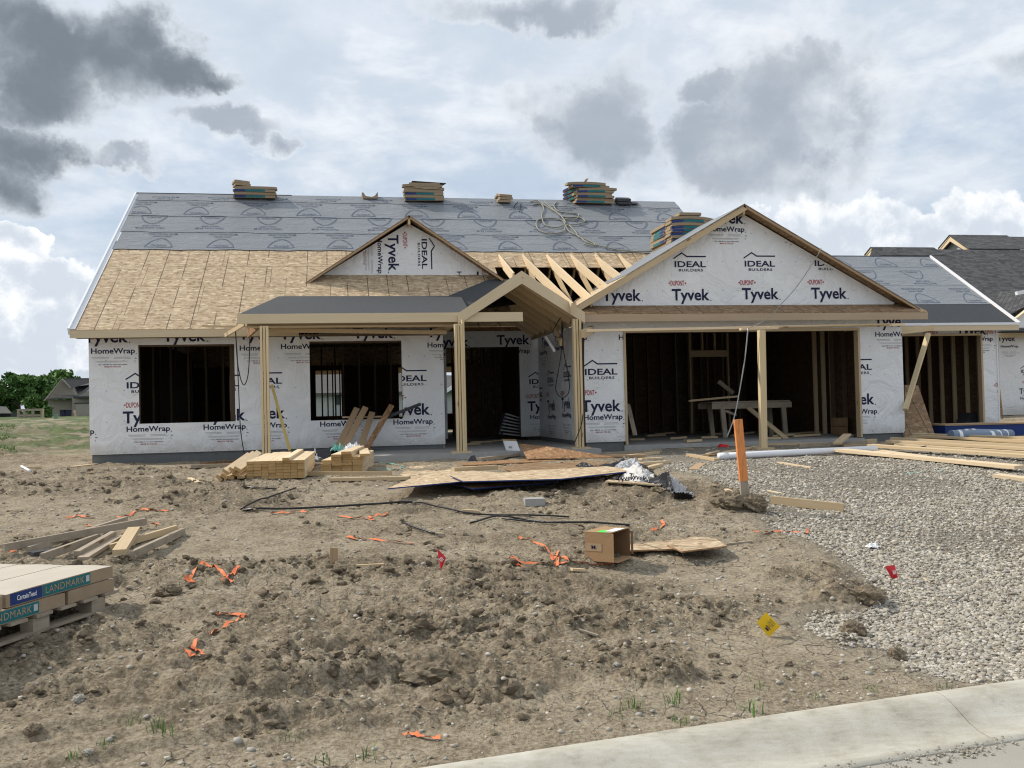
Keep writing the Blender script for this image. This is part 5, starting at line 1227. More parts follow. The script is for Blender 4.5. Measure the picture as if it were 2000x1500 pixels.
# ------------------------------------------------------------------ loose things on the site
def board(px0, py0, px1, py1, w, t, label, mat='pine', name='loose_board', cat='board', lift=0.0, group=None, edge=False, z=None, z1=None, tags=True):
    """a board lying between two ground points; w across, t thick; edge=True lies on its narrow side"""
    if z is None: a, b = Gd(px0, py0), Gd(px1, py1)
    else: a, b = atZ(px0, py0, z), atZ(px1, py1, z if z1 is None else z1)
    h = w if edge else t
    if z is None:
        pts = [a.lerp(b, f) for f in (0, .25, .5, .75, 1)]; zz_ = [TZ(p.x, p.y) for p in pts]
        zf = np.polyfit([0, .25, .5, .75, 1], zz_, 1); res = max(q-np.polyval(zf, f) for q, f in zip(zz_, (0, .25, .5, .75, 1)))
        a.z, b.z = zf[1]+res*.45, zf[0]+zf[1]+res*.45
    up = Vector((0, 0, 1)); a = a+up*(h/2+lift); b = b+up*(h/2+lift)
    o = MB().beam(a, b, t if edge else w, h).build(name, M[mat])
    return tag(o, label, cat, group)

# lumber piles
def ends(p, d, w, t, L): q = p+d*L; return p, q
ORD = ['first', 'second', 'third', 'fourth', 'fifth', 'sixth', 'seventh', 'eighth', 'ninth']
def rowname(r, n): return 'bottom' if r == 0 else 'top' if r == n-1 else ORD[r]
pA = Gd(482, 937); zb = pA.z
fA = atZ(482, 905, zb+.24); kA = atZ(532, 882.5, zb+.24)
ddir = (kA-fA); ddir.z = 0; ddir.normalize(); sdir = Vector((1, -.05, 0)).normalized()
L1 = 2.40; n_c = 8
for c in range(n_c):
    hts = [6, 6, 6, 6, 6, 7, 6, 6][c]
    for r in range(hts):
        o_ = pA+sdir*(c*.0925+.045)+ddir*random.uniform(-.02, .02); o_.z = zb+.019+r*.0395
        far = random.uniform(-.1, .3) if r >= 5 else 0
        tag(MB().beam(o_-ddir*(.12 if r == 6 else 0), o_+ddir*(L1+far), .089, .037, em=1).build('lumber_stud', [M['pine_bright'], M['end']]), 'stud in the %s column from the left, %s row, of the wide lumber pile' % (ORD[c], rowname(r, hts)), 'lumber stud', 'studs in the wide lumber pile')
for i, (dx, dz, rot) in enumerate(((-.07, .02, .0), (-.13, .06, .5), (-.20, .02, .2), (-.17, .12, .6), (-.27, .035, .7), (-.33, .02, .9), (-.10, .13, .55), (-.24, .10, .6))):
    o_ = pA+sdir*dx+ddir*(-.03*i*.5); o_.z = zb+dz+.02
    up = Vector((math.sin(rot), 0, math.cos(rot)))
    tag(MB().beam(o_-ddir*.05, o_+ddir*L1+Vector((0, 0, .10 if dz > .05 else .0)), .089, .037, up=up, em=1).build('lumber_stud', [M['pine_bright'], M['end']]), 'pale stud slid off the left side of the wide lumber pile', 'lumber stud', 'studs slid off the wide lumber pile')
pC = Gd(627, 927); d2 = Vector((.12, 1, 0)).normalized()
for c, hts in enumerate((5, 7, 8, 6)):
    for r in range(hts):
        o_ = pC+sdir*(c*.145+.07+random.uniform(-.004, .004)); o_.z = pC.z+.019+r*.0395
        tag(MB().beam(o_+d2*(random.uniform(-.03, .03)-(.1 if r == 7 else 0)), o_+d2*1.9, .139, .037, em=1).build('lumber_plank', [M['pine_bright'], M['end']]), 'plank in the %s column from the left, %s row, of the smaller lumber pile' % (ORD[c], rowname(r, hts)), 'lumber plank', 'planks in the smaller lumber pile')
o_ = pC+sdir*.62; o_.z = pC.z+.26
tag(MB().beam(o_-d2*.12, o_+d2*1.8-sdir*.2, .139, .037, em=1).build('lumber_plank', [M['pine_bright'], M['end']]), 'top plank jutting out at the right of the smaller lumber pile', 'lumber plank')

# boards lying about
board(592, 930, 765, 928.5, .035, .06, 'long pale stick lying in front of the smaller lumber pile', 'pine')
board(645, 941, 800, 937, .09, .04, 'long pale board with one dark tip pointing left before the sheets', 'pine')
board(140, 914, 310, 894, .13, .038, 'long plank slanting up to the grey foundation at left', 'pine')
board(50, 917, 78, 915, .06, .04, 'short pale offcut at the far left of the soil', 'pine_bright', 'wood_offcut', 'offcut')
o_ = MB(); a, b = Gd(42, 914), Gd(58, 922); o_.tube([a+Vector((0, 0, .03)), b+Vector((0, 0, .02))], .022, 6)
tag(o_.build('white_stick', M['pvc']), 'short white plastic stick beside the pale offcut at left', 'stick')
board(370, 934, 388, 944, .06, .02, 'small pale offcut slanting on soil left of the lumber', 'pine_bright', 'wood_offcut', 'offcut')
board(170, 925, 188, 923, .05, .02, 'tiny pale offcut on the soil under the long plank', 'pine_bright', 'wood_offcut', 'offcut')
board(370, 915, 460, 911, .07, .05, 'brown grey timber lying along the foundation', 'pine_grey')
board(395, 908, 475, 903, .12, .05, 'dark wet timber lying against the foundation', 'osb_dark')
tag(MB().prism([Gd(424, 901)+Vector((0, 0, .0)), Gd(438, 901), Gd(444, 897)+Vector((0, .1, .09)), Gd(428, 897)+Vector((0, .1, .09))], (0, .01, .012)).build('board_offcut', M['osb_red']), 'small brown board scrap propped up by the foundation', 'offcut')

# sheets of board on the soil
def sheet(pts, z, label, mat='osb', th=.013, name='board_sheet', cat='board sheet', zs=None, ua=None, group=None, edge='blue'):
    P = [atZ(px, py, z if zs is None else zs[i]) for i, (px, py) in enumerate(pts)]
    o = MB().prism(P, (0, 0, -th), ua=ua, sidem=1).build(name, [M[mat], M[edge]])
    return tag(o, label, cat, group)
zq = TZ(*Gd(900, 950)[:2]); zr = TZ(*Gd(1000, 915)[:2])
zq2 = float(np.mean([TZ(*Gd(q, w)[:2]) for q, w in ((780, 945), (860, 935), (950, 945), (1000, 935), (1080, 935), (1150, 925))]))+.015
sheet([(773, 934), (800, 911), (836, 907.5), (930, 925), (905, 934)], zq2+.02, 'board sheet under the pointed sheet, its rear corner facing the lumber')
sheet([(884, 944), (922, 954), (1070, 943), (1150, 927), (1000, 924)], zq2+.0, 'flat pale board sheet with a dark blue edge in front centre')
sheet([(757, 953.5), (942, 936.5), (1008, 926), (900, 917), (815, 929)], zq2+.06, 'pointed pale board sheet at the left front of the scattered sheets')
sheet([(880, 929), (905, 940), (1095, 935), (1246, 918), (1185, 910.5), (1050, 918)], zq2+.088, 'long pale board sheet whose tip points at the crumpled wrap')
sheet([(970, 911), (1012, 923), (1190, 911), (1188, 899), (1075, 900)], zr+.02, 'brownish board sheet with dark guide lines behind the pale sheets', 'osb_dark', edge='osb_red')
sheet([(890, 905), (1020, 896), (1100, 899), (900, 909)], zr+.03, 'narrow brown board strip lying behind the pale sheets', 'osb_red', edge='osb_red')
sheet([(1013, 866), (1085, 874), (1200, 893), (1030, 896)], zr+.2, 'reddish brown board sheet sloping down from the porch slab', 'osb_red', zs=[.93, .90, .74, .76], edge='osb_red')
board(935, 899, 1012, 890, .10, .04, 'dull board lying along the porch slab edge', 'pine_grey', z=.74)
board(885, 922, 970, 917, .09, .06, 'short pale timber peeping out behind the pointed sheet', 'pine', z=zq2+.05)
board(1178, 889, 1290, 882, .09, .04, 'greenish board lying before the garage corner', 'pine_grey')
board(1120, 893, 1260, 893, .14, .04, 'dull brown board lying under the garage wrap corner', 'plywood')
board(1225, 893, 1285, 886, .09, .04, 'pale short board slanting up left of the garage opening', 'pine')
board(1250, 899, 1292, 897, .12, .03, 'small pale offcut next to the slanting short board', 'pine', 'wood_offcut', 'offcut')
board(1104, 938, 1175, 928, .09, .05, 'pale stub of timber under the tip of the long sheet', 'pine_bright')
board(1140, 933, 1205, 929, .12, .05, 'second pale stub of timber beside the crumpled wrap', 'pine_bright', lift=.02)
board(1185, 940, 1330, 951, .22, .015, 'thin pale board strip running under the crumpled black film', 'osb')
board(1250, 910, 1305, 905, .10, .04, 'pale board behind the crumpled wrap', 'pine')
board(1250, 922, 1290, 913, .09, .04, 'pale board end resting under the crumpled wrap', 'pine')
board(1353, 919, 1370, 907, .13, .02, 'square brown offcut on the gravel left of the orange stake', 'plywood', 'wood_offcut', 'offcut')
board(1345, 891, 1400, 901, .08, .04, 'pale board on gravel pointing at the white pipe end', 'pine')
board(1378, 892, 1440, 887, .12, .03, 'dark thin board lying before the garage slab', 'osb_dark')
board(1380, 888, 1404, 882, .05, .02, 'small pale offcut leaning on dark board before the garage', 'pine_bright', 'wood_offcut', 'offcut')
board(1340, 877, 1400, 869, .28, .02, 'triangular pale scrap at the garage slab edge', 'osb', 'wood_offcut', 'offcut')
board(1495, 870, 1620, 868, .12, .04, 'pale board lying along the slab right of the brace post', 'pine')
board(1560, 873, 1690, 866, .08, .05, 'long dull board on gravel before the right garage jamb', 'pine_grey')
board(1635, 868, 1655, 850, .14, .03, 'short pale plank leaning on the slab by the right garage jamb', 'pine', z=.78, z1=.90)
board(1690, 866, 1708, 864, .1, .07, 'small pale block on gravel below the right garage wrap', 'pine', 'wood_offcut', 'offcut')
board(1416, 886, 1480, 874, .12, .025, 'thin pale board sloping behind the orange stake', 'pine')
board(1640, 872, 1760, 866, .2, .02, 'wide brown board under the left ends of the long planks', 'plywood')
# offcuts round the orange stake
for a, lb in (((1418, 956, 1429, 963, .05, .015), 'short pale splinter just left of the orange stake'), ((1425, 958, 1470, 963, .03, .012), 'thin pale splinter running behind the orange stake'),
              ((1462, 965, 1505, 966, .025, .012), 'long thin pale splinter right of the orange stake'), ((1500, 959, 1532, 966, .035, .012), 'pale splinter on gravel above the short timber'),
              ((1560, 983, 1575, 980, .04, .012), 'tiny pale chip beside the short timber on gravel'), ((1520, 905, 1585, 916, .05, .02), 'narrow dull board on gravel below the white pipe'), ((1382, 944, 1395, 951, .04, .012), 'tiny pale chip on gravel at left of the stake')):
    board(*a, lb, 'pine_bright', 'wood_splinter', 'splinter')
board(1506, 984, 1648, 1000, .089, .045, 'short square timber lying on gravel right of the orange stake', 'pine', edge=True)
# long planks at the right
for i, (x0, y0, x1, y1, w, t, lf, lb) in enumerate((
    (1945, 932, 2090, 950, .24, .04, 0, 'lowest wide pale plank poking out at the right edge'),
    (1640, 888, 1992, 924, .25, .045, .03, 'front wide pale plank of the long planks on the right'),
    (1700, 880, 2040, 905, .20, .045, .05, 'second long pale plank behind the front wide one'),
    (1712, 884, 1800, 896, .24, .04, .0, 'wide plank end crossing under the long planks at their left'),
    (1735, 872, 2060, 893, .14, .045, .06, 'third long plank with a greenish cast'),
    (1770, 868, 2060, 886, .14, .05, .03, 'fourth long plank lying in the right hand pile'),
    (1780, 864, 2060, 878, .14, .05, .05, 'fifth long plank near the back of the right hand pile'),
    (1786, 860, 2060, 871, .14, .05, .09, 'rearmost long plank nearest the grey rolls'))):
    board(x0, y0, x1, y1, w, t, lb, 'pine_bright' if i in (0, 1, 3) else 'pine', 'long_plank', 'plank', lift=lf, group='long planks on the gravel')
for i, (x0, y0, x1, y1, w, lf) in enumerate(((1722, 877, 2050, 899, .14, .0), (1752, 875, 2060, 896, .14, .02), (1742, 869, 2060, 889, .09, .09), (1760, 866, 2060, 882, .14, .0), (1796, 866, 2060, 880, .09, .10), (1800, 862, 2060, 874, .14, .0), (1800, 858, 2060, 867, .14, .02))):
    board(x0, y0, x1, y1, w, .04, 'long plank wedged among the planks lying before the grey rolls', 'pine', 'long_plank', 'plank', lift=lf, group='planks filling the right hand pile')
# white pipe
a, b = Gd(1405, 898), Gd(1711, 885)
pp = thing('drain_pipe', 'long white plastic pipe lying on gravel before the garage', 'pipe', tuple((a+b)/2))
MB().tube([a+Vector((0, 0, .05)), a.lerp(b, .12)+Vector((0, 0, .055)), b+Vector((0, 0, .07))], .052, 14).build('pipe_body', M['pvc'], pp, smooth=True)
d_ = (b-a).normalized(); MB().tube([a+Vector((0, 0, .05))-d_*.01, a+Vector((0, 0, .05))+d_*.14], .058, 14).build('pipe_socket', M['pvc'], pp, smooth=True)
# white cleanout cap by foundation
c = Gd(334, 901); cc = thing('pipe_stub', 'white pipe stub standing against the left foundation', 'pipe stub', tuple(c))
MB().tube([c, c+Vector((0, 0, .13))], .055, 12).build('stub', M['pvc'], cc); MB().tube([c+Vector((0, 0, .05)), c+Vector((0, 0, .09))], .075, 12).build('collar', M['pvc'], cc)

# orange marking stake with its clump
s0, s1 = Gd(1456, 978), None; s1 = atY(1441, 819, s0.y+.02); mid = s0.lerp(s1, .24)
def _opaint(k, p):
    v = k.n('ShaderNodeTexCoord').outputs['Object']; n = k.noise(v, 11, 6, .65)
    k.put(p.inputs['Base Color'], k.mix(k.m('MULTIPLY', k.ss(k.noise(k.v('MULTIPLY', v, (30, 30, 5)), 1, 4, .6), .52, .72), .75), k.mix(n, (.60, .20, .055, 1), (.80, .33, .12, 1)), (.20, .10, .05, 1)))
M['orange_paint'] = material('orange_paint_on_wood', _opaint)
st = thing('survey_stake', 'tall orange painted wooden stake with bare foot leaning in a soil clump', 'stake', tuple(s0))
ud = Vector((.0, 1, 0))
MB().beam(s0+Vector((0, 0, -.1)), mid, .085, .035, up=ud).build('bare_foot', M['pine_grey'], st)
MB().beam(mid+(s1-mid)*.002, s1, .089, .037, up=ud).build('painted_shaft', M['orange_paint'], st)
def lump(name, label, px, py, r, seed, flat=.7, mat='clod', cat='soil clod', up=.25, jit=.3, sx=1.0):
    p = Gd(px, py); V, Fc = ico(4); rq = np.random.RandomState(seed); q = V*2.2+seed
    d = 1+.55*fbm(q[:, 0]*.8+q[:, 2]*.7, q[:, 1]*.8-q[:, 2]*.5, 2, seed)+.30*np.abs(fbm(q[:, 0]*1.6-q[:, 2]*1.1, q[:, 1]*1.6+q[:, 2]*.9, 3, seed+5))+.16*fbm(q[:, 0]*5+q[:, 2]*3, q[:, 1]*5-q[:, 2]*4, 3, seed+9)
    V = V*d[:, None]*np.array([r*sx, r*.85, r*flat])
    o = np_obj(name, V, Fc, M[mat], smooth=False, attrs=dict(tone=np.full(len(V), .6))); o.location = (p.x, p.y, p.z+r*flat*up); return tag(o, label, cat)
lump('soil_clod', 'crumbly soil clump at the right of the orange stake foot', 1472, 990, .13, 1, .75)
lump('soil_clod', 'crumbly soil clump at the left of the orange stake foot', 1425, 985, .16, 2, .6)
lump('soil_clod', 'largest rounded soil block in the heap at front centre', 830, 1322, .11, 3, .5, sx=1.25)
lump('soil_clod', 'rounded soil clod right of the shingle pallet', 327, 1160, .08, 4, .65)
lump('soil_clod', 'dark soil clod touching the gravel beside its narrow tongue', 1690, 1168, .12, 5, .55)
lump('soil_clod', 'soil clod lying in the gravel tongue by the yellow flag', 1668, 1238, .075, 6, .8)
lump('soil_clod', 'upright soil clod at the gravel edge above the kerb', 1752, 1285, .05, 7, .9)
lump('stone', 'rounded pale stone at lower left', 154, 1368, .028, 8, .8, 'stone', 'stone')
lump('stone', 'pale angular chip at the bottom left edge of the soil', 172, 1470, .022, 9, .6, 'stone', 'stone')
lump('soil_clod', 'square soil clod near the lower left corner', 65, 1428, .036, 10, .7)
lump('stone', 'white stone chunk on the gravel edge below the red flag', 1709, 1185, .030, 11, 1.0, 'paper', 'stone')
lump('stone', 'small white stone on soil right of centre', 1205, 1300, .022, 12, .7, 'stone', 'stone')
lump('soil_clod', 'round dark clod alone on soil right of the shingles', 1305, 1200, .028, 13, .8)

# cardboard box lying on its side, opening to the right
def box_thing():
    zq_ = TZ(*Gd(1190, 1096)[:2])+.006; a, b, c_ = atZ(1143, 1095, zq_), atZ(1199, 1099, zq_), atZ(1223, 1086, zq_)
    ux = (b-a); W = ux.length; ux.normalize(); uy = Vector((-ux.y, ux.x, 0)); D = .30; Hh = .225
    o3 = Vector((a.x, a.y, zq_)); t = .006; uz = Vector((0, 0, 1))
    t_ = thing('cardboard_box', 'open brown cardboard box lying on its side on the soil', 'cardboard box', tuple(o3))
    P = lambda x, y, z: o3+ux*x+uy*y+uz*z
    def slab(p, e1, e2, e3, name, mats=('card', 'card_in')): MB().prism([p, p+e1, p+e1+e2, p+e2], e3).build(name, M[mats[0]], t_)
    D = abs((c_-b).dot(uy))
    slab(P(0, 0, .0), ux*W, uz*Hh, uy*t, 'front_panel'); slab(P(0, D, 0), ux*(W-.01), uz*Hh, uy*t, 'back_panel', ('card_in',))
    slab(P(0, t+.001, -.001), ux*W, uy*(D-t-.002), uz*t, 'bottom_panel'); slab(P(-.004, 0, Hh+.001), ux*(W*.93), uy*(D+t), uz*t, 'top_panel'); slab(P(.001, t+.001, t), uy*(D-t-.002), uz*(Hh-t-.001), ux*t, 'end_panel', ('card_in',))
    slab(P(W+.001, .01, .0), ux*.03-uz*.002, uy*(D-.02), uz*.004, 'flap'); slab(P(W+.001, D-.002, .02), ux*.012+uy*.012, uz*(Hh-.04), ux*.003, 'flap', ('card_in',))
    slab(P(W*.03, -.0025, Hh*.36), ux*(W*.56), uz*(Hh*.27), uy*.0015, 'tape_label', ('tape',))
    slab(P(W*.40, D*.02, Hh+t+.0015), ux*(W*.33), uy*(D*.36), uz*.0012, 'sticker', ('green',)); slab(P(W*.62, D*.15, Hh+t+.0035), ux*(W*.30), uy*(D*.62), uz*.0012, 'shipping_label', ('paper',))
    tm = {'M': joinm([(fit(text_mesh('M', .03), .035, .03), (0, 0), 0)])}
    lab = [c for c in t_.children if c.name.startswith('tape_label')][0]
    put_mark('M', lab, P(W*.31, -.004, Hh*.5), ux, uz, -uy, name='printed_letter', mats=[M['ink']], table=tm, off=.001)
box_thing()
zb2 = max(TZ(*Gd(q, w)[:2]) for q, w in ((1240, 1070), (1300, 1062), (1360, 1055), (1320, 1075)))
sheet([(1222, 1062), (1222, 1075), (1330, 1071), (1390, 1058), (1385, 1049)], zb2+.01, 'pale board strip lying right of the cardboard box', 'osb_deck', edge='osb_red')
sheet([(1302, 1064), (1332, 1076.5), (1420, 1066), (1398, 1052), (1355, 1047.5)], zb2+.024, 'square ended board scrap lying on the pale strip by the box', 'osb_deck', edge='osb_red')
board(1418, 1065, 1468, 1060, .03, .015, 'thin stick lying right of the board scrap by the box', 'pine_grey', 'wood_splinter', 'splinter')
board(1116, 1115, 1142, 1116, .05, .02, 'small wood chip before the cardboard box', 'pine', 'wood_splinter', 'splinter')
board(696, 1106, 750, 1102, .03, .012, 'thin pale stick on soil right of the white marker', 'pine', 'wood_splinter', 'splinter')
board(1130, 1232, 1168, 1243, .025, .012, 'small grey stick on soil below the cardboard box', 'pine_grey', 'wood_splinter', 'splinter')
board(1804, 1130, 1815, 1139, .02, .008, 'tiny pale stick on the gravel right of the red flag', 'pine_bright', 'wood_splinter', 'splinter')
p = Gd(653, 1097); tag(MB().prism([p+Vector((-.035, 0, -.02)), p+Vector((.03, 0, -.02)), p+Vector((.028, .02, .10)), p+Vector((-.03, .02, .105))], (0, .012, 0)).build('marker_chip', M['plywood']), 'small pale upright chip standing in the soil left of the red flag', 'chip')
c = Gd(1046, 988); tag(MB().prism([c+Vector((-.11, 0, .0)), c+Vector((.10, -.02, 0)), c+Vector((.11, .16, .0)), c+Vector((-.10, .17, 0))], (0, 0, .075)).build('concrete_block', M['concrete']), 'small grey concrete block on the soil before the pale sheets', 'block')

# pile of used boards at the left
tg = 'used boards piled at the left'
for x0, y0, x1, y1, w, t, ed, lf, mt, lb in (
    (8, 1086, 285, 1032, .062, .035, True, .03, 'pine_grey', 'longest grey brown board on edge across the left board pile'),
    (55, 1083, 247, 1022, .055, .035, True, .0, 'pine_grey', 'thin board behind the longest board of the left pile'),
    (82, 1093, 190, 1054, .062, .035, True, .0, 'pine_grey', 'shorter board on edge before the longest board of the left pile'),
    (150, 1093, 222, 1052, .05, .04, False, .03, 'pine_grey', 'narrow pale stick in the middle of the left board pile'),
    (162, 1095, 232, 1050, .09, .03, False, .0, 'pine_grey', 'grey board beneath the narrow stick of the left pile'),
    (233, 1093, 262, 1046, .10, .045, False, .05, 'pine', 'short thick pale plank with dark end in the left pile'),
    (215, 1075, 345, 1038, .055, .035, True, .0, 'pine', 'yellowish board at the rear right of the left pile'),
    (243, 1093, 358, 1043, .06, .04, True, .0, 'pine_grey', 'pale grey board at the right end of the left pile'),
    (60, 1088, 110, 1078, .1, .03, False, .0, 'dark', 'dark short board half hidden in the left pile')):
    board(x0, y0, x1, y1, w, t, lb, mt, 'used_board', 'board', lift=lf, group=tg, edge=ed)

# ------------------------------------------------------------------ shingle bundles
def bundle_mesh(L, Wd, T, bend=0.0, sag=0.0):
    """a wrapped bundle, length along x, with slightly sagging ends"""
    b = MB(); nx = 8; ny = 2; top = {}; bot = {}
    for i in range(nx+1):
        for j in range(ny+1):
            x = -L/2+L*i/nx; y = -Wd/2+Wd*j/ny; z = -abs(y)*bend-sag*(abs(x)/(L/2))**2
            bot[i, j] = b.pts([(x, y, z)]); top[i, j] = b.pts([(x, y, z+T-.004*((i in (0, nx))+(j in (0, ny))))])
    for i in range(nx):
        for j in range(ny):
            b.face((top[i, j], top[i+1, j], top[i+1, j+1], top[i, j+1]), 1, (1, 0, 0)); b.face((bot[i, j], bot[i, j+1], bot[i+1, j+1], bot[i+1, j]), 0)
    for i in range(nx):
        for j, s in ((0, 1), (ny, -1)):
            f = (bot[i, j], bot[i+1, j], top[i+1, j], top[i, j]); b.face(f if s > 0 else f[::-1], 0, (1, 0, 0))
    for j in range(ny):
        for i, s in ((0, -1), (nx, 1)):
            f = (bot[i, j], bot[i, j+1], top[i, j+1], top[i, j]); b.face(f if s > 0 else f[::-1], 0, (0, 1, 0))
    return b
def band(L, Wd, T, bend, sag, x0, x1, sgn=-1):
    b = MB(); q = None; n = 6
    for i in range(n+1):
        x = x0+(x1-x0)*i/n; y = sgn*(Wd/2+.002); z = -Wd/2*bend-sag*(abs(x)/(L/2))**2; c = b.pts([(x, y, z+.006), (x, y, z+T-.010)])
        if q is not None:
            f = (q, c, c+1, q+1); b.face(f if sgn < 0 else f[::-1], 0, (1, 0, 0))
        q = c
    return b
LANDM = {'L': joinm([(fit(text_mesh('LANDMARK', .0, .9, 1.1), .36, .042), (0, 0), 0)]), 'C': joinm([(fit(text_mesh('CertainTeed', .015), .17, .032), (0, 0), 0)]), 'G': joinm([(rect(.035, .04), (0, 0), 0)])}
def bundle(loc, label, group, L=.98, Wd=.34, T=.065, bend=.0, sag=.0, rot=(0, 0, 0), printed=1, letters=False, flip=False, top='kraft', body='kraft'):
    b = bundle_mesh(L, Wd, T, bend, sag); rt = thing('shingle_bundle', label, 'shingle bundle', (0, 0, 0), group)
    b.build('wrapper', [M[body], M[top]], rt)
    if printed:
        for sg in ((-1, 1) if not letters else (-1,)):
            s = -1 if flip else 1; k = sorted((s*-.47*L, s*-.20*L)); m = sorted((s*-.195*L, s*.26*L))
            bb = band(L, Wd, T, bend, sag, k[0], k[1], sg).build('printed_band', M['blue'], rt); tt = band(L, Wd, T, bend, sag, m[0], m[1], sg).build('printed_band', M['teal'], rt)
            if letters:
                put_mark('C', bb, (sum(k)/2, -Wd/2-.002, T/2), (1, 0, 0), (0, 0, 1), (0, -1, 0), name='printed_letters', mats=[M['paper']], table=LANDM, off=.002, scale=.95)
                put_mark('L', tt, (sum(m)/2-.02, -Wd/2-.002, T/2), (1, 0, 0), (0, 0, 1), (0, -1, 0), name='printed_letters', mats=[M['tape']], table=LANDM, off=.002)
                put_mark('G', tt, (m[1]-.03, -Wd/2-.002, T/2), (1, 0, 0), (0, 0, 1), (0, -1, 0), name='printed_patch', mats=[M['ink_grey']], table=LANDM, off=.002)
    rt.location = loc; rt.rotation_euler = rot; return rt
def ridge_stack(pxc, n, label, group, L=.98, seed=0, dx=None, pr=None, yo=-.26):
    rn = random.Random(seed); X = atY(pxc, 390, RY-.2).x; z = RZ-.115
    for i in range(n):
        o = (dx[i] if dx else rn.uniform(-.03, .03)); P_r = (pr[i] if pr else rn.random() < .6)
        bundle((X+o, RY+yo+rn.uniform(-.03, .03), z+i*.068), (rowname(i, n)+' '+label) if i in (0, n-1) else (ORD[i]+' '+label+', counted from below'), group, L=L, bend=0, sag=.003*i, rot=(.10, rn.uniform(-.012, .012), rn.uniform(-.03, .03)), printed=P_r)
ridge_stack(500, 4, 'full length bundle of the leftmost ridge stack', 'bundles in the leftmost ridge stack', seed=1, pr=[1, 0, 1, 0])
X = atY(474, 380, RY).x; bundle((X, RY-.24, RZ-.115+4*.068), 'short bundle on top of the leftmost ridge stack', None, L=.36, printed=0, rot=(0, .03, .3)); bundle((X-.02, RY-.24, RZ-.115+4.95*.068), 'topmost short bundle of the leftmost ridge stack', None, L=.36, printed=0, rot=(0, .05, .3))
ridge_stack(826, 6, 'bundle of the middle ridge stack', 'bundles in the middle ridge stack', seed=2, pr=[1, 0, 1, 0, 0, 0])
X = atY(826, 380, RY).x
b = MB(); pts = [(-.40, -.28, .02), (-.2, -.31, -.09), (.05, -.33, -.16), (.36, -.30, -.22)]
q = None
for i in range(9):
    x = -.38+.095*i; c = b.pts([(X+x, RY-.30, RZ+.318), (X+x, RY-.445, RZ+.30), (X+x, RY-.455, RZ+.30-.05-.11*math.sin(.25*i+.3)+.015*math.sin(i*2.5))])
    if q is not None: b.face((q, c, c+1, q+1), 0); b.face((q+1, c+1, c+2, q+2), 0)
    q = c
tag(b.build('torn_wrapper', M['kraft']), 'torn brown wrapper draped over the middle ridge stack', 'wrapper')
tag(MB().prism([(X-.30, RY-.43, RZ+.335), (X+.55, RY-.41, RZ+.30), (X+.5, RY-.05, RZ+.325), (X-.32, RY-.05, RZ+.345)], (0, 0, .012)).build('shingle_sheet', M['dark']), 'dark loose shingle lying on top of the middle ridge stack', 'shingle')
X = atY(980, 388, RY).x
for i, lb in enumerate(('lowest', 'middle', 'topmost')): bundle((X+.03*(i % 2), RY-.22, RZ-.09+i*.07), lb+' short open bundle of the small stack on the ridge', 'bundles in the small ridge stack', L=.34, printed=0, bend=.3, rot=(0, .0, .12*i), top='kraft_top')
X = atY(722, 386, RY).x
b = MB(); ps = [(-.20, .09), (-.17, .12), (-.10, .02), (.05, .0), (.12, .03), (.19, .13), (.20, .05), (.17, -.04), (-.17, -.04)]
tag(b.prism([(X+a, RY-.2, RZ-.02+c) for a, c in ps], (0, .25, 0)).build('torn_wrapper', M['kraft']), 'torn open kraft wrapper alone on the ridge between two stacks', 'wrapper')
ridge_stack(1158, 8, 'bundle of the tallest ridge stack', 'bundles in the tallest ridge stack', seed=5, pr=[1, 0, 1, 0, 1, 0, 1, 0], dx=[-.02, .02, .0, -.05, .0, .08, -.12, -.22], L=1.0)
X = atY(1128, 380, RY).x
for i in range(4): bundle((X-.06, RY-.05, RZ+.0+i*.1), rowname(i, 4)+' bundle jutting out at the left rear of the tallest ridge stack', 'bundles behind the tallest ridge stack', L=.6, printed=1, rot=(0, -.15, -.9), sag=.02)
tag(MB().prism([(X+.10, RY-.2, RZ+.42), (X+.18, RY-.2, RZ+.44), (X+.27, RY-.15, RZ+.57), (X+.19, RY-.16, RZ+.55)], (0, .02, 0)).build('paper_scrap', M['card']), 'small torn paper scrap sticking up from the tallest ridge stack', 'paper')
X = atY(1212, 392, RY).x
for i, lb in enumerate(('lower', 'upper')): bundle((X-.02*i, RY-.22, RZ-.08+i*.08), lb+' dark unwrapped shingle bundle right of the tallest ridge stack', 'dark bundles on the ridge', L=.36, T=.07, printed=0, bend=.4, top='dark', body='dark')
bundle((atY(1233, 394, RY).x, RY-.17, RZ-.05), 'flat dark shingle lying alone right of the dark bundles', None, L=.2, Wd=.3, T=.02, printed=0, bend=.5, top='dark', body='dark')
# stack on the garage slope, draped over its ridge
def gz(x): return ka.z-abs(x-ka.x)*(ka.z-kl.z)/(ka.x-kl.x)
GS = 'bundles stacked on the garage roof'
kY = 19.6; xc = atY(1348, 450, kY).x; zg = atY(1312, 480, kY-.17).z
for i in range(9):
    rn = random.Random(40+i); zc = zg+.012+i*.070
    bundle((xc+rn.uniform(-.025, .025), kY+rn.uniform(-.02, .02), zc+.02), rowname(i, 9)+' front bundle of the stack on the garage slope'+(', counted from below' if i else ''), GS, L=1.0, sag=.02+.003*i, rot=(0, .03-.02*(i % 2), rn.uniform(-.03, .03)), printed=i % 2 == 1 or i == 4)
    if i < 8: bundle((xc-.33+rn.uniform(-.03, .03), kY+.70, zc), rowname(i, 8)+' rear bundle of the stack on the garage slope, its long side facing left', 'rear bundles on the garage roof', L=1.0, Wd=.34, rot=(0, 0, PI/2+rn.uniform(-.03, .03)), printed=i % 2 == 0 or i == 5)
bundle((xc-.05, kY, zg+.04+9*.070), 'half bundle on the very top of the garage roof stack', None, L=.5, printed=0)
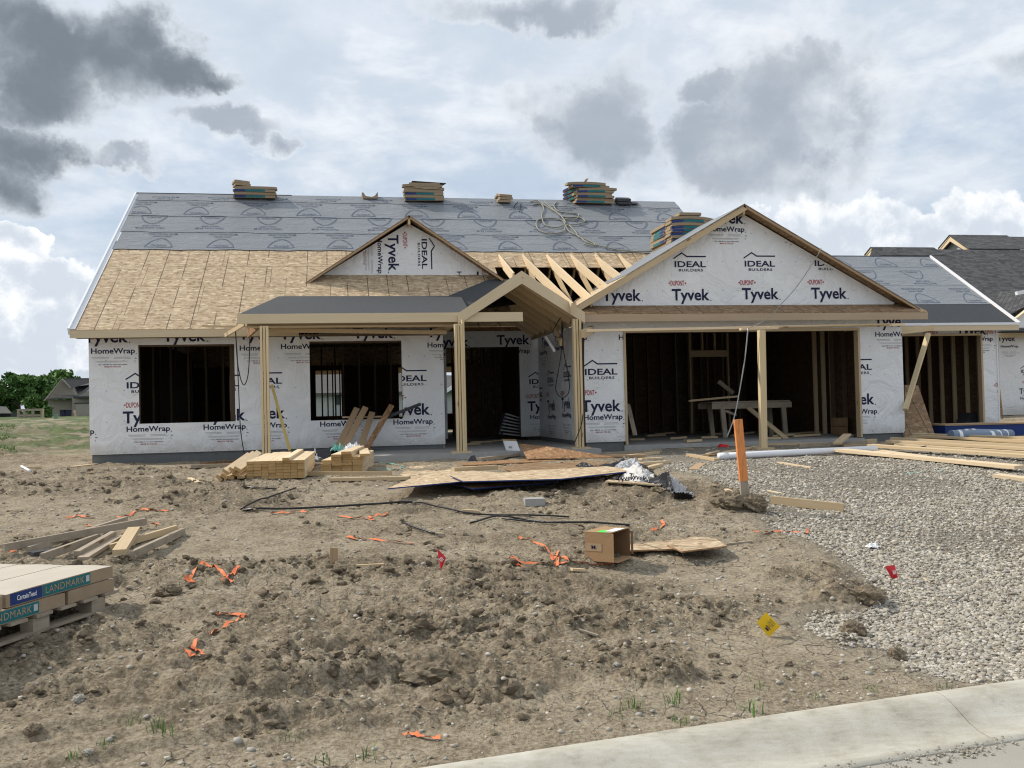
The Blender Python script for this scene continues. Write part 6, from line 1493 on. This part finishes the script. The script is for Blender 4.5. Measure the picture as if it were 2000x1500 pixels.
# air hose coiled on the roof
def hose(pts, label, name='air_hose', r=.016, mat='rope', off=.05):
    P = [roofpt(x, y, off) for x, y in pts]; out = []
    for i in range(len(P)-1):
        p0, p1, p2, p3 = P[max(i-1, 0)], P[i], P[i+1], P[min(i+2, len(P)-1)]
        for k in range(5):
            t = k/5; out.append(.5*((2*p1)+(p2-p0)*t+(2*p0-5*p1+4*p2-p3)*t*t+(3*p1-p0-3*p2+p3)*t**3))
    out.append(P[-1]); tag(MB().tube(out, r, 6).build(name, M[mat], smooth=True), label, 'hose')
hose([(1036, 394), (1050, 392), (1066, 402), (1086, 414), (1104, 424), (1130, 424), (1142, 432), (1126, 438), (1106, 440), (1100, 452), (1070, 456), (1050, 446), (1050, 430), (1075, 426), (1098, 430), (1104, 440), (1112, 452), (1132, 462), (1148, 474), (1180, 482), (1220, 490), (1265, 491), (1290, 487)], 'grey hose running from its coil down to the garage rake')
hose([(1040, 400), (1056, 398), (1062, 408), (1058, 420), (1064, 438), (1086, 444), (1104, 436), (1098, 424), (1084, 412), (1070, 400), (1064, 394)], 'inner loop of the coiled grey hose on the roof')
hose([(1088, 394), (1082, 402), (1090, 412), (1110, 416), (1130, 418), (1124, 428), (1104, 428)], 'small hose loop at the upper right of the coil')
hose([(1112, 440), (1124, 452), (1130, 462), (1146, 468), (1162, 476), (1156, 480), (1140, 476)], 'short twisted hose end beside the long hose')
hose([(1012, 394), (1006, 400), (1003, 406)], 'short black cord hanging over the ridge left of the hose', r=.01, mat='cable')
hose([(1018, 396), (1016, 406), (1015, 414)], 'second short black cord beside the first one on the ridge', r=.01, mat='cable')
# wrapped pallet at lower left
z0 = .0; A0, B0 = Gd(4, 1275), Gd(213, 1186)
dv = Vector((B0.x-A0.x, B0.y-A0.y, 0)); dv.normalize(); dw = Vector((-dv.y, dv.x, 0)); dw = dw if dw.x < 0 else -dw
E0 = B0+dv*.04; E0.z = (A0.z+B0.z)/2+.02; ang = math.atan2(dv.y, dv.x)
pal = thing('shipping_pallet', 'weathered wooden pallet under the shingle bundles at lower left', 'pallet', tuple(E0))
LP, DP = 1.42, 1.05
def pq(l, d, z): return E0-dv*l+dw*d+Vector((0, 0, z))
for i, d in enumerate((.03, .52, 1.0)):
    for l0 in (.10, .64, 1.20): MB().beam(pq(l0, d, .055), pq(l0+.14, d, .055), .09, .075).build('block', M['pine_grey'], pal)
    MB().beam(pq(-.02, d, .008), pq(LP, d, .008), .10, .018).build('bottom_board', M['pine_grey'], pal)
for i in range(7):
    l = .05+i*.215; MB().beam(pq(l, -.03, .104), pq(l, DP, .104), .14, .018).build('deck_board', M['pine_grey'], pal)
def pb(l, d, z, lab, letters, flip=False, T=.085, L=.98, top='kraft_top'):
    c = pq(l, d, z); return bundle(tuple(c), lab, 'bundles on the lower left pallet', L=L, Wd=.36, T=T, rot=(0, 0, ang), letters=letters, printed=1, flip=flip, top=top)
H0b = .115
for d, tx in ((.17, 'front row'), (.54, 'middle row'), (.91, 'rear row')):
    pb(.98 if d == .17 else 1.0, d, H0b, 'lower shingle bundle of the '+tx+' on the pallet at left', True)
    pb(.50, d, H0b+.087, 'upper shingle bundle of the '+tx+' on the pallet at left', True)
    bundle(tuple(pq(.23, d, H0b)), 'lower short end bundle of the '+tx+' on the pallet', 'end bundles on the lower left pallet', L=.46, Wd=.36, T=.085, rot=(0, 0, ang), printed=0, top='kraft_top')
    bundle(tuple(pq(1.27, d, H0b+.087)), 'upper left end bundle of the '+tx+' on the pallet', 'end bundles on the lower left pallet', L=.5, Wd=.36, T=.085, rot=(0, 0, ang), printed=0, top='kraft_top')

# ------------------------------------------------------------------ orange tape, straps, flags
def ribbon(pts, label, w=.023, seed=0, name='marking_tape', cat='tape', mat='orange', group='orange marking tapes on the soil', lift=.012):
    rn = random.Random(seed+len(pts)); P = [Gd(*p) for p in pts]; out = []
    for i in range(len(P)-1):
        for k in range(5): out.append(P[i].lerp(P[i+1], k/5))
    out.append(P[-1]); Q = []; S = []
    for i, p in enumerate(out):
        T = (out[min(i+1, len(out)-1)]-out[max(i-1, 0)]); T.z = 0; T = T.normalized() if T.length > 1e-6 else Vector((1, 0, 0)); sd = Vector((-T.y, T.x, 0)); tw = .55*math.sin(i*.8+seed)+rn.uniform(-.2, .2)
        s = (sd*math.cos(tw)+Vector((0, 0, 1))*math.sin(tw))*(w/2)*(1+.012*p.y)
        Q.append(Vector((p.x, p.y, TZ(p.x, p.y)+lift*.6+abs(s.z)*.8+.006*abs(math.sin(i*1.7+seed))))); S.append(s)
    tag(MB().strip(Q, S).build(name, M[mat], smooth=True), label, cat, group)
for i, (pts, lb) in enumerate((
    ([(370, 1140), (378, 1120), (400, 1102), (425, 1112), (440, 1128), (455, 1140)], 'orange tape arched over a clod right of the left board pile'),
    ([(432, 1138), (448, 1126), (466, 1108), (452, 1124), (464, 1112)], 'frayed pale orange tape end beside the arched tape'),
    ([(362, 1128), (368, 1138), (382, 1140)], 'small curled orange tape left of the arched tape'),
    ([(412, 1240), (440, 1228), (465, 1212), (478, 1202), (450, 1203), (422, 1202)], 'folded orange tape in a sharp bend right of the pallet'),
    ([(360, 1274), (372, 1284), (398, 1284), (388, 1274), (376, 1272), (382, 1252)], 'looped orange tape nearest the bottom left'),
    ([(5, 1080), (40, 1068), (70, 1062), (104, 1058)], 'bright orange tape tucked behind the left end of the board pile'),
    ([(40, 1074), (60, 1060), (100, 1060)], 'second orange tape strand at the left board pile'),
    ([(130, 1014), (150, 1008), (165, 1012), (182, 1012)], 'orange tape heap above the left board pile'),
    ([(228, 1012), (250, 1010), (262, 1000), (280, 996), (305, 999), (330, 998)], 'longest orange tape strand right above the left board pile'),
    ([(165, 1028), (178, 1030)], 'tiny orange tape bit above the board pile at left'),
    ([(296, 1026), (310, 1026)], 'tiny orange tape bit at the right of the board pile'),
    ([(528, 1006), (560, 1004), (585, 1000), (603, 1003)], 'orange tape lying under the long black strip'),
    ([(662, 1010), (690, 1014), (730, 1018), (720, 1010), (750, 1008), (756, 1004)], 'crossed orange tape below the middle of the black strip'),
    ([(678, 1050), (700, 1056), (740, 1058), (806, 1063)], 'straight orange tape with a white frayed end in the centre'),
    ([(1014, 1052), (1040, 1058), (1062, 1068), (1090, 1080), (1080, 1096), (1075, 1084), (1098, 1090), (1110, 1098)], 'knotted orange tape left of the cardboard box'),
    ([(995, 1094), (1020, 1102), (1060, 1102), (1090, 1104), (1150, 1102)], 'low orange tape strand running before the cardboard box'),
    ([(1150, 1103), (1190, 1104), (1217, 1102)], 'wide orange tape end in front of the cardboard box'),
    ([(996, 1094), (1010, 1104), (1022, 1112)], 'short forked orange tape end left of the box'),
    ([(1090, 1092), (1088, 1108)], 'hanging orange tape tail under the knot by the box'),
    ([(1272, 1038), (1290, 1034), (1298, 1026), (1292, 1018)], 'curled orange tape between the box and the orange stake'),
    ([(1472, 1040), (1500, 1041), (1530, 1040), (1552, 1042), (1576, 1046), (1578, 1036)], 'orange tape at the edge of the gravel'),
    ([(786, 1440), (800, 1436), (830, 1444), (860, 1446)], 'faded orange fuzzy tape lying near the kerb'))):
    ribbon(pts, lb, seed=i)
for i, (pts, lb) in enumerate((([(1470, 925), (1790, 922), (1840, 918)], 'green strap lying on gravel before the long planks'), ([(590, 918), (600, 912), (620, 900), (640, 893)], 'pale green strap curling up left of the smaller pile'),
    ([(705, 905), (740, 904), (775, 910)], 'green strap lying right of the smaller pile'), ([(712, 922), (745, 918), (775, 920), (790, 912)], 'second green strap lying before the porch slab'))):
    ribbon(pts if i else [(1768, 927), (1800, 924), (1842, 920)], lb, seed=i+50, mat='strap', group='green straps on the ground', w=.02, name='packing_strap', cat='strap')
def strip_line(pts, label, r=.022):
    P = [Gd(*p)+Vector((0, 0, .02)) for p in pts]; b = MB()
    Q = []; 
    for i in range(len(P)-1): Q += [P[i].lerp(P[i+1], k/4) for k in range(4)]
    Q.append(P[-1]); Q = [Vector((q.x, q.y, TZ(q.x, q.y)+.018)) for q in Q]
    for i in range(1, len(Q)-1): Q[i].z = max(Q[i].z, (Q[i-1].z+Q[i+1].z)/2)
    b.tube(Q, r, 6); tag(b.build('edging_strip', M['black'], smooth=True), label, 'black strip', 'black plastic strips on the soil')
strip_line([(475, 1000), (600, 996), (720, 988), (805, 984)], 'long straight black strip lying across the centre of the soil', .0115)
strip_line([(470, 998), (520, 978), (578, 956)], 'black strip pointing up to the lumber pile', .009)
strip_line([(800, 984), (850, 992), (905, 1004), (1000, 1010), (1112, 1013)], 'long curved black strip continuing to the right of the straight one', .009)
strip_line([(918, 1025), (970, 1012), (1020, 1018), (1080, 1026), (1230, 1029)], 'double black strip left above the cardboard box', .010)
strip_line([(980, 1016), (1060, 1024), (1160, 1023)], 'short black strip overlapping the double strip', .008)
strip_line([(785, 1024), (855, 1048)], 'short dark rod slanting below the long black strip', .010)
strip_line([(470, 950), (500, 956), (540, 958)], 'short black strip beside the heap below the lumber', .009)
board(852, 1047, 868, 1048, .04, .03, 'small dark block at the end of the slanting rod', 'pine_grey', 'wood_offcut', 'offcut')
board(905, 1001, 935, 1003, .06, .03, 'pale flat offcut touching the curved black strip', 'pine', 'wood_offcut', 'offcut')
def flag(px, py, px1, py1, corners, mat, label, txt=None, Yo=0):
    g = Gd(px, py); t = thing('marker_flag', label, 'marker flag', tuple(g)); top = atY(px1, py1, g.y)
    MB().tube([g-Vector((0, 0, .05)), g.lerp(top, .5), top], .0022, 5).build('wire_stem', M['steel'], t)
    P = [atY(a, b, g.y-.01+.012*(i % 2)) for i, (a, b) in enumerate(corners)]
    b = MB(); c = sum(P, Vector())/len(P)+Vector((0, -.012, 0)); i0 = b.pts(P+[c]); n = len(P)
    for i in range(n): b.face((i0+i, i0+(i+1) % n, i0+n), 0, (1, 0, 0))
    o = b.build('flag_sheet', M[mat], t)
    if txt:
        ax = (P[1]-P[0]).normalized(); nn = ax.cross((P[2]-P[1])).normalized(); nn = nn if nn.y < 0 else -nn; ay = nn.cross(ax); ay = ay if ay.z > 0 else -ay
        txt(o, P, c, ax, ay, nn)
    return t
YT = {'W': joinm([(fit(text_mesh('WARNING', .01), .055, .011), (.0, .028), 0), (fit(text_mesh('GAS LINE', .012), .050, .011), (0, .014), 0), (fit(text_mesh('BEFORE DIGGING', .005), .056, .006), (0, .003), 0), (fit(text_mesh('CALL', .008), .025, .008), (0, -.007), 0), (rect(.045, .006), (0, -.018), 0), (rect(.03, .012), (0, -.031), 0)])}
YT['R'] = joinm([(rect(.012, .05), (-.02, 0), 0), (rect(.008, .06), (0, 0), 0), (rect(.010, .045), (.018, 0), 0)])
def ytxt(o, P, c, ax, ay, nn): put_mark('W', o, c+nn*.010, ax, ay, nn, name='printed_letters', mats=[M['ink']], table=YT, off=.004, scale=1.0)
def rtxt(o, P, c, ax, ay, nn): put_mark('R', o, c+nn*.010, ax, ay, nn, name='printed_letters', mats=[M['paper']], table=YT, off=.004, scale=.55)
flag(1503, 1243, 1494, 1196, [(1496, 1195), (1524, 1224), (1501, 1244), (1478, 1216)], 'yellow', 'bright yellow diamond warning flag on soil near the gravel', ytxt)
flag(861, 1115, 855, 1072, [(854, 1071), (871, 1089), (861, 1115), (857, 1092)], 'red', 'narrow red flag standing in the soil left of the cardboard box', rtxt)
flag(1746, 1132, 1735, 1104, [(1728, 1106), (1747, 1103), (1754, 1128), (1742, 1131)], 'red', 'red flag lying on the gravel', rtxt)
p = Gd(1415, 868); tag(MB().prism([atY(1405, 873, 16.6), atY(1424, 873, 16.6), atY(1422, 869, 16.7), atY(1411, 867, 16.7)], (0, .12, .0)).build('red_cap', M['red']), 'small red plastic piece at the garage slab edge', 'plastic piece')
# white paper scraps on gravel
def crumple(name, label, cat, px, py, sx, sy, h, mat, seed, kids=None):
    p = Gd(px, py); n = 18; g = np.linspace(-1, 1, n); U, Vv = np.meshgrid(g, g); x = U*sx*(1+.2*fbm(U*2+seed, Vv*2, 2, seed)); y = Vv*sy*(1+.2*fbm(U*2, Vv*2+seed, 2, seed+3))
    e = np.clip(1-np.maximum(abs(U), abs(Vv)), 0, 1)
    z = .01+h*(.25+np.abs(fbm(U*1.7+seed, Vv*1.7, 4, seed))*1.5)*(.25+.75*sst(e, 0, .6))
    i = np.arange(n*n).reshape(n, n); Fq = np.stack([i[:-1, :-1], i[:-1, 1:], i[1:, 1:], i[1:, :-1]], -1).reshape(-1, 4)
    o = np_obj(name, np.stack([x, y, z], -1).reshape(-1, 3), Fq, M[mat], smooth=False); o.location = p; return tag(o, label, cat)
crumple('paper_scrap', 'crumpled white paper on the gravel above the red flag', 'paper', 1705, 1071, .055, .05, .05, 'paper', 3)
crumple('plastic_bag', 'small pale plastic scrap on the porch slab left of the middle post', 'plastic scrap', 838, 876, .16, .12, .10, 'strap', 5).location.z = PZ
# crumpled wrap and black film heap
def cloth(name, mats, pts, label, seed, parent=None, cat=None, nr=26, nc=16, fold=.09, marks=False, flip=False):
    """sheet between an upper and lower edge (lists of 3D points), thrown into folds"""
    up, lo = pts; V = []; 
    def lerp_line(L, t): q = t*(len(L)-1); i = min(int(q), len(L)-2); return L[i].lerp(L[i+1], q-i)
    for i in range(nr+1):
        a, b = lerp_line(up, i/nr), lerp_line(lo, i/nr)
        for j in range(nc+1):
            p = a.lerp(b, j/nc); k = fold*(float(abs(fbm(np.float64(i*.27+seed), np.float64(j*.33), 3, seed)))*1.6-.25); V.append(p+Vector((.3*k, -.5*k, k)))
    b = MB(); b.pts(V)
    for i in range(nr):
        for j in range(nc): q = i*(nc+1)+j; f = (q, q+1, q+nc+2, q+nc+1); m = 0 if len(mats) == 1 else int(float(fbm(np.float64(i*.16+seed), np.float64(j*.2+3), 2, seed+9)) > .12); b.face(f, m)
    return tag(b.build(name, [M[m] for m in mats], parent, smooth=True), label, cat)
def gp(px, py, h): p = Gd(px, py); return Vector((p.x, p.y, p.z+h))
def yp(px, py, Y): return atY(px, py, Y)
cw = thing('crumpled_wrap', 'heap of crumpled white printed wrap and black film on the soil', 'house wrap heap', tuple(Gd(1270, 945)))
def heap(name, mats, top, low, seed, fold, back=.25):
    L_ = [gp(x, y, .015) for x, y in low]; T_ = [yp(x, y, L_[min(int(i*len(low)/len(top)), len(low)-1)].y+back) for i, (x, y) in enumerate(top)]
    return cloth(name, mats, (T_, L_), None, seed, cw, fold=fold)
heap('black_film', ['black'], [(1122, 911), (1135, 903), (1160, 911), (1195, 906), (1215, 897), (1240, 900)], [(1128, 917), (1150, 918), (1180, 919), (1200, 919), (1230, 918), (1255, 918)], 4, .04, .3)
heap('white_film', ['wrap'], [(1200, 926), (1222, 915), (1240, 908), (1252, 910), (1264, 919), (1280, 931)], [(1186, 936), (1208, 939), (1230, 941), (1250, 943), (1268, 945), (1288, 943)], 6, .045, .5)
heap('black_film', ['black'], [(1246, 903), (1256, 906), (1266, 914), (1278, 926)], [(1256, 927), (1266, 932), (1278, 938), (1290, 942)], 7, .03, .25)
heap('silver_film', ['ink_grey'], [(1200, 912), (1214, 900), (1232, 896), (1248, 901)], [(1204, 921), (1220, 920), (1236, 919), (1250, 920)], 9, .05, .2)
heap('black_film', ['black'], [(1258, 940), (1285, 930), (1302, 920), (1309, 926)], [(1255, 945), (1290, 952), (1308, 966), (1314, 974)], 8, .04, .15)
heap('silver_film', ['ink_grey'], [(1301, 920), (1318, 932), (1330, 946), (1345, 952), (1357, 963)], [(1312, 958), (1318, 971), (1328, 975), (1342, 976), (1354, 974)], 10, .06, .2)
heap('black_film', ['black'], [(1318, 962), (1335, 962), (1350, 966)], [(1316, 977), (1336, 979), (1354, 977)], 12, .03, -.04)
Yc = gp(1230, 943, 0).y
tm = {'T': MARKS['T']}
for k, px, py, r_ in (('T', 1222, 934, .1), ('T', 1246, 932, -.2)):
    wf = [c for c in cw.children if c.name.startswith('white_film')][0]; put_mark(k, wf, yp(px, py, Yc-.14), XA, ZA, NF, rot=r_, scale=.28, name='wrap_lettering')
a_ = Gd(970, 900); tag(MB().prism([yp(913, 901, Yc+1.2), yp(925, 901, Yc+1.2), yp(920, 890, Yc+1.25)], (.06, .1, 0)).build('film_scrap', M['black']), 'small black film scrap pointing up before the porch slab', 'film scrap')

# things by the smaller lumber pile and the porch
tag(MB().prism([yp(607, 886, 16.0), yp(640, 899, 15.9), yp(660, 884, 16.0), yp(664, 867, 16.1)], (0, .04, 0)).build('metal_flashing', M['black']), 'black folded flashing leaning over the smaller lumber pile', 'flashing')
for (x0, y0, x1, y1, w, lb, mt) in ((657, 880, 697, 798, .11, 'leftmost brown plank leaning on the middle window sill', 'plywood'), (668, 882, 714, 796, .11, 'second brown plank leaning on the middle window sill', 'plywood'), (702, 880, 727, 806, .11, 'short plank leaning between the others at the window sill', 'plywood'), (711, 884, 765, 792, .10, 'darkest plank leaning at the right on the window sill', 'osb_red')):
    tag(MB().beam(atY(x0, y0, 17.2), atY(x1, y1, 18.16), w, .04, up=(0, -1, .3)).build('leaning_plank', M[mt]), lb, 'plank', 'planks leaning at the middle window')
tag(MB().beam(atY(755, 815, 18.1), atY(822, 789, 18.0), .06, .03, up=(0, -1, 0)).build('metal_strip', M['dark']), 'dark metal strip resting across the window sill at right', 'metal strip')
tag(MB().beam(atY(668, 815, 18.22), atY(752, 813.5, 18.22), .10, .03).build('sill_board', M['pine']), 'pale board lying on the middle window sill', 'board')
tag(MB().beam(atY(531, 752, 17.9), atY(566, 880, 17.0), .05, .03, up=(0, -1, 0)).build('yellow_stick', wood('yellow_level', (.50, .36, .10), (.60, .45, .16), False)), 'long yellow stick leaning on the wrap beside the left porch post', 'stick')
for i, (px, py, s, mt, lb) in enumerate(((612, 895, .09, 'paper', 'crumpled pale cup beside the black flashing'), (688, 875, .15, 'paper', 'crumpled clear plastic bag on top of the smaller pile'), (660, 878, .12, 'strap', 'greenish plastic film on the rear of the smaller pile'))):
    o = crumple('plastic_bag', lb, 'plastic scrap', 700, 905, s, s, .16, mt, 20+i); pz = atY(px, py, 16.0); o.location = (pz.x, 16.0, pz.z-.05)
tag(MB().beam(atZ(790, 886, PZ), atZ(715, 890, PZ), .02, .02).build('loose_stick', M['strap']), 'thin greenish cord on the porch slab behind the pile', 'cord') if False else None
wb = thing('foam_box', 'white printed box standing on the porch slab before the door', 'box', tuple(atZ(1002, 879, PZ)))
q0 = atZ(989, 879.5, PZ); q1 = atZ(1016, 880.5, PZ)
MB().prism([q0, q1, q1+Vector((0, .30, .16)), q0+Vector((0, .30, .16))], (0, 0, -.0) if False else (0, .05, -.0)).build('front_face', M['paper'], wb)
MB().prism([q0+Vector((0, .35, .16)), q1+Vector((0, .35, .16)), q1+Vector((0, .42, .16)), q0+Vector((0, .42, .16))], (0, 0, .03)).build('top_flap', M['card'], wb)
ff = wb.children[0]; SB = {'S': joinm([(fit(text_mesh('SH8', .03), .13, .055), (0, 0), 0)])}
ayb = Vector((0, .30, .16)).normalized(); put_mark('S', ff, (q0+q1)/2+Vector((.0, .10, .055)), (1, 0, 0), ayb, Vector((1, 0, 0)).cross(ayb), name='printed_letters', mats=[M['ink']], table=SB, off=.006)
def ladder():
    Y = YD-.02; t = thing('folded_ladder', 'dark folded step ladder leaning inside the front door', 'ladder', tuple(atY(990, 852, Y)))
    for (a, b) in (((973, 848), (985, 806)), ((1018, 852), (1020, 816)), ((979, 850), (990, 808))): MB().beam(atY(*a, 21.7), atY(*b, 21.9), .05, .03, up=(0, -1, 0)).build('rail', M['dark'], t)
    for i in range(7): f = i/6; MB().beam(atY(975+12*f, 846-38*f, 21.75).lerp(atY(1017, 850-33*f, 21.75), 0.0), atY(1018, 851-34*f, 21.75), .03, .06, up=(0, -1, 0)).build('step', M['steel'], t)
ladder()
# hanging cables
def cable(pts, label, name='hanging_cable', r=.009, mat='cable'):
    P = [atY(*p) for p in pts]; out = []
    for i in range(len(P)-1):
        p0, p1, p2, p3 = P[max(i-1, 0)], P[i], P[i+1], P[min(i+2, len(P)-1)]
        for k in range(6):
            t = k/6; out.append(.5*((2*p1)+(p2-p0)*t+(2*p0-5*p1+4*p2-p3)*t*t+(3*p1-p0-3*p2+p3)*t**3))
    out.append(P[-1]); tag(MB().tube(out, r, 5).build(name, M[mat], smooth=True), label, 'cable')
cable([(459, 638, 17.5), (463, 690, 17.6), (466, 760, 17.7), (470, 840, 17.6), (478, 893, 17.2)], 'long dark cable hanging from the left eave to the ground')
cable([(460, 640, 17.5), (463, 700, 17.7), (470, 740, 17.7), (477, 752, 17.7), (484, 735, 17.7), (487, 700, 17.7), (488, 655, 17.6)], 'looped dark cable hanging left of the left porch post')
cable([(1097, 628, 17.5), (1096, 690, 17.6), (1086, 750, 17.6), (1088, 768, 17.6), (1098, 776, 17.6), (1110, 768, 17.6), (1111, 740, 17.6), (1100, 680, 17.5), (1098, 628, 17.4)], 'long black cable loop hanging under the entry gable')
cable([(1095, 620, 17.4), (1086, 635, 17.4), (1080, 648, 17.4), (1084, 657, 17.4), (1096, 657, 17.4), (1100, 640, 17.4)], 'small coiled black cable under the entry gable')
cable([(1140, 655, 16.5), (1140, 740, 16.5), (1138, 815, 16.4), (1128, 850, 16.3), (1120, 868, 16.2)], 'thin black cable running down the right porch post')
cable([(1461, 641, 15.7), (1455, 700, 15.8), (1445, 760, 15.9), (1434, 815, 15.9), (1420, 853, 15.9)], 'grey cord hanging from the temporary header in the garage', r=.012, mat='steel')
cable([(1604, 484, 16.6), (1596, 500, 16.6), (1560, 555, 16.6), (1525, 595, 16.4), (1500, 622, 16.2), (1462, 641, 15.9)], 'thin cord hanging from the garage rake across the wrap', r=.008, mat='rope')
tag(MB().beam(atY(1066, 658, 17.8), atY(1083, 686, 17.5), .05, .03, up=(0, -1, 0)).build('white_strip', M['paper']), 'short white strip sticking out under the entry gable', 'strip')

# inside the garage: workbench, offcuts, bag; right bay: leaning board, rolls, blue bundle
wbn = thing('work_bench', 'rough timber workbench standing inside the dark garage', 'workbench', tuple(atZ(1465, 850, ZS)))
YW = 19.2; zt = atY(1465, 783, YW).z; xa, xb = atY(1391, 790, YW).x, atY(1543, 790, YW).x
MB().box(xa, xb, YW, YW+.75, zt-.03, zt).build('bench_top', M['pine_grey'], wbn)
MB().box(xa-.02, xb+.02, YW-.04, YW-.002, zt-.16, zt-.035).build('apron', M['pine_grey'], wbn)
MB().box(xa-.02, xb+.02, YW+.752, YW+.79, zt-.16, zt-.035).build('apron', M['pine_grey'], wbn)
for (x, dx) in ((xa+.22, .06), (xb-.16, .04)):
    for y in (YW+.01, YW+.70): MB().beam((x+dx, y, ZS), (x, y, zt-.04), .10, .06, up=(0, 1, 0)).build('leg', M['pine_grey'], wbn)
MB().beam((xa+.3, YW+.02, zt-.2), (xa+.55, YW+.02, zt-.3), .05, .03, up=(0, 1, 0)).build('corner_brace', M['pine_grey'], wbn)
tag(MB().beam(atY(1345, 783, YW+.3), atY(1441, 774, YW+.2), .12, .04).build('loose_board', M['pine']), 'board lying across the left end of the workbench', 'board')
tag(MB().beam(atY(1462, 797, 18.9), atY(1538, 859, 17.9), .09, .04, up=(0, -1, 0)).build('loose_board', M['pine']), 'board leaning diagonally under the workbench', 'board')
tag(MB().beam(atY(1403, 745, 20.2), atY(1432, 768, 20.2), .09, .04, up=(0, -1, 0)).build('loose_board', M['pine_grey']), 'short diagonal stick above the workbench in the dark', 'board')
tag(MB().beam(atY(1226, 790, 18.2), atY(1240, 850, 17.8), .09, .04, up=(0, -1, 0)).build('loose_board', M['pine_grey']), 'plank leaning at the left inside the garage opening', 'board')
for i, (x, y, L, w) in enumerate(((1280, 852, .5, .12), (1325, 858, .35, .14), (1350, 862, .3, .1), (1355, 864, .3, .16), (1385, 856, .35, .09), (1400, 850, .4, .1), (1440, 852, .3, .1), (1462, 848, .25, .12), (1505, 858, .4, .1), (1530, 853, .5, .06), (1548, 849, .35, .12), (1575, 853, .6, .1), (1600, 846, .9, .07), (1620, 842, 1.2, .06), (1245, 860, .3, .09), (1300, 849, .6, .05))):
    p = atZ(x, y, ZS); r_ = random.Random(i).uniform(-.35, .35); v = Vector((math.cos(r_), math.sin(r_), 0))*(L/2)
    tag(MB().beam(p-v+Vector((0, 0, .022)), p+v+Vector((0, 0, .022+.02*(i % 2))), w, .04).build('floor_offcut', M['pine']), 'pale wood offcut scattered on the garage floor behind the slab edge', 'offcut', 'offcuts on the garage floor')
for i in range(2):
    p = atY(1643, 843-i*14, 18.8); tag(MB().box(p.x-.10, p.x+.10, 18.7, 19.0, ZS+.002+i*.19, ZS+.18+i*.19).build('cardboard_carton', M['card']), ('lower' if i == 0 else 'upper')+' small carton stacked at the right inside the garage', 'carton')
for i, (x, y, L) in enumerate(((940, 865, .5), (925, 869, .3), (975, 862, .3), (905, 870, .25))):
    p = atZ(x, y, PZ); tag(MB().beam(p+Vector((-L/2, 0, .02)), p+Vector((L/2, .1, .02)), .08, .035).build('floor_offcut', M['pine']), 'small wood offcut on the porch slab before the front door', 'offcut', 'offcuts on the porch slab')
board(690, 884, 735, 879, .12, .05, 'dull timber lying on the porch slab behind the smaller pile', 'plywood', z=PZ+.0)
lb_ = [atY(1767, 752, 17.9), atY(1793, 752, 17.9), atY(1829, 858, 17.0), atY(1767, 860, 17.0)]
lt = thing('leaning_sheet', 'brown board sheet with guide lines leaning beside the right garage wall', 'board sheet', tuple(lb_[3]))
MB().prism(lb_, (0, .015, 0), ua=(1, 0, 0)).build('board', M['osb_dark'], lt)
bb = atZ(1848, 858, .74); bbw = thing('blue_bundle', 'long blue wrapped bundle lying behind the grey rolls', 'wrapped bundle', tuple(bb))
q0, q1 = atY(1846, 832, 17.3), atY(2060, 828, 17.3); zb0 = atY(1846, 860, 17.3).z
MB().prism([Vector((q0.x, 17.3, zb0)), Vector((q1.x, 17.1, zb0)), Vector((q1.x, 17.1, q0.z)), Vector((q0.x, 17.3, q0.z))], (0, .6, 0)).build('wrapped_side', M['blue'], bbw)
MB().prism([Vector((q0.x-.01, 17.28, q0.z+.002)), Vector((q1.x, 17.08, q0.z+.002)), Vector((q1.x, 17.7, q0.z+.002)), Vector((q0.x-.01, 17.9, q0.z+.002))], (0, 0, .03)).build('top_board', M['plywood'], bbw)
RG = 'grey rolls of roof underlayment'
for i, lb in enumerate(('front grey underlayment roll on the right with white bands', 'middle grey underlayment roll of the three on the right', 'rear grey underlayment roll of the three on the right')):
    a, b = atY(1857+i*14, 851-i*1.6, 15.6+i*.27), atY(1949+i*13, 853-i*1.6, 15.6+i*.27); d = (b-a).normalized(); r_ = .105
    t = thing('underlayment_roll', lb, 'roll', tuple(a), RG)
    MB().tube([a, b], r_, 20, cap=True)  .build('roll_body', M['roll'], t, smooth=False)
    for f in (.12, .80): MB().tube([a.lerp(b, f), a.lerp(b, f+.07)], r_+.003, 20, cap=False).build('wrap_band', M['paper'], t)
    MB().tube([b-d*.01, b+d*.004], .035, 12).build('core', M['black'], t)
rp = thing('flat_pallet', 'low wooden pallet under the grey rolls', 'pallet', tuple(atZ(1930, 866, .72)))
for i in range(4): MB().beam(atY(1850+i*16, 862-i*1.5, 15.4+i*.3), atY(1990+i*16, 861-i*1.5, 15.4+i*.3), .14, .03).build('deck_board', M['pine_grey'], rp)
for q in (1870, 1925, 1985): MB().beam(atY(q, 866, 15.3), atY(q+48, 861, 16.5), .09, .08).build('runner', M['pine_grey'], rp)
cable([(1815, 856, 16.0), (1850, 860, 15.2), (1890, 862, 15.1), (1925, 864, 15.1)], 'black hose with pale couplings lying before the grey rolls', 'black_hose', .03, 'black')
cable([(1795, 874, 14.0), (1830, 866, 14.6), (1870, 862, 15.0)], 'thin black cord lying over the long planks', 'extension_cord', .01)
tb_ = atY(1888, 822, 19.8); tag(MB().prism([atY(1885, 828, 19.9), atY(1914, 833, 19.9), atY(1913, 807, 20.0), atY(1895, 806, 20.0)], (0, .35, 0)).build('tool_case', M['dark']), 'dark slanted case standing inside the right garage bay', 'case')
tag(MB().beam(atY(1820, 829, 20.5), atY(1878, 832, 20.5), .2, .06).build('loose_board', M['pine']), 'board lying on the floor of the right garage bay', 'board')
